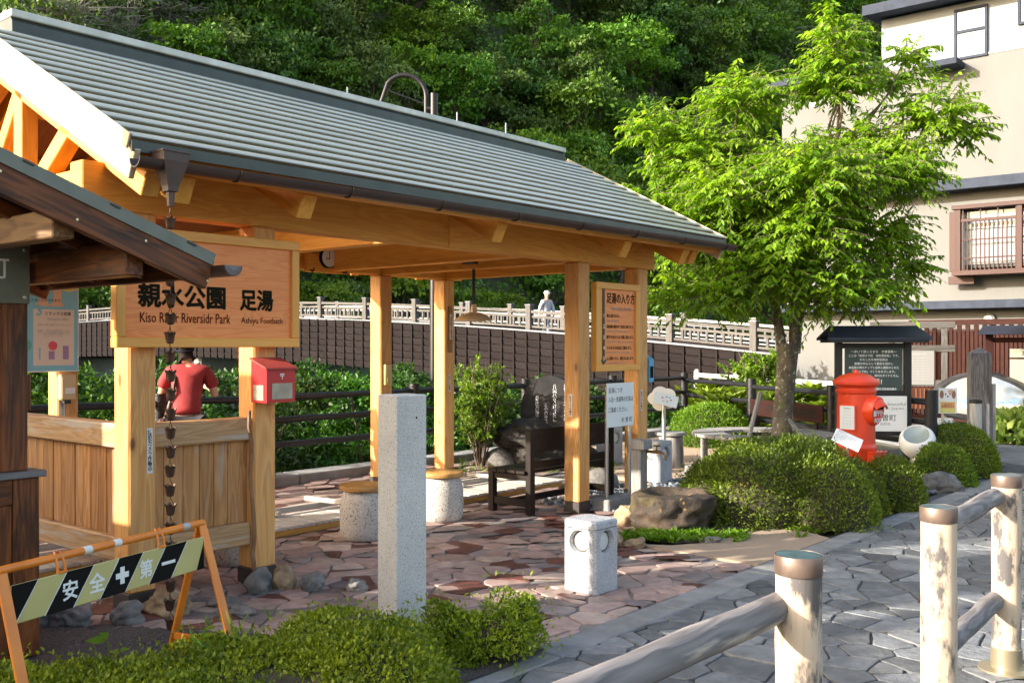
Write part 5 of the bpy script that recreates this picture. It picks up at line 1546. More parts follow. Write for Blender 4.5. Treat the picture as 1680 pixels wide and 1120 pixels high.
# round clipped hedges along the path
hg_ = 'clipped round hedges beside the path'
hedge('clipped_hedge', 'largest clipped dome hedge, right behind the stone basin', (2.60, 9.35, 0), [(-0.22, 0.0, 0, (0.66, 0.72, 0.70), 2.6), (0.19, -0.12, 0, (0.52, 0.72, 0.67), 2.6), (-0.60, 0.05, 0, (0.42, 0.55, 0.52), 2.4)], 52000, 0.034, LF_hedge, 41, hg_, 0.10, 0.055)
hedge('clipped_hedge', 'narrow clipped hedge squeezed between the largest dome and its small neighbour', (3.36, 9.62, 0), [(0, 0, 0, (0.20, 0.40, 0.47), 2.6)], 9500, 0.034, LF_hedge, 42, hg_, 0.08, 0.05)
hedge('clipped_hedge', 'small dense barrel shaped hedge just right of the red pillar post box', (3.80, 9.95, 0), [(0, 0, 0, (0.25, 0.40, 0.46), 2.7)], 10500, 0.033, LF_hedge, 43, hg_, 0.08, 0.045)
hedge('clipped_hedge', 'mound hedge before the white globe lamp with a brown boulder at its foot', (4.98, 11.55, 0), [(0, 0, 0, (0.35, 0.40, 0.44), 2.4)], 12000, 0.034, LF_hedge, 44, hg_, 0.06, 0.045)
hedge('clipped_hedge', 'farthest smooth round hedge in front of the grey marker post', (5.60, 12.55, 0), [(0, 0, 0, (0.47, 0.52, 0.59), 2.5)], 20000, 0.030, LF_hedge, 45, hg_, 0.05, 0.02)
hedge('clipped_hedge', 'round hedge behind the white flower shaped sign by the black fence', (3.22, 16.2, 0), [(0, 0, 0, (0.60, 0.62, 0.66), 2.3)], 16000, 0.042, LF_bush, 46, hg_, 0.06, 0.03)
sdd = 'grassy_clump'
hedge('striped_grass', 'clump of variegated bamboo grass at the right in front of the wooden screen', (8.55, 16.6, 0), [(0, 0, 0, (0.62, 0.6, 0.42), 2.2)], 2600, 0.22, leaf('bamboo_grass', (0.10, 0.19, 0.03), (0.36, 0.42, 0.12), trans=0.35), 47, None, 0.2, 0.05, cat='plant', up=0.5)
hedge('striped_grass', 'low bamboo grass left of the painted rock', (9.9, 19.6, 0), [(0, 0, 0, (0.8, 0.5, 0.35), 2.2)], 1500, 0.22, leaf('bamboo_grass', (0.10, 0.19, 0.03), (0.36, 0.42, 0.12)), 48, None, 0.2, 0.05, cat='plant', up=0.5)

def twig_bush(name, label, loc, rx, ry, h, n, size, mat, seed, stems=14, cat='shrub', lean=0.5, flat=1.0, group=None, r0=0.012, aspect=0.45):
    """Open shrub of many rising stems with leaves along them."""
    rng = np.random.default_rng(seed); t = thing(name, label, cat, loc, 0, group)
    mb = MB(); P = []; D = []
    for k in range(stems):
        a = rng.uniform(0, 2 * np.pi); q = np.sqrt(rng.uniform(0.02, 1))
        tip = np.array([rx * q * np.cos(a), ry * q * np.sin(a), h * (1 - 0.42 * q * q) * rng.uniform(0.78, 1.05)])
        b = np.array([tip[0] * 0.12, tip[1] * 0.12, 0.0]); m = (b + tip) / 2 + np.array([-tip[0] * 0.18, -tip[1] * 0.18, 0.05 * h]) + rng.normal(0, 0.03, 3)
        ts = np.linspace(0, 1, 7)[:, None]
        c = (1 - ts) ** 2 * b + 2 * ts * (1 - ts) * m + ts ** 2 * tip
        mb.tube(c.tolist(), [r0 * (1 - 0.75 * i / 6) for i in range(7)], 5)
        for s in range(int(5 + 4 * rng.uniform())):
            u = rng.uniform(0.3, 0.95); i = u * 6; i0 = int(i); p = c[i0] * (1 - (i - i0)) + c[min(i0 + 1, 6)] * (i - i0)
            dd = rng.normal(0, 1, 3); dd[2] = abs(dd[2]) * 0.8; dd /= np.linalg.norm(dd); e = p + dd * 0.20 * h * rng.uniform(0.5, 1.2)
            mb.tube([p.tolist(), e.tolist()], [r0 * 0.4, r0 * 0.15], 4)
            kk = int(n / (stems * 7)) + 1
            uu = rng.uniform(0.15, 1.05, kk)[:, None]
            P.append(p + (e - p) * uu + rng.normal(0, 0.012, (kk, 3))); D.append(np.tile(dd, (kk, 1)) + rng.normal(0, 0.8, (kk, 3)))
    P = np.concatenate(P); D = np.concatenate(D)
    V, F = leaf_arrays(P, D, unit(rng.normal(0, 0.6, (len(P), 3)) + np.array([0, 0, 1.0])), size * rng.uniform(0.6, 1.2, len(P)), size * aspect * rng.uniform(0.7, 1.1, len(P)))
    np_mesh('foliage', V, F, mat, t)
    mb.build('stem', M_twig, t)
    return t
twig_bush('leafy_shrub', 'tall upright fresh green shrub by the fence behind the far posts', (-0.42, 13.1, 0), 0.42, 0.4, 1.50, 9500, 0.055, LF_bush, 51, 34)

# ferns and low plants round the basin; weeds in hedge and bed
def tufts(name, label, spots, mat, seed, nl=16, ln=0.11, wd=0.02, up=0.9, cat='plants'):
    rng = np.random.default_rng(seed); P = []; D = []; Ls = []
    for (x, y, z, k) in spots:
        n = int(nl * k)
        a = rng.uniform(0, 2 * np.pi, n)
        P.append(np.stack([x + rng.normal(0, 0.02, n), y + rng.normal(0, 0.02, n), np.full(n, z)], 1))
        D.append(np.stack([np.cos(a), np.sin(a), rng.uniform(0.25, 1.2, n) * up], 1)); Ls.append(ln * k * rng.uniform(0.5, 1.2, n))
    P = np.concatenate(P); D = np.concatenate(D); Ls = np.concatenate(Ls)
    V, F = leaf_arrays(P, D, unit(rng.normal(0, 0.3, (len(P), 3)) + np.array([0, 0, 1.0])), Ls, Ls * wd / 0.11 * 1.0, fold=0.25)
    return tag(np_mesh(name, V, F, mat), label, cat, kind='stuff')
rn = random.Random(12)
tufts('fern_cover', 'bright low ferns and moss round the foot of the stone basin', [(rn.uniform(0.93, 1.95), 8.32 + rn.uniform(-0.22, 0.1) + 0.1 * abs(x_), 0.0, rn.uniform(0.5, 1.0)) for x_ in [rn.uniform(-1, 1) for k in range(75)]], LF_fern, 61, 22, 0.11, 0.035)
tufts('ground_cover', 'mixed low weeds along the hedge feet', [(*L(rn.uniform(3.9, 6.3), rn.uniform(-2.15, -1.85)).xy, 0.0, rn.uniform(0.3, 0.8)) for k in range(70)] + [(*L(rn.uniform(6.4, 9.5), rn.uniform(-2.2, -1.9)).xy, 0, rn.uniform(0.3, 0.7)) for k in range(40)], LF_bush, 62, 14, 0.12, 0.035)
tufts('wild_grass', 'thin weeds and grass blades growing through the azaleas', [(rn.uniform(-1.5, -0.45), rn.uniform(4.3, 4.95), 0.25, rn.uniform(0.4, 0.8)) for k in range(10)] + [(rn.uniform(-1.9, -1.0), rn.uniform(3.6, 4.3), 0.2, rn.uniform(0.4, 0.7)) for k in range(6)] + [(rn.uniform(-0.35, 0.15), rn.uniform(4.75, 5.2), 0.0, rn.uniform(0.3, 0.6)) for k in range(12)] + [(rn.uniform(-1.5, -0.8), rn.uniform(5.4, 5.9), 0.0, rn.uniform(0.3, 0.8)) for k in range(8)], LF_fern, 63, 7, 0.20, 0.010, 1.8)
tufts('moss_grass', 'short grass at the foot of the leafy shrub and poem stone', [(rn.uniform(-0.9, 1.4), rn.uniform(12.3, 13.7), 0.0, rn.uniform(0.4, 0.9)) for k in range(70)], LF_fern, 64, 12, 0.13, 0.012, 1.3)
tufts('fence_greenery', 'bright leafy creepers and bamboo grass behind the black fence by the tree', [(rn.uniform(3.4, 6.2), rn.uniform(17.0, 21.0), rn.uniform(0.0, 0.7), rn.uniform(0.8, 1.6)) for k in range(230)], LF_bush, 65, 20, 0.22, 0.05)
sprig = thing('seedling', 'single broad leaved seedling in the dark gravel bed', 'plant', (-2.02, 4.95, 0.0))
Vp = np.array([[0, 0, 0.13], [0.01, 0, 0.14], [0.04, 0.0, 0.09], [0.06, 0, 0.08]]); Vd = np.array([[-1, -0.2, 0.1], [-0.6, 0.4, 0.3], [0.3, -0.6, 0.0], [1, 0.2, 0.2]])
V, F = leaf_arrays(Vp, Vd, np.array([[0, -0.5, 1.0]] * 4), np.array([0.10, 0.07, 0.08, 0.06]), np.array([0.06, 0.05, 0.05, 0.04]))
np_mesh('leaf_blade', V, F, LF_fern, sprig)
mb = MB(); mb.tube([(0.02, 0, 0), (0.01, 0, 0.13)], 0.003, 5); mb.build('stem', LF_fern, sprig)

# ------------------------------------------------------------------ the tree by the round bench
TX, TY = 3.68, 13.6
tree = thing('shade_tree', 'broad crowned deciduous tree with lichened forked trunk inside the round bench', 'tree', (TX, TY, 0))
rng = np.random.default_rng(77); rnd = random.Random(77)
mb = MB()
trunk = [(0, 0, -0.05), (0.0, 0, 0.25), (0.02, 0.0, 0.7), (0.06, 0.0, 1.15), (0.10, 0.02, 1.62)]
mb.tube(trunk, [0.185, 0.140, 0.128, 0.130, 0.145], 20)
limbs = []
for (dx, dy, dz, r) in ((-0.70, 0.1, 2.6, 0.075), (0.60, 0.1, 2.8, 0.085), (0.15, 0.7, 2.5, 0.07), (0.1, -0.65, 2.3, 0.06)):
    b = np.array([0.10 + 0.08 * np.sign(dx), 0.02, 1.50]); tip = b + np.array([dx, dy, dz])
    m = b + np.array([dx * 0.22, dy * 0.3, dz * 0.55])
    ts = np.linspace(0, 1, 9)[:, None]; c = (1 - ts) ** 2 * b + 2 * ts * (1 - ts) * m + ts ** 2 * tip + rng.normal(0, 0.015, (9, 3)) * ts
    mb.tube(c.tolist(), [r * (1 - 0.75 * i / 8) for i in range(9)], 12); limbs.append(c)
tk = mb.build('trunk', M_bark, tree, smooth=True, angle=80)
# lobes of the crown: offsets from the trunk in metres (across, depth, height) and radius
lobes = [(0.05, 0.0, 3.55, 1.35), (-1.05, 0.1, 4.15, 0.80), (-1.25, -0.2, 3.1, 0.72), (1.25, 0.1, 4.15, 0.85), (2.05, -0.1, 4.75, 0.55), (1.15, -0.1, 3.05, 0.70), (-0.35, -0.5, 2.55, 0.80),
         (0.75, 0.1, 5.15, 0.55), (1.75, 0.3, 5.30, 0.30), (0.72, -0.2, 5.72, 0.26), (-0.55, 0.0, 4.95, 0.62), (0.40, -0.7, 2.35, 0.66), (-1.75, 0.0, 4.55, 0.42), (1.60, 0.0, 2.65, 0.42), (0.2, 0.9, 3.9, 0.9), (0.1, -1.0, 3.7, 0.9), (1.3, -0.7, 3.8, 0.6), (-0.9, -0.8, 3.6, 0.6), (2.45, 0.0, 4.5, 0.28), (-1.45, -0.1, 2.35, 0.42), (-1.0, -0.5, 2.2, 0.5), (0.95, -0.6, 2.35, 0.5), (0.0, -0.9, 3.0, 0.7), (-0.7, 0.6, 3.0, 0.8), (-1.75, -0.2, 3.5, 0.45), (0.68, 0.0, 6.0, 0.20), (1.78, 0.2, 5.62, 0.22), (0.72, -0.1, 5.4, 0.34)]
Pl = []; Dl = []; Ll = []; mbt = MB()
allc = np.concatenate(limbs)
for (cx, cy_, cz, r) in lobes:
    n = max(26, int(52 * r ** 2 * 7.0))
    c0 = np.array([cx, cy_, cz])
    j = np.argmin(np.linalg.norm(allc - c0 * np.array([0.55, 0.55, 0.85]), axis=1)); st0 = allc[j]
    jj = rng.normal(0, 0.07, (3, 3)); mbt.tube([st0.tolist(), (st0 * 0.7 + c0 * 0.3 + jj[0]).tolist(), (st0 * 0.35 + c0 * 0.65 + jj[1]).tolist(), c0.tolist()], [0.026, 0.018, 0.012, 0.006], 6)
    for k in range(n):
        d = rng.normal(0, 1, 3); d /= np.linalg.norm(d); d[2] = d[2] * 0.75 + 0.1
        q = r * rng.uniform(0.35, 1.0) ** 0.6
        base = c0 + d * q * 0.55
        out = np.array([d[0], d[1], 0.22 + 0.35 * d[2]]) + rng.normal(0, 0.25, 3); out /= np.linalg.norm(out)
        ln = rng.uniform(0.34, 0.62) * (0.7 + 0.4 * min(r, 1))
        nl = int(rng.integers(11, 17))
        t = np.linspace(0.02, 1, nl)
        droop = 0.32 * ln * (t ** 2.0)
        pts = base + out * (t * ln)[:, None]; pts[:, 2] -= droop
        mbt.tube([base.tolist(), pts[nl // 2].tolist(), pts[-1].tolist()], [0.007, 0.005, 0.003], 4, caps=False)
        side = np.cross(out, [0, 0, 1.0]); side /= np.linalg.norm(side) + 1e-6
        sg_ = np.where(np.arange(nl) % 2 == 0, 1, -1)[:, None]
        dirs = out * 0.55 + side * sg_ * 0.75 + np.array([0, 0, -0.85]) + rng.normal(0, 0.22, (nl, 3))
        Pl.append(pts); Dl.append(dirs); Ll.append(rng.uniform(0.085, 0.165, nl) * (1 - 0.25 * t))
P = np.concatenate(Pl); D = np.concatenate(Dl); Ln = np.concatenate(Ll)
V, F = leaf_arrays(P, D, unit(rng.normal(0, 0.45, (len(P), 3)) + np.array([0, 0, 1.0])), Ln, Ln * 0.40, fold=0.15)
np_mesh('crown', V, F, LF_tree, tree)
mbt.build('branch', M_twig, tree)
for (x0_, y0_, x1_, y1_, z1_) in ((-0.62, -0.35, -0.30, -0.05, 0.98), (0.55, -0.15, 0.05, -0.1, 0.62)):
    beam('tree_prop', (x0_, y0_, 0.02), (x1_, y1_, z1_), 0.06, 0.06, M_grey, tree, 0.02)

# ------------------------------------------------------------------ forest on the far slope
def forest_tree(name, label, group, kind, seed, h, r, nl, size, mat, trunk_r=0.16, conical=False, bare=False):
    rng = np.random.default_rng(seed); t = thing(name, label, 'tree', (0, 0, 0), 0, group)
    mb = MB()
    bend = rng.normal(0, 0.25, 2)
    tc = [(bend[0] * (z / h) ** 2 * 2, bend[1] * (z / h) ** 2 * 2, z - 0.6) for z in np.linspace(0, h * 0.85, 7)]
    mb.tube(tc, [trunk_r * (1 - 0.8 * i / 6) for i in range(7)], 7)
    P = []; N = []
    nlob = 30 if not conical else 16
    lob = []
    for k in range(nlob):
        if conical:
            z = h * (0.15 + 0.82 * k / nlob); rr_ = r * (1 - 0.9 * k / nlob) + 0.15; a = rng.uniform(0, 6.28)
            lob.append((np.array([0.25 * rr_ * np.cos(a), 0.25 * rr_ * np.sin(a), z]), np.array([rr_, rr_, h * 0.09])))
        else:
            a = rng.uniform(0, 6.28); q = r * np.sqrt(rng.uniform(0, 1)) * 0.72; z = h * rng.uniform(0.32, 0.92)
            q *= 1.15 - 0.9 * abs(z / h - 0.55)
            s = r * rng.uniform(0.20, 0.46)
            lob.append((np.array([q * np.cos(a), q * np.sin(a), z]), np.array([s * rng.uniform(0.8, 1.3), s * rng.uniform(0.8, 1.3), s * rng.uniform(0.28, 0.5)])))
    for c, s in lob:
        e = tc[min(6, max(2, int(6 * c[2] / h * 0.8)))]
        mb.tube([e, ((e[0] + c[0]) / 2, (e[1] + c[1]) / 2, (e[2] + c[2]) / 2 + 0.1), tuple(c)], [trunk_r * 0.32, trunk_r * 0.2, 0.02], 5)
        if bare:
            for q in range(9):
                d = rng.normal(0, 1, 3); d[2] = abs(d[2]); d /= np.linalg.norm(d); e2 = c + d * s * 2.0; m2 = (c + e2) / 2 + rng.normal(0, 0.15, 3)
                mb.tube([tuple(c), tuple(m2), tuple(e2)], [0.045, 0.032, 0.012], 4, caps=False)
        k = int(nl / nlob * (0.25 if bare else 1))
        d = sphere_dirs(rng, k, -0.55)
        tl = rng.normal(0, 0.22, 2); off = d * s * (rng.uniform(0.25, 1.12, k) ** 0.7)[:, None] * (1 + bumps(d, seed + len(P), 0.16))[:, None]; off[:, 2] += off[:, 0] * tl[0] + off[:, 1] * tl[1] - 0.10 * (off[:, 0] ** 2 + off[:, 1] ** 2) / s[0]
        P.append(c + off); N.append(d)
    P = np.concatenate(P); N = np.concatenate(N)
    n = len(P)
    D = unit(N * 0.7 + rng.normal(0, 0.8, (n, 3)) - np.array([0, 0, 0.25])); Fn = unit(N + rng.normal(0, 0.6, (n, 3)) + np.array([0, 0, 0.5]))
    Ln = size * rng.uniform(0.6, 1.35, n)
    V, F = leaf_arrays(P, D, Fn, Ln, Ln * 0.62, fold=0.2)
    np_mesh('crown', V, F, mat, t)
    mb.build('trunk', M_twig if not bare else std('pale_bark', (0.30, 0.27, 0.24), (0.18, 0.16, 0.14), rough=0.9, bmp=0), t)
    return t
protos = []
kinds = [('broadleaf_tree', 'mid green broadleaf tree among the others on the steep forest slope', 'mid green trees on the slope', LF_hill[0], 8.5, 3.9),
         ('broadleaf_tree', 'dark broadleaf tree among the others on the steep forest slope', 'dark trees on the slope', LF_hill[1], 9.0, 3.7),
         ('broadleaf_tree', 'fresh light green tree among the others on the steep forest slope', 'light green trees on the slope', LF_hill[2], 7.5, 3.6),
         ('broadleaf_tree', 'loose grey green tree with visible pale limbs on the steep forest slope', 'grey green trees on the slope', LF_hill[3], 8.0, 3.7),
         ('broadleaf_tree', 'mid green broadleaf tree among the others on the steep forest slope', 'mid green trees on the slope', LF_hill[0], 10.0, 4.2),
         ('conifer_tree', 'narrow cone shaped conifer standing up on the forest slope', 'conifers on the slope', LF_hill[3], 9.0, 1.9),
         ('bare_tree', 'half bare tree with pale tangled branches on the forest slope', 'half bare trees on the slope', LF_hill[3], 8.5, 3.9)]
for i, (nm, lb, gr, mt, h, r) in enumerate(kinds):
    protos.append(forest_tree(nm, lb, gr, i, 200 + i, h, r, 5200 if i != 5 else 3600, 0.36, mt, 0.17, i == 5, i == 6))
rf = random.Random(99)
used = [False] * len(protos); spots = []
tries = 0
while len(spots) < 290 and tries < 60000:
    tries += 1
    d = 55.5 + 125 * rf.random() ** 1.1; s = rf.uniform(14, 330)
    w = L(s, d, hill_h(s, d))
    if w.y < 20: continue
    u = 840 + 1633 * w.x / w.y; v = 567 + (1.6 - w.z - 5) * 1633 / w.y
    if u < -110 or u > 1540 or v < -170: continue
    dm = 3.3 + 0.033 * max(0, w.y - 75) + (d - 55) * 0.012
    if 1120 < u < 1480: dm *= 0.72
    if any((s - a) ** 2 + (d - b) ** 2 < dm * dm for a, b in spots): continue
    spots.append((s, d))
    px = w.y
    if d < 58.5 and rf.random() < 0.6: k = 2
    elif d > 58 and u < 330 and v < 120 and rf.random() < 0.55: k = 6
    else: k = rf.choices(range(7), (26, 24, 15, 12, 15, 3, 5))[0]
    o = protos[k] if not used[k] else copy_tree(protos[k])
    used[k] = True
    sc = rf.uniform(0.85, 1.25) * (0.78 if d < 58 else 1.05 + 0.0075 * max(0, w.y - 85))
    # which part of the slope it stands on, so that the label points to a few trees only
    hz = 'above the roof hopper' if u < 330 else 'left of the arched lamp' if u < 660 else 'right of the arched lamp' if u < 930 else 'beyond the roof end' if u < 1120 else 'behind the shade tree' if u < 1330 else 'beside the beige building'
    vz = 'just behind the bridge rail' if d < 58.5 and v > 240 else 'low' if v > 200 else 'midway up' if v > 60 else 'high up'
    kn = ('mid green broadleaf tree', 'dark broadleaf tree', 'fresh light green tree', 'loose grey green tree', 'tall mid green tree', 'cone shaped conifer', 'half bare pale branched tree')[k]
    o['label'] = '%s %s on the slope %s' % (kn, vz, hz) if 'bridge' not in vz else '%s %s %s' % (kn, vz, hz)
    o['group'] = o['label'] + ' group'
    o.location = (w.x, w.y, w.z - 0.5); o.rotation_euler = (rf.uniform(-.06, .06), rf.uniform(-.06, .06), rf.uniform(0, 6.28)); o.scale = (sc, sc, sc * rf.uniform(0.9, 1.15))
# undergrowth that covers the slope between the trees
rng = np.random.default_rng(5)
n = 200000
s_ = rng.uniform(14, 340, n); d_ = 55 + 140 * rng.uniform(0, 1, n) ** 1.3
W0 = np.stack([OX + s_ * CS - d_ * SN, OY + s_ * SN + d_ * CS], 1)
uu = 840 + 1633 * W0[:, 0] / np.maximum(W0[:, 1], 1)
ok = (W0[:, 1] > 20) & (uu > -120) & (uu < 1560)
s_, d_ = s_[ok], d_[ok]
zz = np.array([hill_h(a, b) for a, b in zip(s_, d_)])
P = np.stack([s_, d_, zz + rng.uniform(-0.1, 1.7, len(s_)) ** 1.0 * 0.9], 1)
D = rng.normal(0, 0.7, (len(P), 3)) + np.array([0, -0.4, 0.1]); Fn = unit(rng.normal(0, 0.5, (len(P), 3)) + np.array([0, -0.5, 0.7]))
Ln = 0.7 * rng.uniform(0.6, 1.3, len(P))
V, F = leaf_arrays(P, D, Fn, Ln, Ln * 0.6)
ug = np_mesh('undergrowth', V, F, LF_hill[0], None, PAV)
tag(ug, 'dense dark undergrowth covering the forest slope between the trees', 'undergrowth', kind='stuff')

# shrubs on the near river bank below the fence, and on the far bank
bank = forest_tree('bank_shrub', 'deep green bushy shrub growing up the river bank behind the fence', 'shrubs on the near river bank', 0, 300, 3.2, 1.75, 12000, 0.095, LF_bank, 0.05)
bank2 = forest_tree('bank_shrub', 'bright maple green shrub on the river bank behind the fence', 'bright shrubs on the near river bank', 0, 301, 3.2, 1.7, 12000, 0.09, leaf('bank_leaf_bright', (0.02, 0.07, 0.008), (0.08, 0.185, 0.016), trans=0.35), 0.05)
u1 = u2 = False
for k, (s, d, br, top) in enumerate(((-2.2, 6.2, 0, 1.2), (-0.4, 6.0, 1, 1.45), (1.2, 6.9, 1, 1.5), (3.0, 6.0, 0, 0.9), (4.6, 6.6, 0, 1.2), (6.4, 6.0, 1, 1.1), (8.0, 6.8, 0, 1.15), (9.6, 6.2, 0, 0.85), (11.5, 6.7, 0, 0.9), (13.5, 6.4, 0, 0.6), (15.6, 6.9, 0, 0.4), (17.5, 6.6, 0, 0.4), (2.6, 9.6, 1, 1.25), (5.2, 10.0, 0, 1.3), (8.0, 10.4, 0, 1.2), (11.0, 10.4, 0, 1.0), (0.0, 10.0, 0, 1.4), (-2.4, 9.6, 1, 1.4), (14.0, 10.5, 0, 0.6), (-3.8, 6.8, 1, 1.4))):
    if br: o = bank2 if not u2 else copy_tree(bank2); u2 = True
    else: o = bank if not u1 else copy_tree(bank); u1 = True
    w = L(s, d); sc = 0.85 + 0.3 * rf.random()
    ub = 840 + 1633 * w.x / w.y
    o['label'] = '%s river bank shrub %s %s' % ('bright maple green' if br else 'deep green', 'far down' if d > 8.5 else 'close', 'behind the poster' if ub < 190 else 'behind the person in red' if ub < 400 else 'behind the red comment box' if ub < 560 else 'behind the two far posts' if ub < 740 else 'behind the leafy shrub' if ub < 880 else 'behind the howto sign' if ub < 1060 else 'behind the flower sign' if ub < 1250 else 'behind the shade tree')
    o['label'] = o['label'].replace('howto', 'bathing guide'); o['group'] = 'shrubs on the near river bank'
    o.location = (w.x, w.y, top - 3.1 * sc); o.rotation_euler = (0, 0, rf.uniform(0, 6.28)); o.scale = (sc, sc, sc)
twig_bush('maple_bush', 'light green maple bush left of the information kiosk in front of the house', (9.4, 22.0, 0), 1.7, 0.8, 2.7, 7000, 0.16, LF_tree, 71, 26, 'bush', r0=0.03)
twig_bush('maple_bush', 'rounded green bush beside the end of the bridge behind the tree trunk', (5.6, 22.5, 0.0), 0.9, 0.7, 1.6, 5000, 0.12, LF_bush, 72, 22, 'bush', r0=0.02)
# ------------------------------------------------------------------ fences by the river
def rod_fence(name, label, pts, heights, rails, mat, pr, rr, cap=False):
    t = thing(name, label, 'fence', (pts[0][0], pts[0][1], 0), 0)
    o = Vector((pts[0][0], pts[0][1], 0))
    P = [Vector((x, y, 0)) - o for x, y in pts]
    for p, h in zip(P, heights):
        rn = random.Random(int(p.x * 100)); mb = MB()
        mb.tube([(p.x, p.y, h * k / 6) for k in range(7)], [pr * rn.uniform(0.94, 1.06) for k in range(7)], 12)
        mb.build('post', mat, t, smooth=True)
    for i in range(len(P) - 1):
        for z in rails:
            a, b = P[i], P[i + 1]
            mb = MB(); rn = random.Random(i * 10 + int(z * 100))
            mb.tube([(a.x + (b.x - a.x) * k / 8, a.y + (b.y - a.y) * k / 8, z * heights[i] / heights[0] + 0.004 * rn.uniform(-1, 1)) for k in range(9)], [rr * rn.uniform(0.94, 1.06) for k in range(9)], 10)
            mb.build('rail', mat, t, smooth=True)
    return t
fs = [-5.36, -3.03, -0.7, 1.63, 3.0, 5.33, 7.67, 10.0, 12.37]
fpts = [tuple(L(s, 3.92).xy) for s in fs]
rod_fence('riverside_fence', 'black bark textured rail fence along the river edge behind the shelter', fpts, [1.10] * len(fs), (1.0, 0.74, 0.45), M_fence, 0.072, 0.038)
pts2 = [fpts[-1], (3.98, 16.55), (4.64, 14.45), (5.22, 12.4)]
rod_fence('garden_fence', 'black rail fence running behind the tree towards the kiosk', [(x + 0.001, y) for x, y in pts2], [1.09, 1.05, 1.03, 1.05], (0.95, 0.68, 0.40), M_fence, 0.076, 0.04)
pts3 = [(5.05, 27.2), (5.62, 24.9), (6.2, 22.6), (6.78, 20.4), (7.3, 18.4)]
wf = thing('pale_log_fence', 'weathered whitish log fence along the lane behind the black fence', 'fence', (pts3[0][0], pts3[0][1], 0))
o = Vector((*pts3[0], 0)); P = [Vector((x, y, 0)) - o for x, y in pts3]
M_paint = wood('flaking_white_log', (0.60, 0.58, 0.54), (0.40, 0.38, 0.36), knots=0.1, bmp=0.3, weather=((0.26, 0.25, 0.25), 0.55, 0.9), var=0.05)
for p in P:
    q = beam('post', (p.x, p.y, 0), (p.x, p.y, 0.96), 0.15, 0.15, M_paint, wf, 0.05)
for i in range(len(P) - 1):
    for z in (0.80, 0.38):
        mb = MB(); a, b = P[i] + Vector((0, 0, z)), P[i + 1] + Vector((0, 0, z)); l = (b - a).length
        mb.tube([(-l / 2 + l * k / 4, 0, 0) for k in range(5)], 0.062, 10); mb.build('rail', M_paint, wf, beam_matrix(a, b), smooth=True)
# brown banner board on the black fence
bn2 = thing('brown_banner', 'long brown board with dark brush characters fixed low on the black fence', 'banner', (4.30, 15.42, 0), math.atan2(14.45 - 16.55, 4.64 - 3.98) )
bl2 = 2.0
mb = MB(); mb.box((0, -0.09, 0.60), (bl2, 0.02, 0.26), None, 0.003); bnb = mb.build('board', std('brown_panel', (0.028, 0.012, 0.010), (0.022, 0.009, 0.008), rough=0.85, bmp=0.03, spec=0.08), bn2)
text('lettering', '中山道福島宿', M_ink, bnb, face_m(0.15, -0.1012, 0.605), h=0.15, w=1.35, bold=0.03)
for x in (-0.8, 0.0, 0.8):
    mb = MB(); mb.box((x, -0.07, 0.34), (0.07, 0.03, 0.30)); mb.build('bracket', M_bench, bn2)

# ------------------------------------------------------------------ round bench, log stool, flower sign
rbn = thing('round_bench', 'weathered grey plank bench built in a ring round the tree', 'bench', (TX - 0.28, TY - 0.1, 0))
for k in range(30):
    a0 = 2 * math.pi * k / 30; a1 = a0 + 2 * math.pi / 30 - 0.012
    mb = MB(); z0, z1 = 0.385, 0.425
    v = []
    rj = random.Random(k).uniform(-0.008, 0.008)
    for z in (z0, z1):
        for r, a in ((0.52, a0), (0.95 + rj, a0), (0.95 + rj, a1), (0.52, a1)): v.append((r * math.cos(a), r * math.sin(a), z))
    mb.add(v, [[0, 1, 2, 3], [7, 6, 5, 4], [0, 4, 5, 1], [1, 5, 6, 2], [2, 6, 7, 3], [3, 7, 4, 0]])
    mb.build('seat_plank', M_grey, rbn)
for k in range(7):
    a = 2 * math.pi * k / 7 + 0.2
    mb = MB(); mb.tube([(0.78 * math.cos(a), 0.78 * math.sin(a), 0), (0.78 * math.cos(a), 0.78 * math.sin(a), 0.384)], 0.05, 10); mb.build('leg', M_grey, rbn)
ls = thing('log_stool', 'old log stool with a thin round grey seat next to the tan path', 'stool', (2.10, 13.2, 0))
mb = MB(); mb.lathe([(0.17, 0), (0.175, 0.2), (0.165, 0.40)], 22); mb.build('log_base', std('old_log', (0.36, 0.33, 0.30), (0.08, 0.06, 0.055), rough=0.9, scale=3, stretch=(3, 3, 0.8), bmp=0.6), ls, smooth=True)
mb = MB(); mb.lathe([(0.19, 0.415), (0.20, 0.42), (0.20, 0.455), (0.19, 0.46)], 28); mb.build('seat', M_grey, ls)
fsn = thing('flower_sign', 'white flower shaped sign on a steel tube with a tilted leaflet plate', 'sign', (1.92, 12.6, 0), R(-10))
mb = MB(); mb.tube([(0, 0, 0), (0, 0, 0.95)], 0.027, 12); mb.build('pole', M_steel, fsn, smooth=True)
mb = MB()
fl = []
for k in range(60):
    a = 2 * math.pi * k / 60; r = 0.135 + 0.025 * abs(math.sin(2.5 * a)); fl.append((r * math.cos(a) * 1.15, r * math.sin(a)))
mb.prism(fl, -0.004, 0.004, Matrix.Translation((-0.02, 0.05, 0.93)) @ Matrix.Rotation(R(78), 4, 'X')); mb.build('petal_plate', M_white, fsn)
tilt = Matrix.Translation((0.03, -0.06, 0.92)) @ Matrix.Rotation(R(14), 4, 'Y') @ Matrix.Rotation(R(38), 4, 'X')
mb = MB(); mb.box((0, 0, 0), (0.30, 0.22, 0.008), None, 0.002)
pp = mb.build('leaflet_plate', M_whitesign, fsn, tilt)
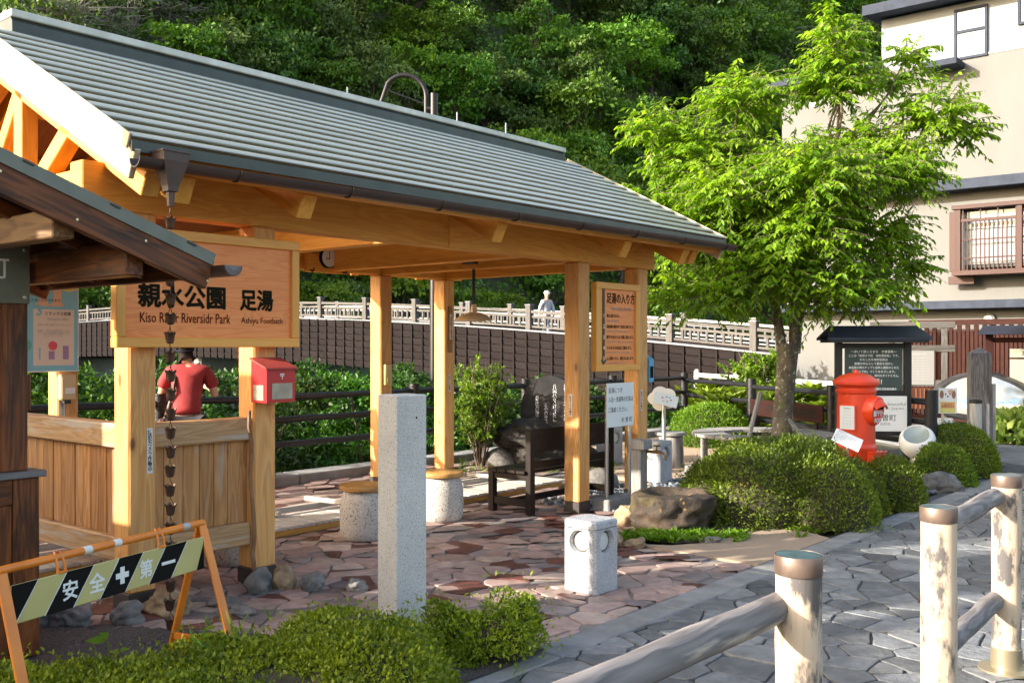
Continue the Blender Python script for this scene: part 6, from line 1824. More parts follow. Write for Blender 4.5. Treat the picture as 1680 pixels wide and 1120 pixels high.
for k, (x, y, m) in enumerate(((-0.05, 0.02, M_pred), (0.06, 0.01, M_pred), (0.0, 0.05, M_pteal), (0.02, -0.03, M_pblue), (-0.03, -0.04, M_pyel), (0.04, 0.05, M_pblue))):
    mb = MB(); mb.lathe([(0.014, 0.0045), (0.014, 0.005)], 10, Matrix.Translation((x, y, 0))); mb.build('printed_flower', m, pp)

# ------------------------------------------------------------------ round pillar post box
pbx = thing('pillar_post_box', 'old round vermilion pillar post box behind the clipped hedges', 'post box', (3.60, 10.42, 0), R(40))
r = 0.192
mb = MB(); mb.lathe([(0.215, 0.0), (0.215, 0.10), (0.200, 0.115), (0.198, 0.50), (0.205, 0.52), (0.212, 0.545), (0.205, 0.57), (0.19, 0.585)], 48); mb.build('base_drum', M_vermil, pbx, smooth=True)
mb = MB(); mb.lathe([(r, 0.58), (r, 1.10), (0.205, 1.115), (0.207, 1.135), (0.195, 1.15), (0.195, 1.165), (0.222, 1.185), (0.236, 1.20), (0.237, 1.225), (0.225, 1.24), (0.16, 1.285), (0.08, 1.312), (0.03, 1.32), (0.026, 1.335), (0.022, 1.348), (0.0, 1.352)], 48, caps=False); mb.build('drum', M_vermil, pbx, smooth=True)
# slot hood facing the lane (local -Y)
mb = MB()
n = 28
prs = []
hoodc = 0.93
for (y, k) in ((-0.05, 1.06), (-0.185, 1.0), (-0.242, 0.96), (-0.254, 0.90)):
    ring_ = []
    for q in range(n):
        a = 2 * math.pi * q / n
        ring_.append((0.125 * k * math.cos(a), y - (0.02 * math.sin(a) if y < -0.1 else 0), hoodc + 0.155 * k * math.sin(a)))
    prs.append(ring_)
v = [p for rr_ in prs for p in rr_]; f = []
for i in range(len(prs) - 1):
    for q in range(n):
        a, b = i * n + q, i * n + (q + 1) % n; f.append([a, b, b + n, a + n])
f.append([(len(prs) - 1) * n + q for q in range(n)])
mb.add(v, f); mouth = mb.build('mouth', M_vermil, pbx, smooth=True)
mb = MB()
for i, (y, z, w_, s) in enumerate(((-0.25, 1.075, 0.07, 0), (-0.305, 1.025, 0.10, 0), (-0.33, 0.99, 0.105, 0))):
    for q in range(9):
        a = -1 + 2 * q / 8; mb.v.append((a * w_, y + 0.03 * a * a * (1 if i else 0.5), z - 0.035 * a * a))
for i in range(2):
    for q in range(8): mb.f.append([i * 9 + q, i * 9 + q + 1, (i + 1) * 9 + q + 1, (i + 1) * 9 + q])
o_ = len(mb.v)
mb.v += [(x, y + 0.012, z - 0.012) for x, y, z in mb.v]
for i in range(2):
    for q in range(8): mb.f.append([o_ + i * 9 + q, o_ + (i + 1) * 9 + q, o_ + (i + 1) * 9 + q + 1, o_ + i * 9 + q + 1])
edge = list(range(0, 9)) + [17, 26] + list(range(25, 17, -1)) + [9]
for k in range(len(edge)):
    a, b = edge[k], edge[(k + 1) % len(edge)]; mb.f.append([a, b, o_ + b, o_ + a])
mb.m = [0] * len(mb.f); mb.build('slot_hood', M_vermil, pbx, smooth=True)
mb = MB(); mb.box((0, -0.262, 0.965), (0.15, 0.014, 0.035)); mb.build('letter_slot', M_ink, mouth)
text('lettering', '郵〒便', M_whiteink, mouth, face_m(0, -0.2550, 0.905), h=0.062, maxw=0.185, bold=0.03)
text('lettering', 'POST', M_whiteink, mouth, face_m(0, -0.2535, 0.832), h=0.048, maxw=0.14, bold=0.02)
# timetable plate on the left side
import itertools
Mt = Matrix.Rotation(R(-84), 4, 'Z') @ face_m(0, -r - 0.008, 0.86)
mb = MB(); mb.box((0, 0, 0), (0.185, 0.27, 0.008), None, 0.003); tf = mb.build('plate_frame', M_vermil, pbx, Mt)
mb = MB(); mb.box((0, 0, 0.005), (0.155, 0.24, 0.003)); tpl = mb.build('timetable_plate', plain('pale_blue_paper', (0.66, 0.72, 0.76), 0.4), tf)
text('lettering', '取集時刻', M_greyink, tpl, Matrix.Translation((0, 0.095, 0.0072)), h=0.018, bold=0.01)
for k in range(6): text('lettering', '%d便  %d:00  %d:00' % (k + 1, 8 + k, 9 + k), M_greyink, tpl, Matrix.Translation((0, 0.06 - k * 0.031, 0.0072)), h=0.012, maxw=0.13)
for x, z in ((-0.083, 0.125), (0.083, 0.125), (-0.083, -0.125), (0.083, -0.125)):
    mb = MB(); mb.lathe([(0.008, 0.004), (0.008, 0.008), (0.003, 0.011)], 8, Matrix.Translation((x, z, 0))); mb.build('bolt', M_vermil, tf)
# collection door box
Mb_ = Matrix.Rotation(R(4), 4, 'Z')
mb = MB(); mb.box((0.02, -0.205, 0.335), (0.23, 0.13, 0.33), None, 0.008); mb.box((0.02, -0.205, 0.505), (0.25, 0.15, 0.016), None, 0.005); db = mb.build('collection_box', M_vermil, pbx, Mb_)
mb = MB(); mb.box((0.02, -0.2735, 0.33), (0.18, 0.008, 0.26), None, 0.003); dr = mb.build('collection_door', M_vermil, db)
mb = MB(); mb.box((0.03, -0.279, 0.25), (0.05, 0.006, 0.025)); mb.lathe([(0.012, 0), (0.012, 0.008)], 12, face_m(-0.04, -0.277, 0.31)); mb.build('lock', plain('dark_red', (0.30, 0.03, 0.02), 0.5), dr)
# little plaque on a stake in the hedge
pq = thing('tilted_plaque', 'small tilted white explanation plate at the hedge top before the post box', 'plaque', (3.24, 9.62, 0.0), R(-20))
mb = MB(); mb.tube([(0, 0.03, 0.2), (0, 0.02, 0.66)], 0.012, 8); mb.build('stake', M_steel, pq)
Mq = Matrix.Translation((0, 0, 0.69)) @ Matrix.Rotation(R(24), 4, 'Y') @ Matrix.Rotation(R(52), 4, 'X')
mb = MB(); mb.box((0, 0, 0), (0.27, 0.15, 0.008), None, 0.002); pl_ = mb.build('plate', M_whitesign, pq, Mq)
for k in range(6): text('lettering', ('丸型郵便ポスト', 'このポストは昭和二十年代に作られた', '鋳鉄製の差出箱で、現在も毎日', '郵便物の取り集めを行っています', '大切にご利用ください', '木曽福島')[k], M_greyink if k else M_maroon, pl_, Matrix.Translation((-0.12, 0.055 - k * 0.022, 0.0048)), h=0.013, maxw=0.24, align='L')

# ------------------------------------------------------------------ kiosk board
kx, ky = 4.62, 12.75
ki = thing('information_kiosk', 'black information kiosk with a dark blue roof, green text board and white board', 'information board', (kx, ky, 0), R(-5))
KW = 0.86
for x in (-KW / 2, KW / 2):
    beam('post', (x, 0, 0), (x, 0, 1.72), 0.085, 0.085, M_blk, ki, 0.004)
for z in (1.60, 0.98, 0.50): beam('cross_beam', (-KW / 2 + 0.043, 0, z), (KW / 2 - 0.043, 0, z), 0.06, 0.09 if z < 1.5 else 0.07, M_blk, ki, 0.003)
rfm = MB()
rfv = [(-0.64, -0.34, 1.70), (0.64, -0.34, 1.70), (0.55, -0.02, 1.855), (-0.55, -0.02, 1.855), (0.64, 0.30, 1.70), (-0.64, 0.30, 1.70)]
rfm.add(rfv + [(x, y, z - 0.03) for x, y, z in rfv], [[0, 1, 2, 3], [3, 2, 4, 5], [6, 9, 8, 7], [9, 11, 10, 8], [0, 6, 7, 1], [4, 10, 11, 5], [1, 7, 8, 2], [2, 8, 10, 4], [0, 3, 9, 6], [3, 5, 11, 9]])
rfm.build('roof', M_kiosk_roof, ki)
for y in (-0.30, 0.26): beam('roof_rail', (-0.60, y, 1.665), (0.60, y, 1.665), 0.04, 0.05, M_blk, ki, 0.003)
mb = MB(); mb.box((0, -0.035, 1.30), (0.72, 0.02, 0.55), None, 0.003); kb = mb.build('text_board', std('dark_green_board', (0.045, 0.072, 0.07), rough=0.4, bmp=0), ki)
for k, (bt, h_) in enumerate((('～歩いて感じるまち　木曽福島～', 0.036), ('ここは「昭和の下町　本町商店街」です。', 0.033), ('わたしたち本町区民は', 0.033), ('産業の中心として歴史を活かし', 0.033), ('商店街の魅力アップと自然と調和のとれた', 0.033), ('「昭和の下町」づくりをめざします。', 0.033), ('江戸時代から昭和へ、時代のダイナミズム。', 0.033))):
    text('lettering', bt, M_whiteink, kb, face_m(0, -0.0462, 1.525 - k * 0.051), h=h_, maxw=0.62, bold=0.018)
text('lettering', '歩こう!', M_whiteink, kb, face_m(0.0, -0.0462, 1.145), h=0.075, maxw=0.2, bold=0.035)
text('lettering', 'Kiso', M_whiteink, kb, face_m(0.0, -0.0462, 1.095), h=0.028, bold=0.03)
text('lettering', '本町区、景観形成推進協議会', M_whiteink, kb, face_m(0.08, -0.0462, 1.05), h=0.03, maxw=0.46, bold=0.018)
mb = MB(); mb.box((0.10, -0.05, 0.735), (0.62, 0.015, 0.45), None, 0.003); kw = mb.build('white_board', M_whitesign, ki)
for bt, z, h_, w_ in (('The most beautiful', 0.86, 0.042, 0.50), ('villages in Japan', 0.80, 0.042, 0.46), ('木曽町', 0.685, 0.085, 0.27), ('長野県', 0.605, 0.032, 0.13)):
    text('lettering', bt, M_greyink if w_ != 0.27 else M_ink, kw, face_m(0.14, -0.0583, z), h=h_, w=w_, bold=0.004)
gl = thing('globe_lamp', 'white globe floodlight lying tilted with a glass eye behind the mound hedge', 'lamp', (5.03, 12.35, 0.41), R(-30))
mb = MB(); mb.lathe([(0.001, -0.21), (0.10, -0.19), (0.17, -0.14), (0.212, -0.05), (0.218, 0.02), (0.205, 0.08), (0.175, 0.125), (0.155, 0.135), (0.15, 0.12)], 36, Matrix.Rotation(R(42), 4, 'X') , caps=False); mb.build('shell', M_white, gl, smooth=True)
mb = MB(); mb.lathe([(0.152, 0.118), (0.10, 0.095), (0.001, 0.085)], 36, Matrix.Rotation(R(42), 4, 'X'), caps=False); mb.build('glass_eye', plain('lamp_glass', (0.30, 0.36, 0.36), 0.08, 0, 0.8, 0.5), gl, smooth=True)
mb = MB(); mb.lathe([(0.09, -0.41), (0.09, -0.17)], 18); mb.build('stand', M_steel, gl)
# dog notice, small notices, marker post
dg_ = thing('dog_notice', 'white notice with a drawn puppy face on a thin wooden stake', 'notice', (5.86, 13.4, 0), R(-12))
beam('stake', (-0.06, 0, 0), (-0.06, 0, 0.75), 0.03, 0.03, M_pale, dg_, 0.003)
mb = MB(); mb.box((0.0, -0.02, 0.86), (0.23, 0.008, 0.34), None, 0.002); dgb = mb.build('sheet', M_whitesign, dg_)
mb = MB(); mb.box((0.0, -0.0246, 0.775), (0.19, 0.001, 0.15)); mb.build('yellow_field', plain('lemon', (0.72, 0.66, 0.20), 0.5), dgb)
mb = MB(); mb.box((0.0, -0.0252, 0.80), (0.17, 0.001, 0.08)); mb.build('orange_field', plain('apricot', (0.75, 0.36, 0.16), 0.5), dgb)
text('lettering', '犬のフンは\n持ち帰りましょう', M_maroon, dgb, face_m(0, -0.0262, 0.80), h=0.05, maxw=0.15, bold=0.01)
for x, z, rx_, rz2, m in ((0, 0.935, 0.075, 0.065, M_white), (-0.075, 0.945, 0.026, 0.055, plain('ear_brown', (0.32, 0.14, 0.10), 0.5)), (0.075, 0.945, 0.026, 0.055, plain('ear_brown', (0.32, 0.14, 0.10), 0.5)), (0.035, 0.985, 0.035, 0.026, M_pskin), (-0.028, 0.95, 0.009, 0.011, M_ink), (0.028, 0.95, 0.009, 0.011, M_ink), (0, 0.92, 0.013, 0.010, M_ink)):
    k_ = 0.0004 * (1 + int(rx_ < 0.07) + 2 * int(rx_ < 0.02))
    mb = MB(); mb.prism([(x + rx_ * math.cos(a), z + rz2 * math.sin(a)) for a in [2 * math.pi * q / 18 for q in range(18)]], 0, k_, face_m(0, -0.0244, 0)); mb.build('printed_patch', m, dgb)
mk = thing('marker_post', 'thick dark weathered square marker post with a pointed top', 'post', (7.18, 15.3, 0), R(-12))
mb = MB(); h_ = 1.58; w_ = 0.145
v = [(-w_, -w_, 0), (w_, -w_, 0), (w_, w_, 0), (-w_, w_, 0), (-w_, -w_, h_ - 0.1), (w_, -w_, h_ - 0.1), (w_, w_, h_ - 0.1), (-w_, w_, h_ - 0.1), (0, 0, h_)]
M90 = Matrix.Rotation(R(-90), 4, 'Y')
mb.add([M90.inverted() @ Vector(p) for p in v], [[3, 2, 1, 0], [0, 1, 5, 4], [1, 2, 6, 5], [2, 3, 7, 6], [3, 0, 4, 7], [4, 5, 8], [5, 6, 8], [6, 7, 8], [7, 4, 8]])
mb.build('shaft', wood('tarred_post', (0.20, 0.185, 0.185), (0.07, 0.06, 0.062), knots=0, bmp=0.6, rough=0.85, weather=((0.035, 0.032, 0.034), 0.55, 0.7)), mk, M90)
beam('splint', (0.18, -0.10, 0), (0.18, -0.10, 1.02), 0.05, 0.06, M_grey, mk, 0.004)
sp = thing('short_post', 'short flaking grey post with a dark cap in front of the marker post', 'post', (6.85, 14.7, 0))
mb = MB(); mb.tube([(-0.38, 0, 0), (0.38, 0, 0)], 0.085, 14); mb.build('shaft', M_paint, sp, Matrix.Translation((0, 0, 0.38)) @ M90, smooth=True)
mb = MB(); mb.lathe([(0.092, 0.75), (0.092, 0.80), (0.001, 0.815)], 16); mb.build('cap', M_blk, sp)
stk = thing('survey_stake', 'thin pale wooden stake between the two grey posts', 'stake', (7.05, 14.75, 0)); beam('shaft', (0, 0, 0), (0, 0, 0.74), 0.035, 0.035, M_pale, stk, 0.003)
wn2 = thing('small_notice', 'small white leaflet box low behind the farthest round hedge', 'notice', (6.35, 14.6, 0), R(-20))
mb = MB(); mb.box((0, 0, 0.42), (0.22, 0.05, 0.24), None, 0.012); wb2 = mb.build('leaflet_box', M_whitesign, wn2); mb = MB(); mb.tube([(0, 0.02, 0), (0, 0.02, 0.32)], 0.012, 8); mb.build('stake', M_steel, wn2)
for k in range(3): text('lettering', ('花壇に', '入らないで', 'ください')[k], M_pblue, wb2, face_m(0.02, -0.0262, 0.48 - 0.05 * k), h=0.026, maxw=0.14)
# painted rock
pk = thing('painted_boulder', 'dark boulder with a painted snowy mountain landscape on its face', 'boulder', (8.35, 17.7, 0), R(-18))
def kidney(k): return [((0.86 * math.cos(a) + (0.12 if math.cos(a) > 0 else 0)) * k, (0.42 + 0.10 * math.cos(a - 2.0) - (0.1 * math.cos(a) if math.cos(a) > 0.3 else 0)) * math.sin(a) * k + 0.0) for a in [2 * math.pi * q / 40 for q in range(40)]]
mb = MB()
kk_ = [(1.0, 0.0), (1.02, 0.06), (0.93, 0.17)]
for i, (k, y) in enumerate(kk_):
    for x, z in kidney(k): mb.v.append((x, -y, 0.62 + z))
for i in range(2):
    for q in range(40): mb.f.append([i * 40 + q, i * 40 + (q + 1) % 40, (i + 1) * 40 + (q + 1) % 40, (i + 1) * 40 + q])
mb.f += [list(range(40))[::-1], [80 + q for q in range(40)]]; mb.m = [0] * len(mb.f)
prb = mb.build('boulder', M_slate, pk, smooth=True, angle=50)
mb = MB(); mb.prism([(x - 0.02, z + 0.03) for x, z in kidney(0.80)], 0, 0.012, face_m(0, -0.172, 0.62)); pic = mb.build('painting', std('painted_sky', (0.30, 0.305, 0.29), (0.20, 0.24, 0.30), rough=0.5, scale=2.5, bmp=0), prb)
def band(z0, amp, m, y, sd):
    rq = random.Random(sd); top = [(-0.60 + 1.2 * k / 16, z0 + amp * rq.uniform(-1, 1)) for k in range(17)]
    mb = MB(); mb.prism([(-0.55, z0 - 0.07)] + top + [(0.55, z0 - 0.07)], 0, 0.002, face_m(0, y, 0.62)); mb.build('paint_band', m, pic)
band(0.02, 0.05, plain('ridge_blue', (0.20, 0.30, 0.42), 0.5), -0.1845, 2); band(-0.05, 0.025, plain('mist_pink', (0.62, 0.50, 0.47), 0.5), -0.1865, 3); band(-0.14, 0.03, plain('earth_rose', (0.42, 0.28, 0.25), 0.5), -0.1885, 4)
for x in (-0.5, 0.55):
    mb = MB(); mb.box((x, -0.05, 0.12), (0.16, 0.22, 0.28), None, 0.03); mb.build('rock_foot', M_rough_dark, pk)
# board frames by the wall
nb1 = thing('old_notice_frame', 'weathered dark timber notice frame with a grey paper sheet right of the kiosk', 'notice board', (7.45, 18.2, 0), R(-25))
for x in (-0.48, 0.42): beam('post', (x, 0, 0), (x, 0, 2.02), 0.11, 0.11, M_greyd, nb1, 0.006)
for z, a, b in ((1.98, -0.85, 0.60), (1.55, -0.5, 0.60), (0.92, -0.5, 0.5)): beam('cross_beam', (a, -0.02, z), (b, -0.02, z), 0.10, 0.12, M_greyd, nb1, 0.006)
for k in range(12): beam('lattice_bar', (-0.42 + k * 0.072, 0.01, 0.45), (-0.42 + k * 0.072, 0.01, 1.50), 0.025, 0.025, M_dark, nb1, 0.002)
mb = MB(); mb.box((-0.03, -0.085, 1.20), (0.56, 0.01, 0.62)); ps = mb.build('paper', plain('grey_paper', (0.17, 0.172, 0.175), 0.8, 0, 0.1), nb1)
text('lettering', '木曽福島宿の文化', M_greyink, ps, face_m(-0.03, -0.0912, 1.45), h=0.035, maxw=0.4)
for k in range(9): text('lettering', '中山道の宿場町として栄えた木曽福島の町並み', M_greyink, ps, face_m(-0.03, -0.0912, 1.38 - k * 0.048), h=0.018, maxw=0.48)
nb2_ = thing('roofed_notice', 'brown roofed notice stand with cream boards at the right edge', 'notice board', (9.05, 17.6, 0), R(-25))
for x in (-0.55, 0.85): beam('post', (x, 0, 0), (x, 0, 1.82), 0.13, 0.13, M_gate, nb2_, 0.006)
mb = MB(); mb.add([(-0.75, -0.35, 1.80), (1.1, -0.35, 1.80), (1.0, 0.0, 1.96), (-0.65, 0.0, 1.96), (1.1, 0.35, 1.80), (-0.75, 0.35, 1.80)], [[0, 1, 2, 3], [3, 2, 4, 5], [0, 5, 4, 1], [0, 3, 5], [1, 4, 2]]); mb.build('roof', M_kiosk_roof, nb2_)
for z in (1.70, 0.80, 0.42): beam('cross_beam', (-0.485, 0, z), (0.785, 0, z), 0.08, 0.09, M_gate, nb2_, 0.004)
for k in range(9): beam('lattice_bar', (-0.42 + k * 0.13, 0, 0.10), (-0.42 + k * 0.13, 0, 0.375), 0.03, 0.03, M_gate, nb2_, 0.002)
M_cream = plain('cream_board', (0.30, 0.285, 0.225), 0.7, 0, 0.1)
mb = MB(); mb.box((0.25, -0.06, 1.47), (0.95, 0.015, 0.15)); cb = mb.build('title_board', M_cream, nb2_); text('lettering', '木 曽 町', M_ink, cb, face_m(0.15, -0.0692, 1.47), h=0.10, maxw=0.6, bold=0.02)
mb = MB(); mb.box((0.25, -0.06, 1.10), (0.95, 0.015, 0.52)); mb.build('map_board', M_cream, nb2_)
# slatted screen
sc_ = thing('slatted_screen', 'dark red brown slatted timber screen in front of the beige building', 'screen', (9.25, 20.3, 0), R(-44))
beam('top_beam', (-1.15, 0, 2.08), (1.35, 0, 2.08), 0.10, 0.11, M_gate, sc_, 0.004); beam('bottom_beam', (-1.15, 0, 0.10), (1.35, 0, 0.10), 0.10, 0.12, M_gate, sc_, 0.004)
for k in range(30):
    beam('slat', (-1.12 + k * 0.083, 0, 0.16), (-1.12 + k * 0.083, 0, 1.90), 0.068, 0.03, M_gate, sc_, 0.003, up=(0, 1, 0))
for k in range(15): beam('spacer', (-1.12 + k * 0.166, 0, 1.902), (-1.12 + k * 0.166, 0, 2.022), 0.09, 0.03, M_gate, sc_, 0.002, up=(0, 1, 0))
mb = MB(); mb.box((0.1, 0.05, 1.0), (2.4, 0.02, 1.8)); mb.build('backing_board', M_bench, sc_)

# ------------------------------------------------------------------ building
SBW = 17.6
WZ = math.atan2(-CS, SN)       # wall runs along -d: local x = towards the right of the picture
bld = thing('beige_building', 'three storey beige and white rendered house with slate blue bands', 'building', L(SBW, 4.39), RZ - math.pi / 2)
# local x along -d2 (to the right), local y = +d1 (away from the camera)
def bbx(name, a, c, mat, b=0.0, parent=None):
    mb = MB(); mb.span(a, c, b); return mb.build(name, mat, parent or bld)
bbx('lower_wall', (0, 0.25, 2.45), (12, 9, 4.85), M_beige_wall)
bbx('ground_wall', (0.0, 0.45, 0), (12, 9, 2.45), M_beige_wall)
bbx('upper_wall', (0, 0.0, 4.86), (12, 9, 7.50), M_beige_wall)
bbx('white_wall', (2.28, 0.02, 7.52), (12, 9, 8.62), M_white_wall)
bbx('band', (-0.10, -0.22, 4.78), (12, 0.30, 4.99), M_blue_trim, 0.01)
bbx('band', (-0.10, -0.02, 2.36), (12, 0.50, 2.53), M_blue_trim, 0.01)
bbx('seam', (2.275, -0.012, 7.485), (12, 0.03, 7.525), M_white_wall)
mb = MB(); mb.add([(-0.25, -0.45, 7.62), (2.27, -0.45, 7.62), (2.27, 2.5, 8.3), (-0.25, 2.5, 8.3), (-0.25, -0.45, 7.46), (2.27, -0.45, 7.46), (2.27, 2.5, 8.14), (-0.25, 2.5, 8.14)], [[0, 1, 2, 3], [7, 6, 5, 4], [0, 4, 5, 1], [1, 5, 6, 2], [2, 6, 7, 3], [3, 7, 4, 0]]); mb.build('annex_roof', M_blue_trim, bld)
mb = MB(); mb.add([(2.05, -0.50, 8.84), (12.3, -0.50, 8.84), (12.3, 9.3, 9.5), (2.05, 9.3, 9.5), (2.05, -0.50, 8.63), (12.3, -0.50, 8.63), (12.3, 9.3, 9.27), (2.05, 9.3, 9.27)], [[0, 1, 2, 3], [7, 6, 5, 4], [0, 4, 5, 1], [1, 5, 6, 2], [2, 6, 7, 3], [3, 7, 4, 0]]); mb.build('roof', M_blue_trim, bld)
def window(x0, x1, z0, z1, y, parts, mat_f=M_blue_trim):
    fr = 0.05
    mb = MB()
    mb.span((x0, y - 0.04, z0), (x1, y + 0.05, z0 + fr)); mb.span((x0, y - 0.04, z1 - fr), (x1, y + 0.05, z1))
    mb.span((x0, y - 0.04, z0 + fr), (x0 + fr, y + 0.05, z1 - fr)); mb.span((x1 - fr, y - 0.04, z0 + fr), (x1, y + 0.05, z1 - fr))
    for p in parts: mb.span((x0 + fr, y - 0.035, p - 0.03), (x1 - fr, y + 0.04, p + 0.03))
    w = mb.build('window', mat_f, bld)
    mb = MB(); mb.span((x0 + fr, y - 0.005, z0 + fr), (x1 - fr, y + 0.004, z1 - fr)); mb.build('pane', M_glass, w)
    return w
window(3.78, 4.42, 7.46, 8.50, 0.0, (8.03,)); window(4.98, 6.2, 7.95, 8.75, 0.0, ())
bbx('canopy', (3.23, -0.55, 7.27), (3.98, -0.01, 7.40), M_blue_trim, 0.01)
mb = MB(); mb.lathe([(0.09, 0), (0.09, 0.05), (0.05, 0.08)], 20, face_m(0.78, -0.001, 7.05)); mb.build('vent_cap', M_white, bld)
mb = MB(); mb.lathe([(0.11, 0), (0.11, 0.08), (0.06, 0.11)], 20, face_m(4.35, 0.449, 2.15)); mb.build('vent_cap', M_steel, bld)
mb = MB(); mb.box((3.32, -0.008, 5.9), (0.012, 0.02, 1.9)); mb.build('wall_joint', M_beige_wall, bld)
# oriel window with lattice
ow = bbx('oriel_window', (3.93, -0.02, 3.18), (6.6, 0.28, 4.40), plain('interior_dark', (0.03, 0.03, 0.032), 0.6))
M_lat = wood('lattice_brown', (0.05, 0.014, 0.010), (0.03, 0.009, 0.006), knots=0, var=0.1, bmp=0.1)
mb = MB(); mb.span((3.98, -0.05, 3.25), (6.6, -0.03, 3.95)); mb.build('pane', plain('curtain_glass', (0.26, 0.29, 0.33), 0.2), ow)
mb = MB(); mb.span((3.98, -0.05, 3.97), (6.6, -0.03, 4.32)); mb.build('pane', M_glass, ow)
for a, c in (((3.82, -0.34, 4.36), (6.7, 0.26, 4.44)), ((3.82, -0.34, 3.02), (6.7, 0.26, 3.12)), ((3.88, -0.30, 3.12), (3.98, -0.20, 4.36)), ((5.02, -0.30, 3.12), (5.12, -0.20, 4.36)), ((3.88, -0.20, 3.12), (3.93, 0.25, 4.36)), ((3.90, -0.28, 4.10), (6.6, -0.24, 4.16)), ((3.90, -0.26, 3.35), (6.6, -0.24, 3.38)), ((3.90, -0.26, 3.72), (6.6, -0.24, 3.75)), ((3.88, -0.25, 2.86), (3.96, 0.25, 3.02))):
    beam('lattice_frame', (a[0] if (c[0] - a[0]) > (c[2] - a[2]) else (a[0] + c[0]) / 2, (a[1] + c[1]) / 2, (a[2] + c[2]) / 2 if (c[0] - a[0]) > (c[2] - a[2]) else a[2]), (c[0] if (c[0] - a[0]) > (c[2] - a[2]) else (a[0] + c[0]) / 2 + 1e-5, (a[1] + c[1]) / 2, (a[2] + c[2]) / 2 if (c[0] - a[0]) > (c[2] - a[2]) else c[2]), c[1] - a[1], (c[2] - a[2]) if (c[0] - a[0]) > (c[2] - a[2]) else (c[0] - a[0]), M_lat, ow, 0.004)
k = 0
x = 4.02
while x < 6.55:
    top = 4.355 if k % 4 == 0 else 4.12
    beam('lattice_bar', (x, -0.255, 3.121), (x, -0.255, top), 0.022, 0.022, M_lat, ow, 0.002); x += 0.082; k += 1

# ------------------------------------------------------------------ timber bridge
BR = Vector((8.45, 25.1, 0))
br = thing('timber_bridge', 'long arched timber bridge with dark boarded sides and a pale rail over the river', 'bridge', BR, RZ + math.pi / 2)
# local x = along +d2 (away to the left), local y = -d1 (towards the camera)
def arch(k): return 1.185 + 0.104 * k - 0.0016 * k * k
BLEN = 66.0; bay = 0.52; nbay = int(BLEN / bay)
def barch(k): return arch(k) - 1.75 + 0.0 * k
# board meshes are shared between the bays; each leans with the arch
bm_ = MB(); v, f = corner_box(bay - 0.05, 0.03, 0.228, 0.004); bm_.add(v, f); board_me = bm_.mesh('side_board', M_bridge)
bm_ = MB(); v, f = corner_box(1.76, 0.06, 0.055, 0.004); bm_.add(v, f); batten_me = bm_.mesh('batten', M_bridge)
rest = MB()
for k in range(nbay):
    x = (k + 0.5) * bay; z = arch(x); a = math.atan(0.104 - 0.0032 * x)
    nrow = 7
    for q in range(nrow):
        Mx = Matrix.Translation((x, 0.0 + 0.006 * ((q + k) % 2), z - 0.17 - q * 0.243)) @ Matrix.Rotation(-a, 4, 'Y') @ Matrix.Rotation(R(-8.0), 4, 'X')
        if k < 42: link('side_board', board_me, br, Mx)
        elif k < 100: 
            vv, ff = corner_box(bay - 0.05, 0.03, 0.235, 0.0); rest.add(vv, ff, Mx)
    if k < 100:
        x2 = k * bay
        link('batten', batten_me, br, Matrix.Translation((x2, 0.035, arch(x2) - 0.90)) @ Matrix.Rotation(R(90), 4, 'Y'))
ro = rest.build('side_boarding', M_bridge, br); ro['kind'] = 'stuff'
def sweep(name, y0, y1, dz0, dz1, mat, seg=1.04, x0=0.0, x1=BLEN):
    mb = MB(); n = int((x1 - x0) / seg)
    for k in range(n + 1):
        x = x0 + (x1 - x0) * k / n; z = arch(x)
        mb.v += [(x, y0, z + dz0), (x, y1, z + dz0), (x, y1, z + dz1), (x, y0, z + dz1)]
    for k in range(n):
        for q in range(4): mb.f.append([4 * k + q, 4 * k + (q + 1) % 4, 4 * k + 4 + (q + 1) % 4, 4 * k + 4 + q])
    mb.f += [[0, 1, 2, 3], [4 * n + 3, 4 * n + 2, 4 * n + 1, 4 * n]]; mb.m = [0] * len(mb.f)
    return mb.build(name, mat, br)
M_cope = std('coping_metal', (0.13, 0.14, 0.165), rough=0.4, bmp=0.02)
sweep('coping', -0.30, 0.10, -0.03, 0.02, M_cope); sweep('coping', -5.6, -5.2, -0.03, 0.02, M_cope)
sweep('deck', -5.3, -0.2, -0.55, -0.45, M_railing); sweep('inner_side', -0.16, -0.06, -1.7, -0.05, M_bridge); sweep('far_side', -5.56, -5.45, -1.7, -0.05, M_bridge)
for y in (-0.12, -5.38):
    nm = 0
    for zz_, hh in ((0.60, 0.085), (0.44, 0.07), (0.12, 0.06)):
        for k in range(int(BLEN / 2.6)):
            xa, xb = k * 2.6 + 0.10, k * 2.6 + 2.5
            if xb > 52: break
            p0, p1 = (xa, y, arch(xa) + zz_), (xb, y, arch(xb) + zz_)
            beam('handrail', p0, p1, 0.13 if zz_ > 0.5 else 0.07, hh, M_railing if y > -1 else plain('pale_rail', (0.27, 0.27, 0.27), 0.8), br, 0)
    for k in range(21):
        xa = k * 2.6; beam('rail_post', (xa, y, arch(xa) + 0.02), (xa, y, arch(xa) + 0.80), 0.20, 0.20, M_railing, br, 0.01)
        mb = MB(); mb.box((xa, y, arch(xa) + 0.815), (0.23, 0.23, 0.03)); mb.build('post_cap', M_cope, br)
    mb = MB()
    for k in range(int(52 / 0.26)):
        xa = k * 0.26 + 0.13
        if abs((xa / 2.6) - round(xa / 2.6)) * 2.6 < 0.15: continue
        mb.box((xa, y, arch(xa) + 0.28), (0.07, 0.06, 0.30))
    bo = mb.build('baluster', M_railing, br); bo['kind'] = 'stuff'
for x in (14, 30, 46):
    mb = MB(); mb.box((x, -2.8, -1.5 + (arch(x) - 1.75) / 2), (1.2, 5.0, 3.2 + arch(x) - 1.75 + 0.0), None, 0.1); mb.build('pier', M_concrete, br)

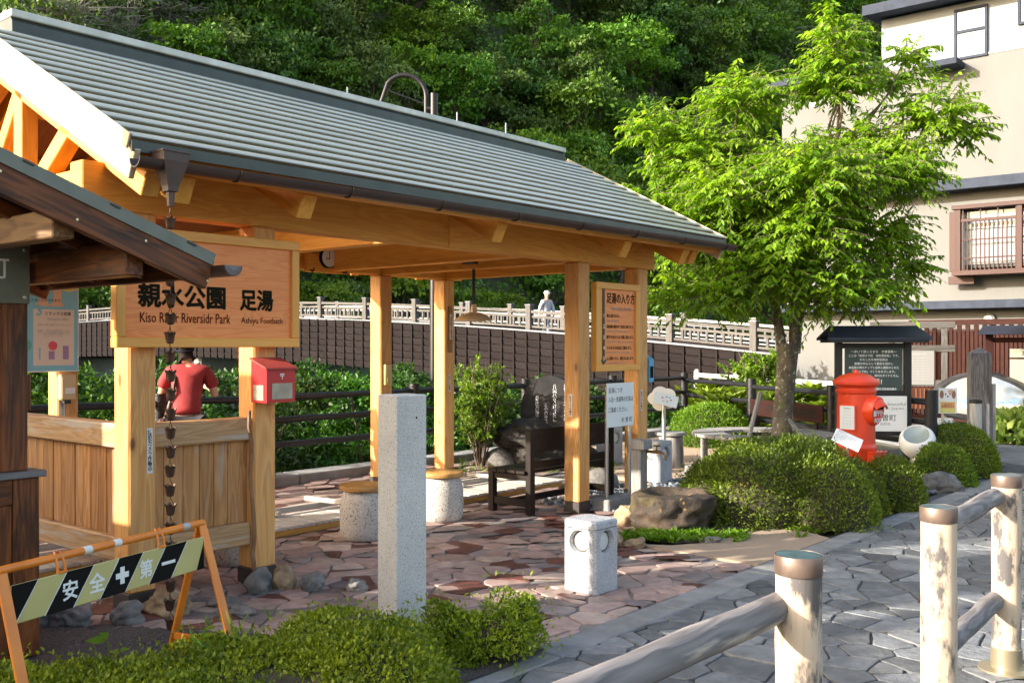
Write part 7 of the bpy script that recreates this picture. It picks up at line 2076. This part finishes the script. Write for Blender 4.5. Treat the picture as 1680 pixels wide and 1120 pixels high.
# ------------------------------------------------------------------ street lamp behind the ridge
sl_ = thing('street_lamp', 'dark arched street lamp with a white head rising behind the ridge', 'street lamp', (-1.45, 17.5, -0.5), 0)
slp = L(7.6, 4.6)
t_ = (708 - 840) / 1633.0; sly = 16.6; slx = t_ * sly
sl_.location = (slx, sly, 0)
M_lampd = plain('lamp_brown', (0.018, 0.014, 0.018), 0.4, 0.2)
mb = MB(); mb.tube([(0.04, 0, -0.6), (0.04, 0, 5.80)], [0.075, 0.062], 16); mb.build('pole', M_lampd, sl_, smooth=True)
arc_ = [(-0.09, 0, 4.9), (-0.09, 0, 5.75)] + [(-0.45 + 0.36 * math.cos(a), 0, 5.75 + 0.36 * math.sin(a)) for a in [math.pi * k / 14 for k in range(1, 12)]]
mb = MB(); mb.tube(arc_ + [(-0.83, 0, 5.68), (-0.87, 0, 5.60)], 0.037, 12); mb.build('arm', M_lampd, sl_, smooth=True)
mb = MB(); mb.tube([(-0.10, 0, 5.62), (-0.72, 0, 5.85)], 0.012, 8); mb.build('brace', M_lampd, sl_)
for z in (5.30, 5.55):
    mb = MB(); mb.box((-0.03, 0, z), (0.16, 0.07, 0.06), None, 0.01); mb.build('clamp', M_lampd, sl_)
mb = MB(); mb.tube([(-0.86, 0, 5.63), (-0.92, 0, 5.50), (-0.96, 0, 5.44)], [0.06, 0.075, 0.07], 14); mb.build('lamp_neck', M_white, sl_, smooth=True)
mb = MB(); v_ = [(0.001, 0.10), (0.12, 0.095), (0.22, 0.07), (0.26, 0.03), (0.25, 0.0), (0.001, -0.02)]; mb.lathe(v_, 24, Matrix.Translation((-1.18, 0, 5.40)) @ Matrix.Rotation(R(-8), 4, 'Y') @ Matrix.Diagonal((1.25, 0.7, 1, 1)), caps=False); mb.build('lamp_head', M_white, sl_, smooth=True)
# steel posts of the rockfall net on the slope
rpn = 0
proto_pole = None
for (u, v, Yd, hh) in ((515, 122, 90, 3.0), (440, 138, 82, 2.2), (500, 148, 88, 2.0), (322, 98, 76, 2.2), (570, 128, 95, 2.4), (750, 170, 100, 2.2), (830, 188, 104, 2.2), (548, 146, 92, 1.8)):
    p = Vector(((u - 840) / 1633 * Yd, Yd, 1.6 - (v - 567) / 1633 * Yd))
    if proto_pole is None:
        proto_pole = thing('net_post', 'thin grey steel post of the rockfall net among the trees', 'post', p, 0, 'rockfall net posts on the slope')
        mb = MB(); mb.tube([(0, 0, -5), (0, 0, -0.9)], 0.08, 8); mb.build('pole', std('galvanised', (0.36, 0.38, 0.42), rough=0.5, bmp=0), proto_pole)
    else: copy_tree(proto_pole, p)

# ------------------------------------------------------------------ unseen house added left of the frame to cast shade
nh = thing('added_shade_house', 'added plain two winged house, out of view, casting shade on the path', 'house', (-8.2, 0, 0)); nh['kind'] = 'structure'
for nm_, y0_, y1_, h_ in (('tall_shade_wing', 1.95, 2.13, 6.0), ('tall_shade_wing', 2.42, 3.3, 6.0), ('low_shade_wing', -2.0, 1.94, 3.35)):  # wings added for their shadow; slit between the tall ones passes a sun streak
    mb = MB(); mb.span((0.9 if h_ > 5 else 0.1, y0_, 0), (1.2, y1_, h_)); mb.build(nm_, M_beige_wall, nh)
    mb = MB(); mb.span((0.85 if h_ > 5 else 0.0, y0_, h_ + 0.002), (1.25, y1_, h_ + 0.09)); mb.build('roof', M_blue_trim, nh)
for y_ in (-1.2, 0.6):  # windows only dress the added house
    mb = MB(); mb.span((1.17, y_ - 0.5, 1.0), (1.24, y_ + 0.5, 2.1)); w_ = mb.build('window', M_blue_trim, nh); mb = MB(); mb.span((1.235, y_ - 0.44, 1.06), (1.25, y_ + 0.44, 2.04)); mb.build('pane', M_glass, w_)

bw = link('added_shade_wall', None) if False else None
mb = MB(); mb.span((-4.0, 1.1, 0), (-3.85, 2.05, 1.75)); mb.span((-4.0, 2.053, 0), (-3.85, 3.9, 3.0)); shade_wall = mb.build('added_shade_wall', M_dark, None, PAV); tag(shade_wall, 'added dark boarded wall that shades the shelter, outside the view', 'wall', kind='structure')  # unseen wall added to keep sun off the low wall and bath

# ------------------------------------------------------------------ people
def skin_body(name, mat, pts, edges, parent=None, root=0, levels=2):
    """One continuous surface grown round a skeleton: pts = [(x, y, z, rx, ry)]."""
    me = bpy.data.meshes.new(name)
    me.from_pydata([p[:3] for p in pts], edges, [])
    o = bpy.data.objects.new(name + '_src', me); COL.objects.link(o)
    sk = o.modifiers.new('skin', 'SKIN'); sk.use_smooth_shade = True
    lay = me.skin_vertices[0].data if me.skin_vertices else None
    if lay is None:
        bpy.context.view_layer.objects.active = o
        me.skin_vertices.new() if hasattr(me.skin_vertices, 'new') else None
        lay = me.skin_vertices[0].data
    for i, p in enumerate(pts):
        lay[i].radius = (p[3], p[4] if len(p) > 4 else p[3]); lay[i].use_root = (i == root)
    sb = o.modifiers.new('sub', 'SUBSURF'); sb.levels = levels; sb.render_levels = levels
    dg = bpy.context.evaluated_depsgraph_get(); dg.update()
    m2 = bpy.data.meshes.new_from_object(o.evaluated_get(dg))
    bpy.data.objects.remove(o); bpy.data.meshes.remove(me)
    m2.name = name; m2.materials.clear(); m2.materials.append(mat)
    m2.polygons.foreach_set('use_smooth', [True] * len(m2.polygons))
    return link(name, m2, parent)

def hand(pts, edges, wrist, d, palm_n, side):
    """Palm and five unequal bent fingers from a wrist index; d = direction of the hand."""
    w = Vector(pts[wrist][:3]); d = Vector(d).normalized(); n = Vector(palm_n).normalized(); s = d.cross(n).normalized() * side
    k = len(pts); p = w + d * 0.055; pts.append((*p, 0.032, 0.018)); edges.append((wrist, k))
    for i, (o, l) in enumerate(((-0.026, 0.058), (-0.009, 0.072), (0.009, 0.068), (0.026, 0.054))):
        a = p + d * 0.028 + s * o; b = a + d * l * 0.55 + n * 0.012; c = b + d * l * 0.40 + n * 0.028
        q = len(pts); pts += [(*a, 0.0095, 0.0095), (*b, 0.0085, 0.0085), (*c, 0.007, 0.007)]; edges += [(k, q), (q, q + 1), (q + 1, q + 2)]
    a = p - d * 0.02 + s * -0.034; b = a + d * 0.035 - s * 0.018 + n * 0.012; c = b + d * 0.028 + n * 0.012
    q = len(pts); pts += [(*a, 0.011, 0.011), (*b, 0.010, 0.010), (*c, 0.008, 0.008)]; edges += [(k, q), (q, q + 1), (q + 1, q + 2)]

# woman leaning on the fence, back to the camera; local +y = towards the river
wm = thing('person', 'person in red shirt and black trousers leaning on the river fence with a phone', 'person', (-3.36, 10.25, 0), R(12))
pts = [(0, 0, 0.90, 0.145, 0.115), (0, 0.05, 1.03, 0.135, 0.105), (0, 0.16, 1.20, 0.155, 0.11), (-0.005, 0.25, 1.33, 0.13, 0.085), (-0.01, 0.29, 1.385, 0.055, 0.055), (-0.02, 0.33, 1.43, 0.052, 0.055), (-0.035, 0.37, 1.475, 0.082, 0.095), (-0.045, 0.39, 1.545, 0.080, 0.092), (-0.05, 0.395, 1.60, 0.055, 0.06)]
edges = [(i, i + 1) for i in range(8)]
for s in (-1, 1):
    k = len(pts); pts += [(s * 0.085, 0, 0.84, 0.095), (s * 0.095, 0.02, 0.62, 0.078), (s * 0.10, 0.0, 0.47, 0.062), (s * 0.10, -0.02, 0.26, 0.055), (s * 0.10, -0.03, 0.09, 0.042), (s * 0.10, 0.05, 0.04, 0.04), (s * 0.11, 0.14, 0.03, 0.032)]
    edges += [(0, k)] + [(k + i, k + i + 1) for i in range(6)]
    k = len(pts); pts += [(s * 0.175, 0.25, 1.32, 0.062), (s * 0.235, 0.22, 1.22, 0.052), (s * 0.27, 0.24, 1.08, 0.043), (s * 0.25 if s > 0 else -0.265, 0.36, 1.11, 0.036), (s * 0.19 if s > 0 else -0.235, 0.46, 1.15, 0.027)]
    edges += [(3, k)] + [(k + i, k + i + 1) for i in range(4)]
    hand(pts, edges, len(pts) - 1, (-s * 0.4, 0.5, 0.55 if s < 0 else 0.1), (0, 0.6, -0.4), s)
skin_body('body', M_skin, pts, edges, wm)
tops = [(0, -0.02, 0.87, 0.178, 0.145), (0, -0.01, 0.94, 0.172, 0.14), (0, 0.05, 1.03, 0.155, 0.125), (0, 0.16, 1.20, 0.178, 0.13), (-0.005, 0.245, 1.325, 0.15, 0.10), (-0.01, 0.285, 1.375, 0.075, 0.07)]
te = [(0, 1), (1, 2), (2, 3), (3, 4), (4, 5)]
for s in (-1, 1):
    k = len(tops); tops += [(s * 0.175, 0.25, 1.315, 0.085), (s * 0.235, 0.22, 1.22, 0.076), (s * 0.26, 0.23, 1.145, 0.07)]; te += [(4, k), (k, k + 1), (k + 1, k + 2)]
M_shirt = std('red_cotton', (0.33, 0.03, 0.034), (0.25, 0.022, 0.026), rough=0.85, scale=7, bmp=0.35, bscale=9, dist=0.02)
skin_body('shirt', M_shirt, tops, te, wm)
leg = [(0, 0, 0.90, 0.165, 0.13)]; le = []
for s in (-1, 1):
    k = len(leg); leg += [(s * 0.088, 0, 0.82, 0.112), (s * 0.096, 0.02, 0.62, 0.092), (s * 0.10, 0.0, 0.45, 0.078), (s * 0.10, -0.02, 0.24, 0.07), (s * 0.10, -0.03, 0.10, 0.062)]; le += [(0, k)] + [(k + i, k + i + 1) for i in range(4)]
skin_body('trousers', std('black_cloth', (0.022, 0.022, 0.028), rough=0.85, bmp=0.2, scale=9), leg, le, wm)
hr = [(-0.04, 0.345, 1.505, 0.078, 0.075), (-0.045, 0.365, 1.56, 0.085, 0.092), (-0.05, 0.385, 1.60, 0.064, 0.072), (-0.028, 0.322, 1.455, 0.055, 0.04)]
skin_body('hair', M_hair, hr, [(0, 1), (1, 2), (0, 3)], wm)
mb = MB(); mb.tube([(-0.05 + 0.090 * math.cos(a), 0.370 + 0.10 * math.sin(a), 1.56 + 0.025 * math.sin(a)) for a in [2 * math.pi * k / 20 for k in range(21)]], 0.010, 8, caps=False); mb.build('visor_band', plain('navy_cloth', (0.02, 0.022, 0.04), 0.95, 0, 0.05), wm, smooth=True)
mb = MB(); mb.tube([(-0.13, 0.26, 1.40), (-0.11, 0.08, 1.27), (-0.12, -0.03, 1.13), (-0.16, -0.06, 0.97), (-0.20, -0.02, 0.86)], [0.018] * 5, 6); mb.build('bag_strap', plain('brown_strap', (0.07, 0.03, 0.022), 0.6), wm)
mb = MB(); mb.box((-0.22, 0.0, 0.74), (0.10, 0.24, 0.24), None, 0.03); mb.build('shoulder_bag', plain('brown_strap', (0.07, 0.03, 0.022), 0.6), wm)
for s in (-1, 1):
    mb = MB(); mb.box((s * 0.105, 0.04, 0.045), (0.095, 0.27, 0.085), None, 0.03); mb.build('shoe', M_bench, wm, smooth=True)
ph = thing('smartphone', 'dark smartphone held up in the left hand of the person in red', 'phone', (-3.64, 10.72, 1.27), R(20)); mb = MB(); mb.box((0, 0, 0), (0.075, 0.010, 0.15), Matrix.Rotation(R(-30), 4, 'X') @ Matrix.Rotation(R(-35), 4, 'Y'), 0.004); mb.build('case', plain('pale_phone', (0.55, 0.60, 0.68), 0.2), ph)

# walker on the bridge
mk_ = 9.6
ml = Matrix.Translation(BR) @ Matrix.Rotation(RZ + math.pi / 2, 4, 'Z')
mp_ = ml @ Vector((10.55, -1.2, arch(10.55) - 0.45))
mn = thing('person', 'walker in a pale grey blue shirt and white cap crossing the bridge', 'person', mp_, RZ + math.pi)
pts = [(0, 0, 0.92, 0.15, 0.11), (0, 0, 1.08, 0.15, 0.105), (0, 0, 1.28, 0.17, 0.11), (0, 0, 1.42, 0.14, 0.08), (0, 0, 1.48, 0.058, 0.058), (0, 0.01, 1.53, 0.055, 0.058), (0, 0.02, 1.60, 0.08, 0.095), (0, 0.02, 1.67, 0.082, 0.097), (0, 0.01, 1.72, 0.06, 0.07)]
edges = [(i, i + 1) for i in range(8)]
for s in (-1, 1):
    k = len(pts); pts += [(s * 0.085, 0, 0.86, 0.095), (s * 0.09, s * 0.10, 0.64, 0.078), (s * 0.09, s * 0.17, 0.47, 0.062), (s * 0.09, s * 0.16, 0.26, 0.054), (s * 0.09, s * 0.15, 0.09, 0.042), (s * 0.09, s * 0.15 + 0.14, 0.04, 0.035)]
    edges += [(0, k)] + [(k + i, k + i + 1) for i in range(5)]
    k = len(pts); pts += [(s * 0.19, 0, 1.40, 0.06), (s * 0.23, -s * 0.06, 1.25, 0.05), (s * 0.24, -s * 0.10, 1.12, 0.042), (s * 0.235, -s * 0.12, 0.98, 0.034), (s * 0.23, -s * 0.10, 0.87, 0.026)]
    edges += [(3, k)] + [(k + i, k + i + 1) for i in range(4)]
    hand(pts, edges, len(pts) - 1, (0, 0.1, -1), (-s, 0, 0), s)
skin_body('body', M_skin, pts, edges, mn)
tops = [(0, 0, 0.88, 0.17, 0.135), (0, 0, 1.08, 0.168, 0.125), (0, 0, 1.28, 0.188, 0.13), (0, 0, 1.41, 0.158, 0.098), (0, 0, 1.47, 0.075, 0.07)]; te = [(0, 1), (1, 2), (2, 3), (3, 4)]
for s in (-1, 1):
    k = len(tops); tops += [(s * 0.19, 0, 1.395, 0.08), (s * 0.23, -s * 0.06, 1.25, 0.07), (s * 0.24, -s * 0.10, 1.12, 0.06), (s * 0.236, -s * 0.118, 1.0, 0.052)]; te += [(3, k), (k, k + 1), (k + 1, k + 2), (k + 2, k + 3)]
skin_body('shirt', plain('grey_blue_shirt', (0.40, 0.43, 0.50), 0.85), tops, te, mn)
leg = [(0, 0, 0.90, 0.165, 0.12)]; le = []
for s in (-1, 1):
    k = len(leg); leg += [(s * 0.088, 0, 0.84, 0.11), (s * 0.09, s * 0.10, 0.64, 0.092), (s * 0.09, s * 0.17, 0.46, 0.078), (s * 0.09, s * 0.16, 0.26, 0.07), (s * 0.09, s * 0.15, 0.10, 0.06)]; le += [(0, k)] + [(k + i, k + i + 1) for i in range(4)]
skin_body('trousers', plain('grey_trousers', (0.25, 0.27, 0.31), 0.85), leg, le, mn)
mb = MB(); mb.lathe([(0.100, 1.655), (0.102, 1.675), (0.095, 1.71), (0.07, 1.745), (0.03, 1.762), (0.001, 1.765)], 20, Matrix.Translation((0, 0.015, 0)), caps=False)
mb.box((0, 0.13, 1.665), (0.13, 0.10, 0.008), None, 0.002); mb.build('cap', plain('white_cap', (0.50, 0.52, 0.54), 0.8), mn, smooth=True)
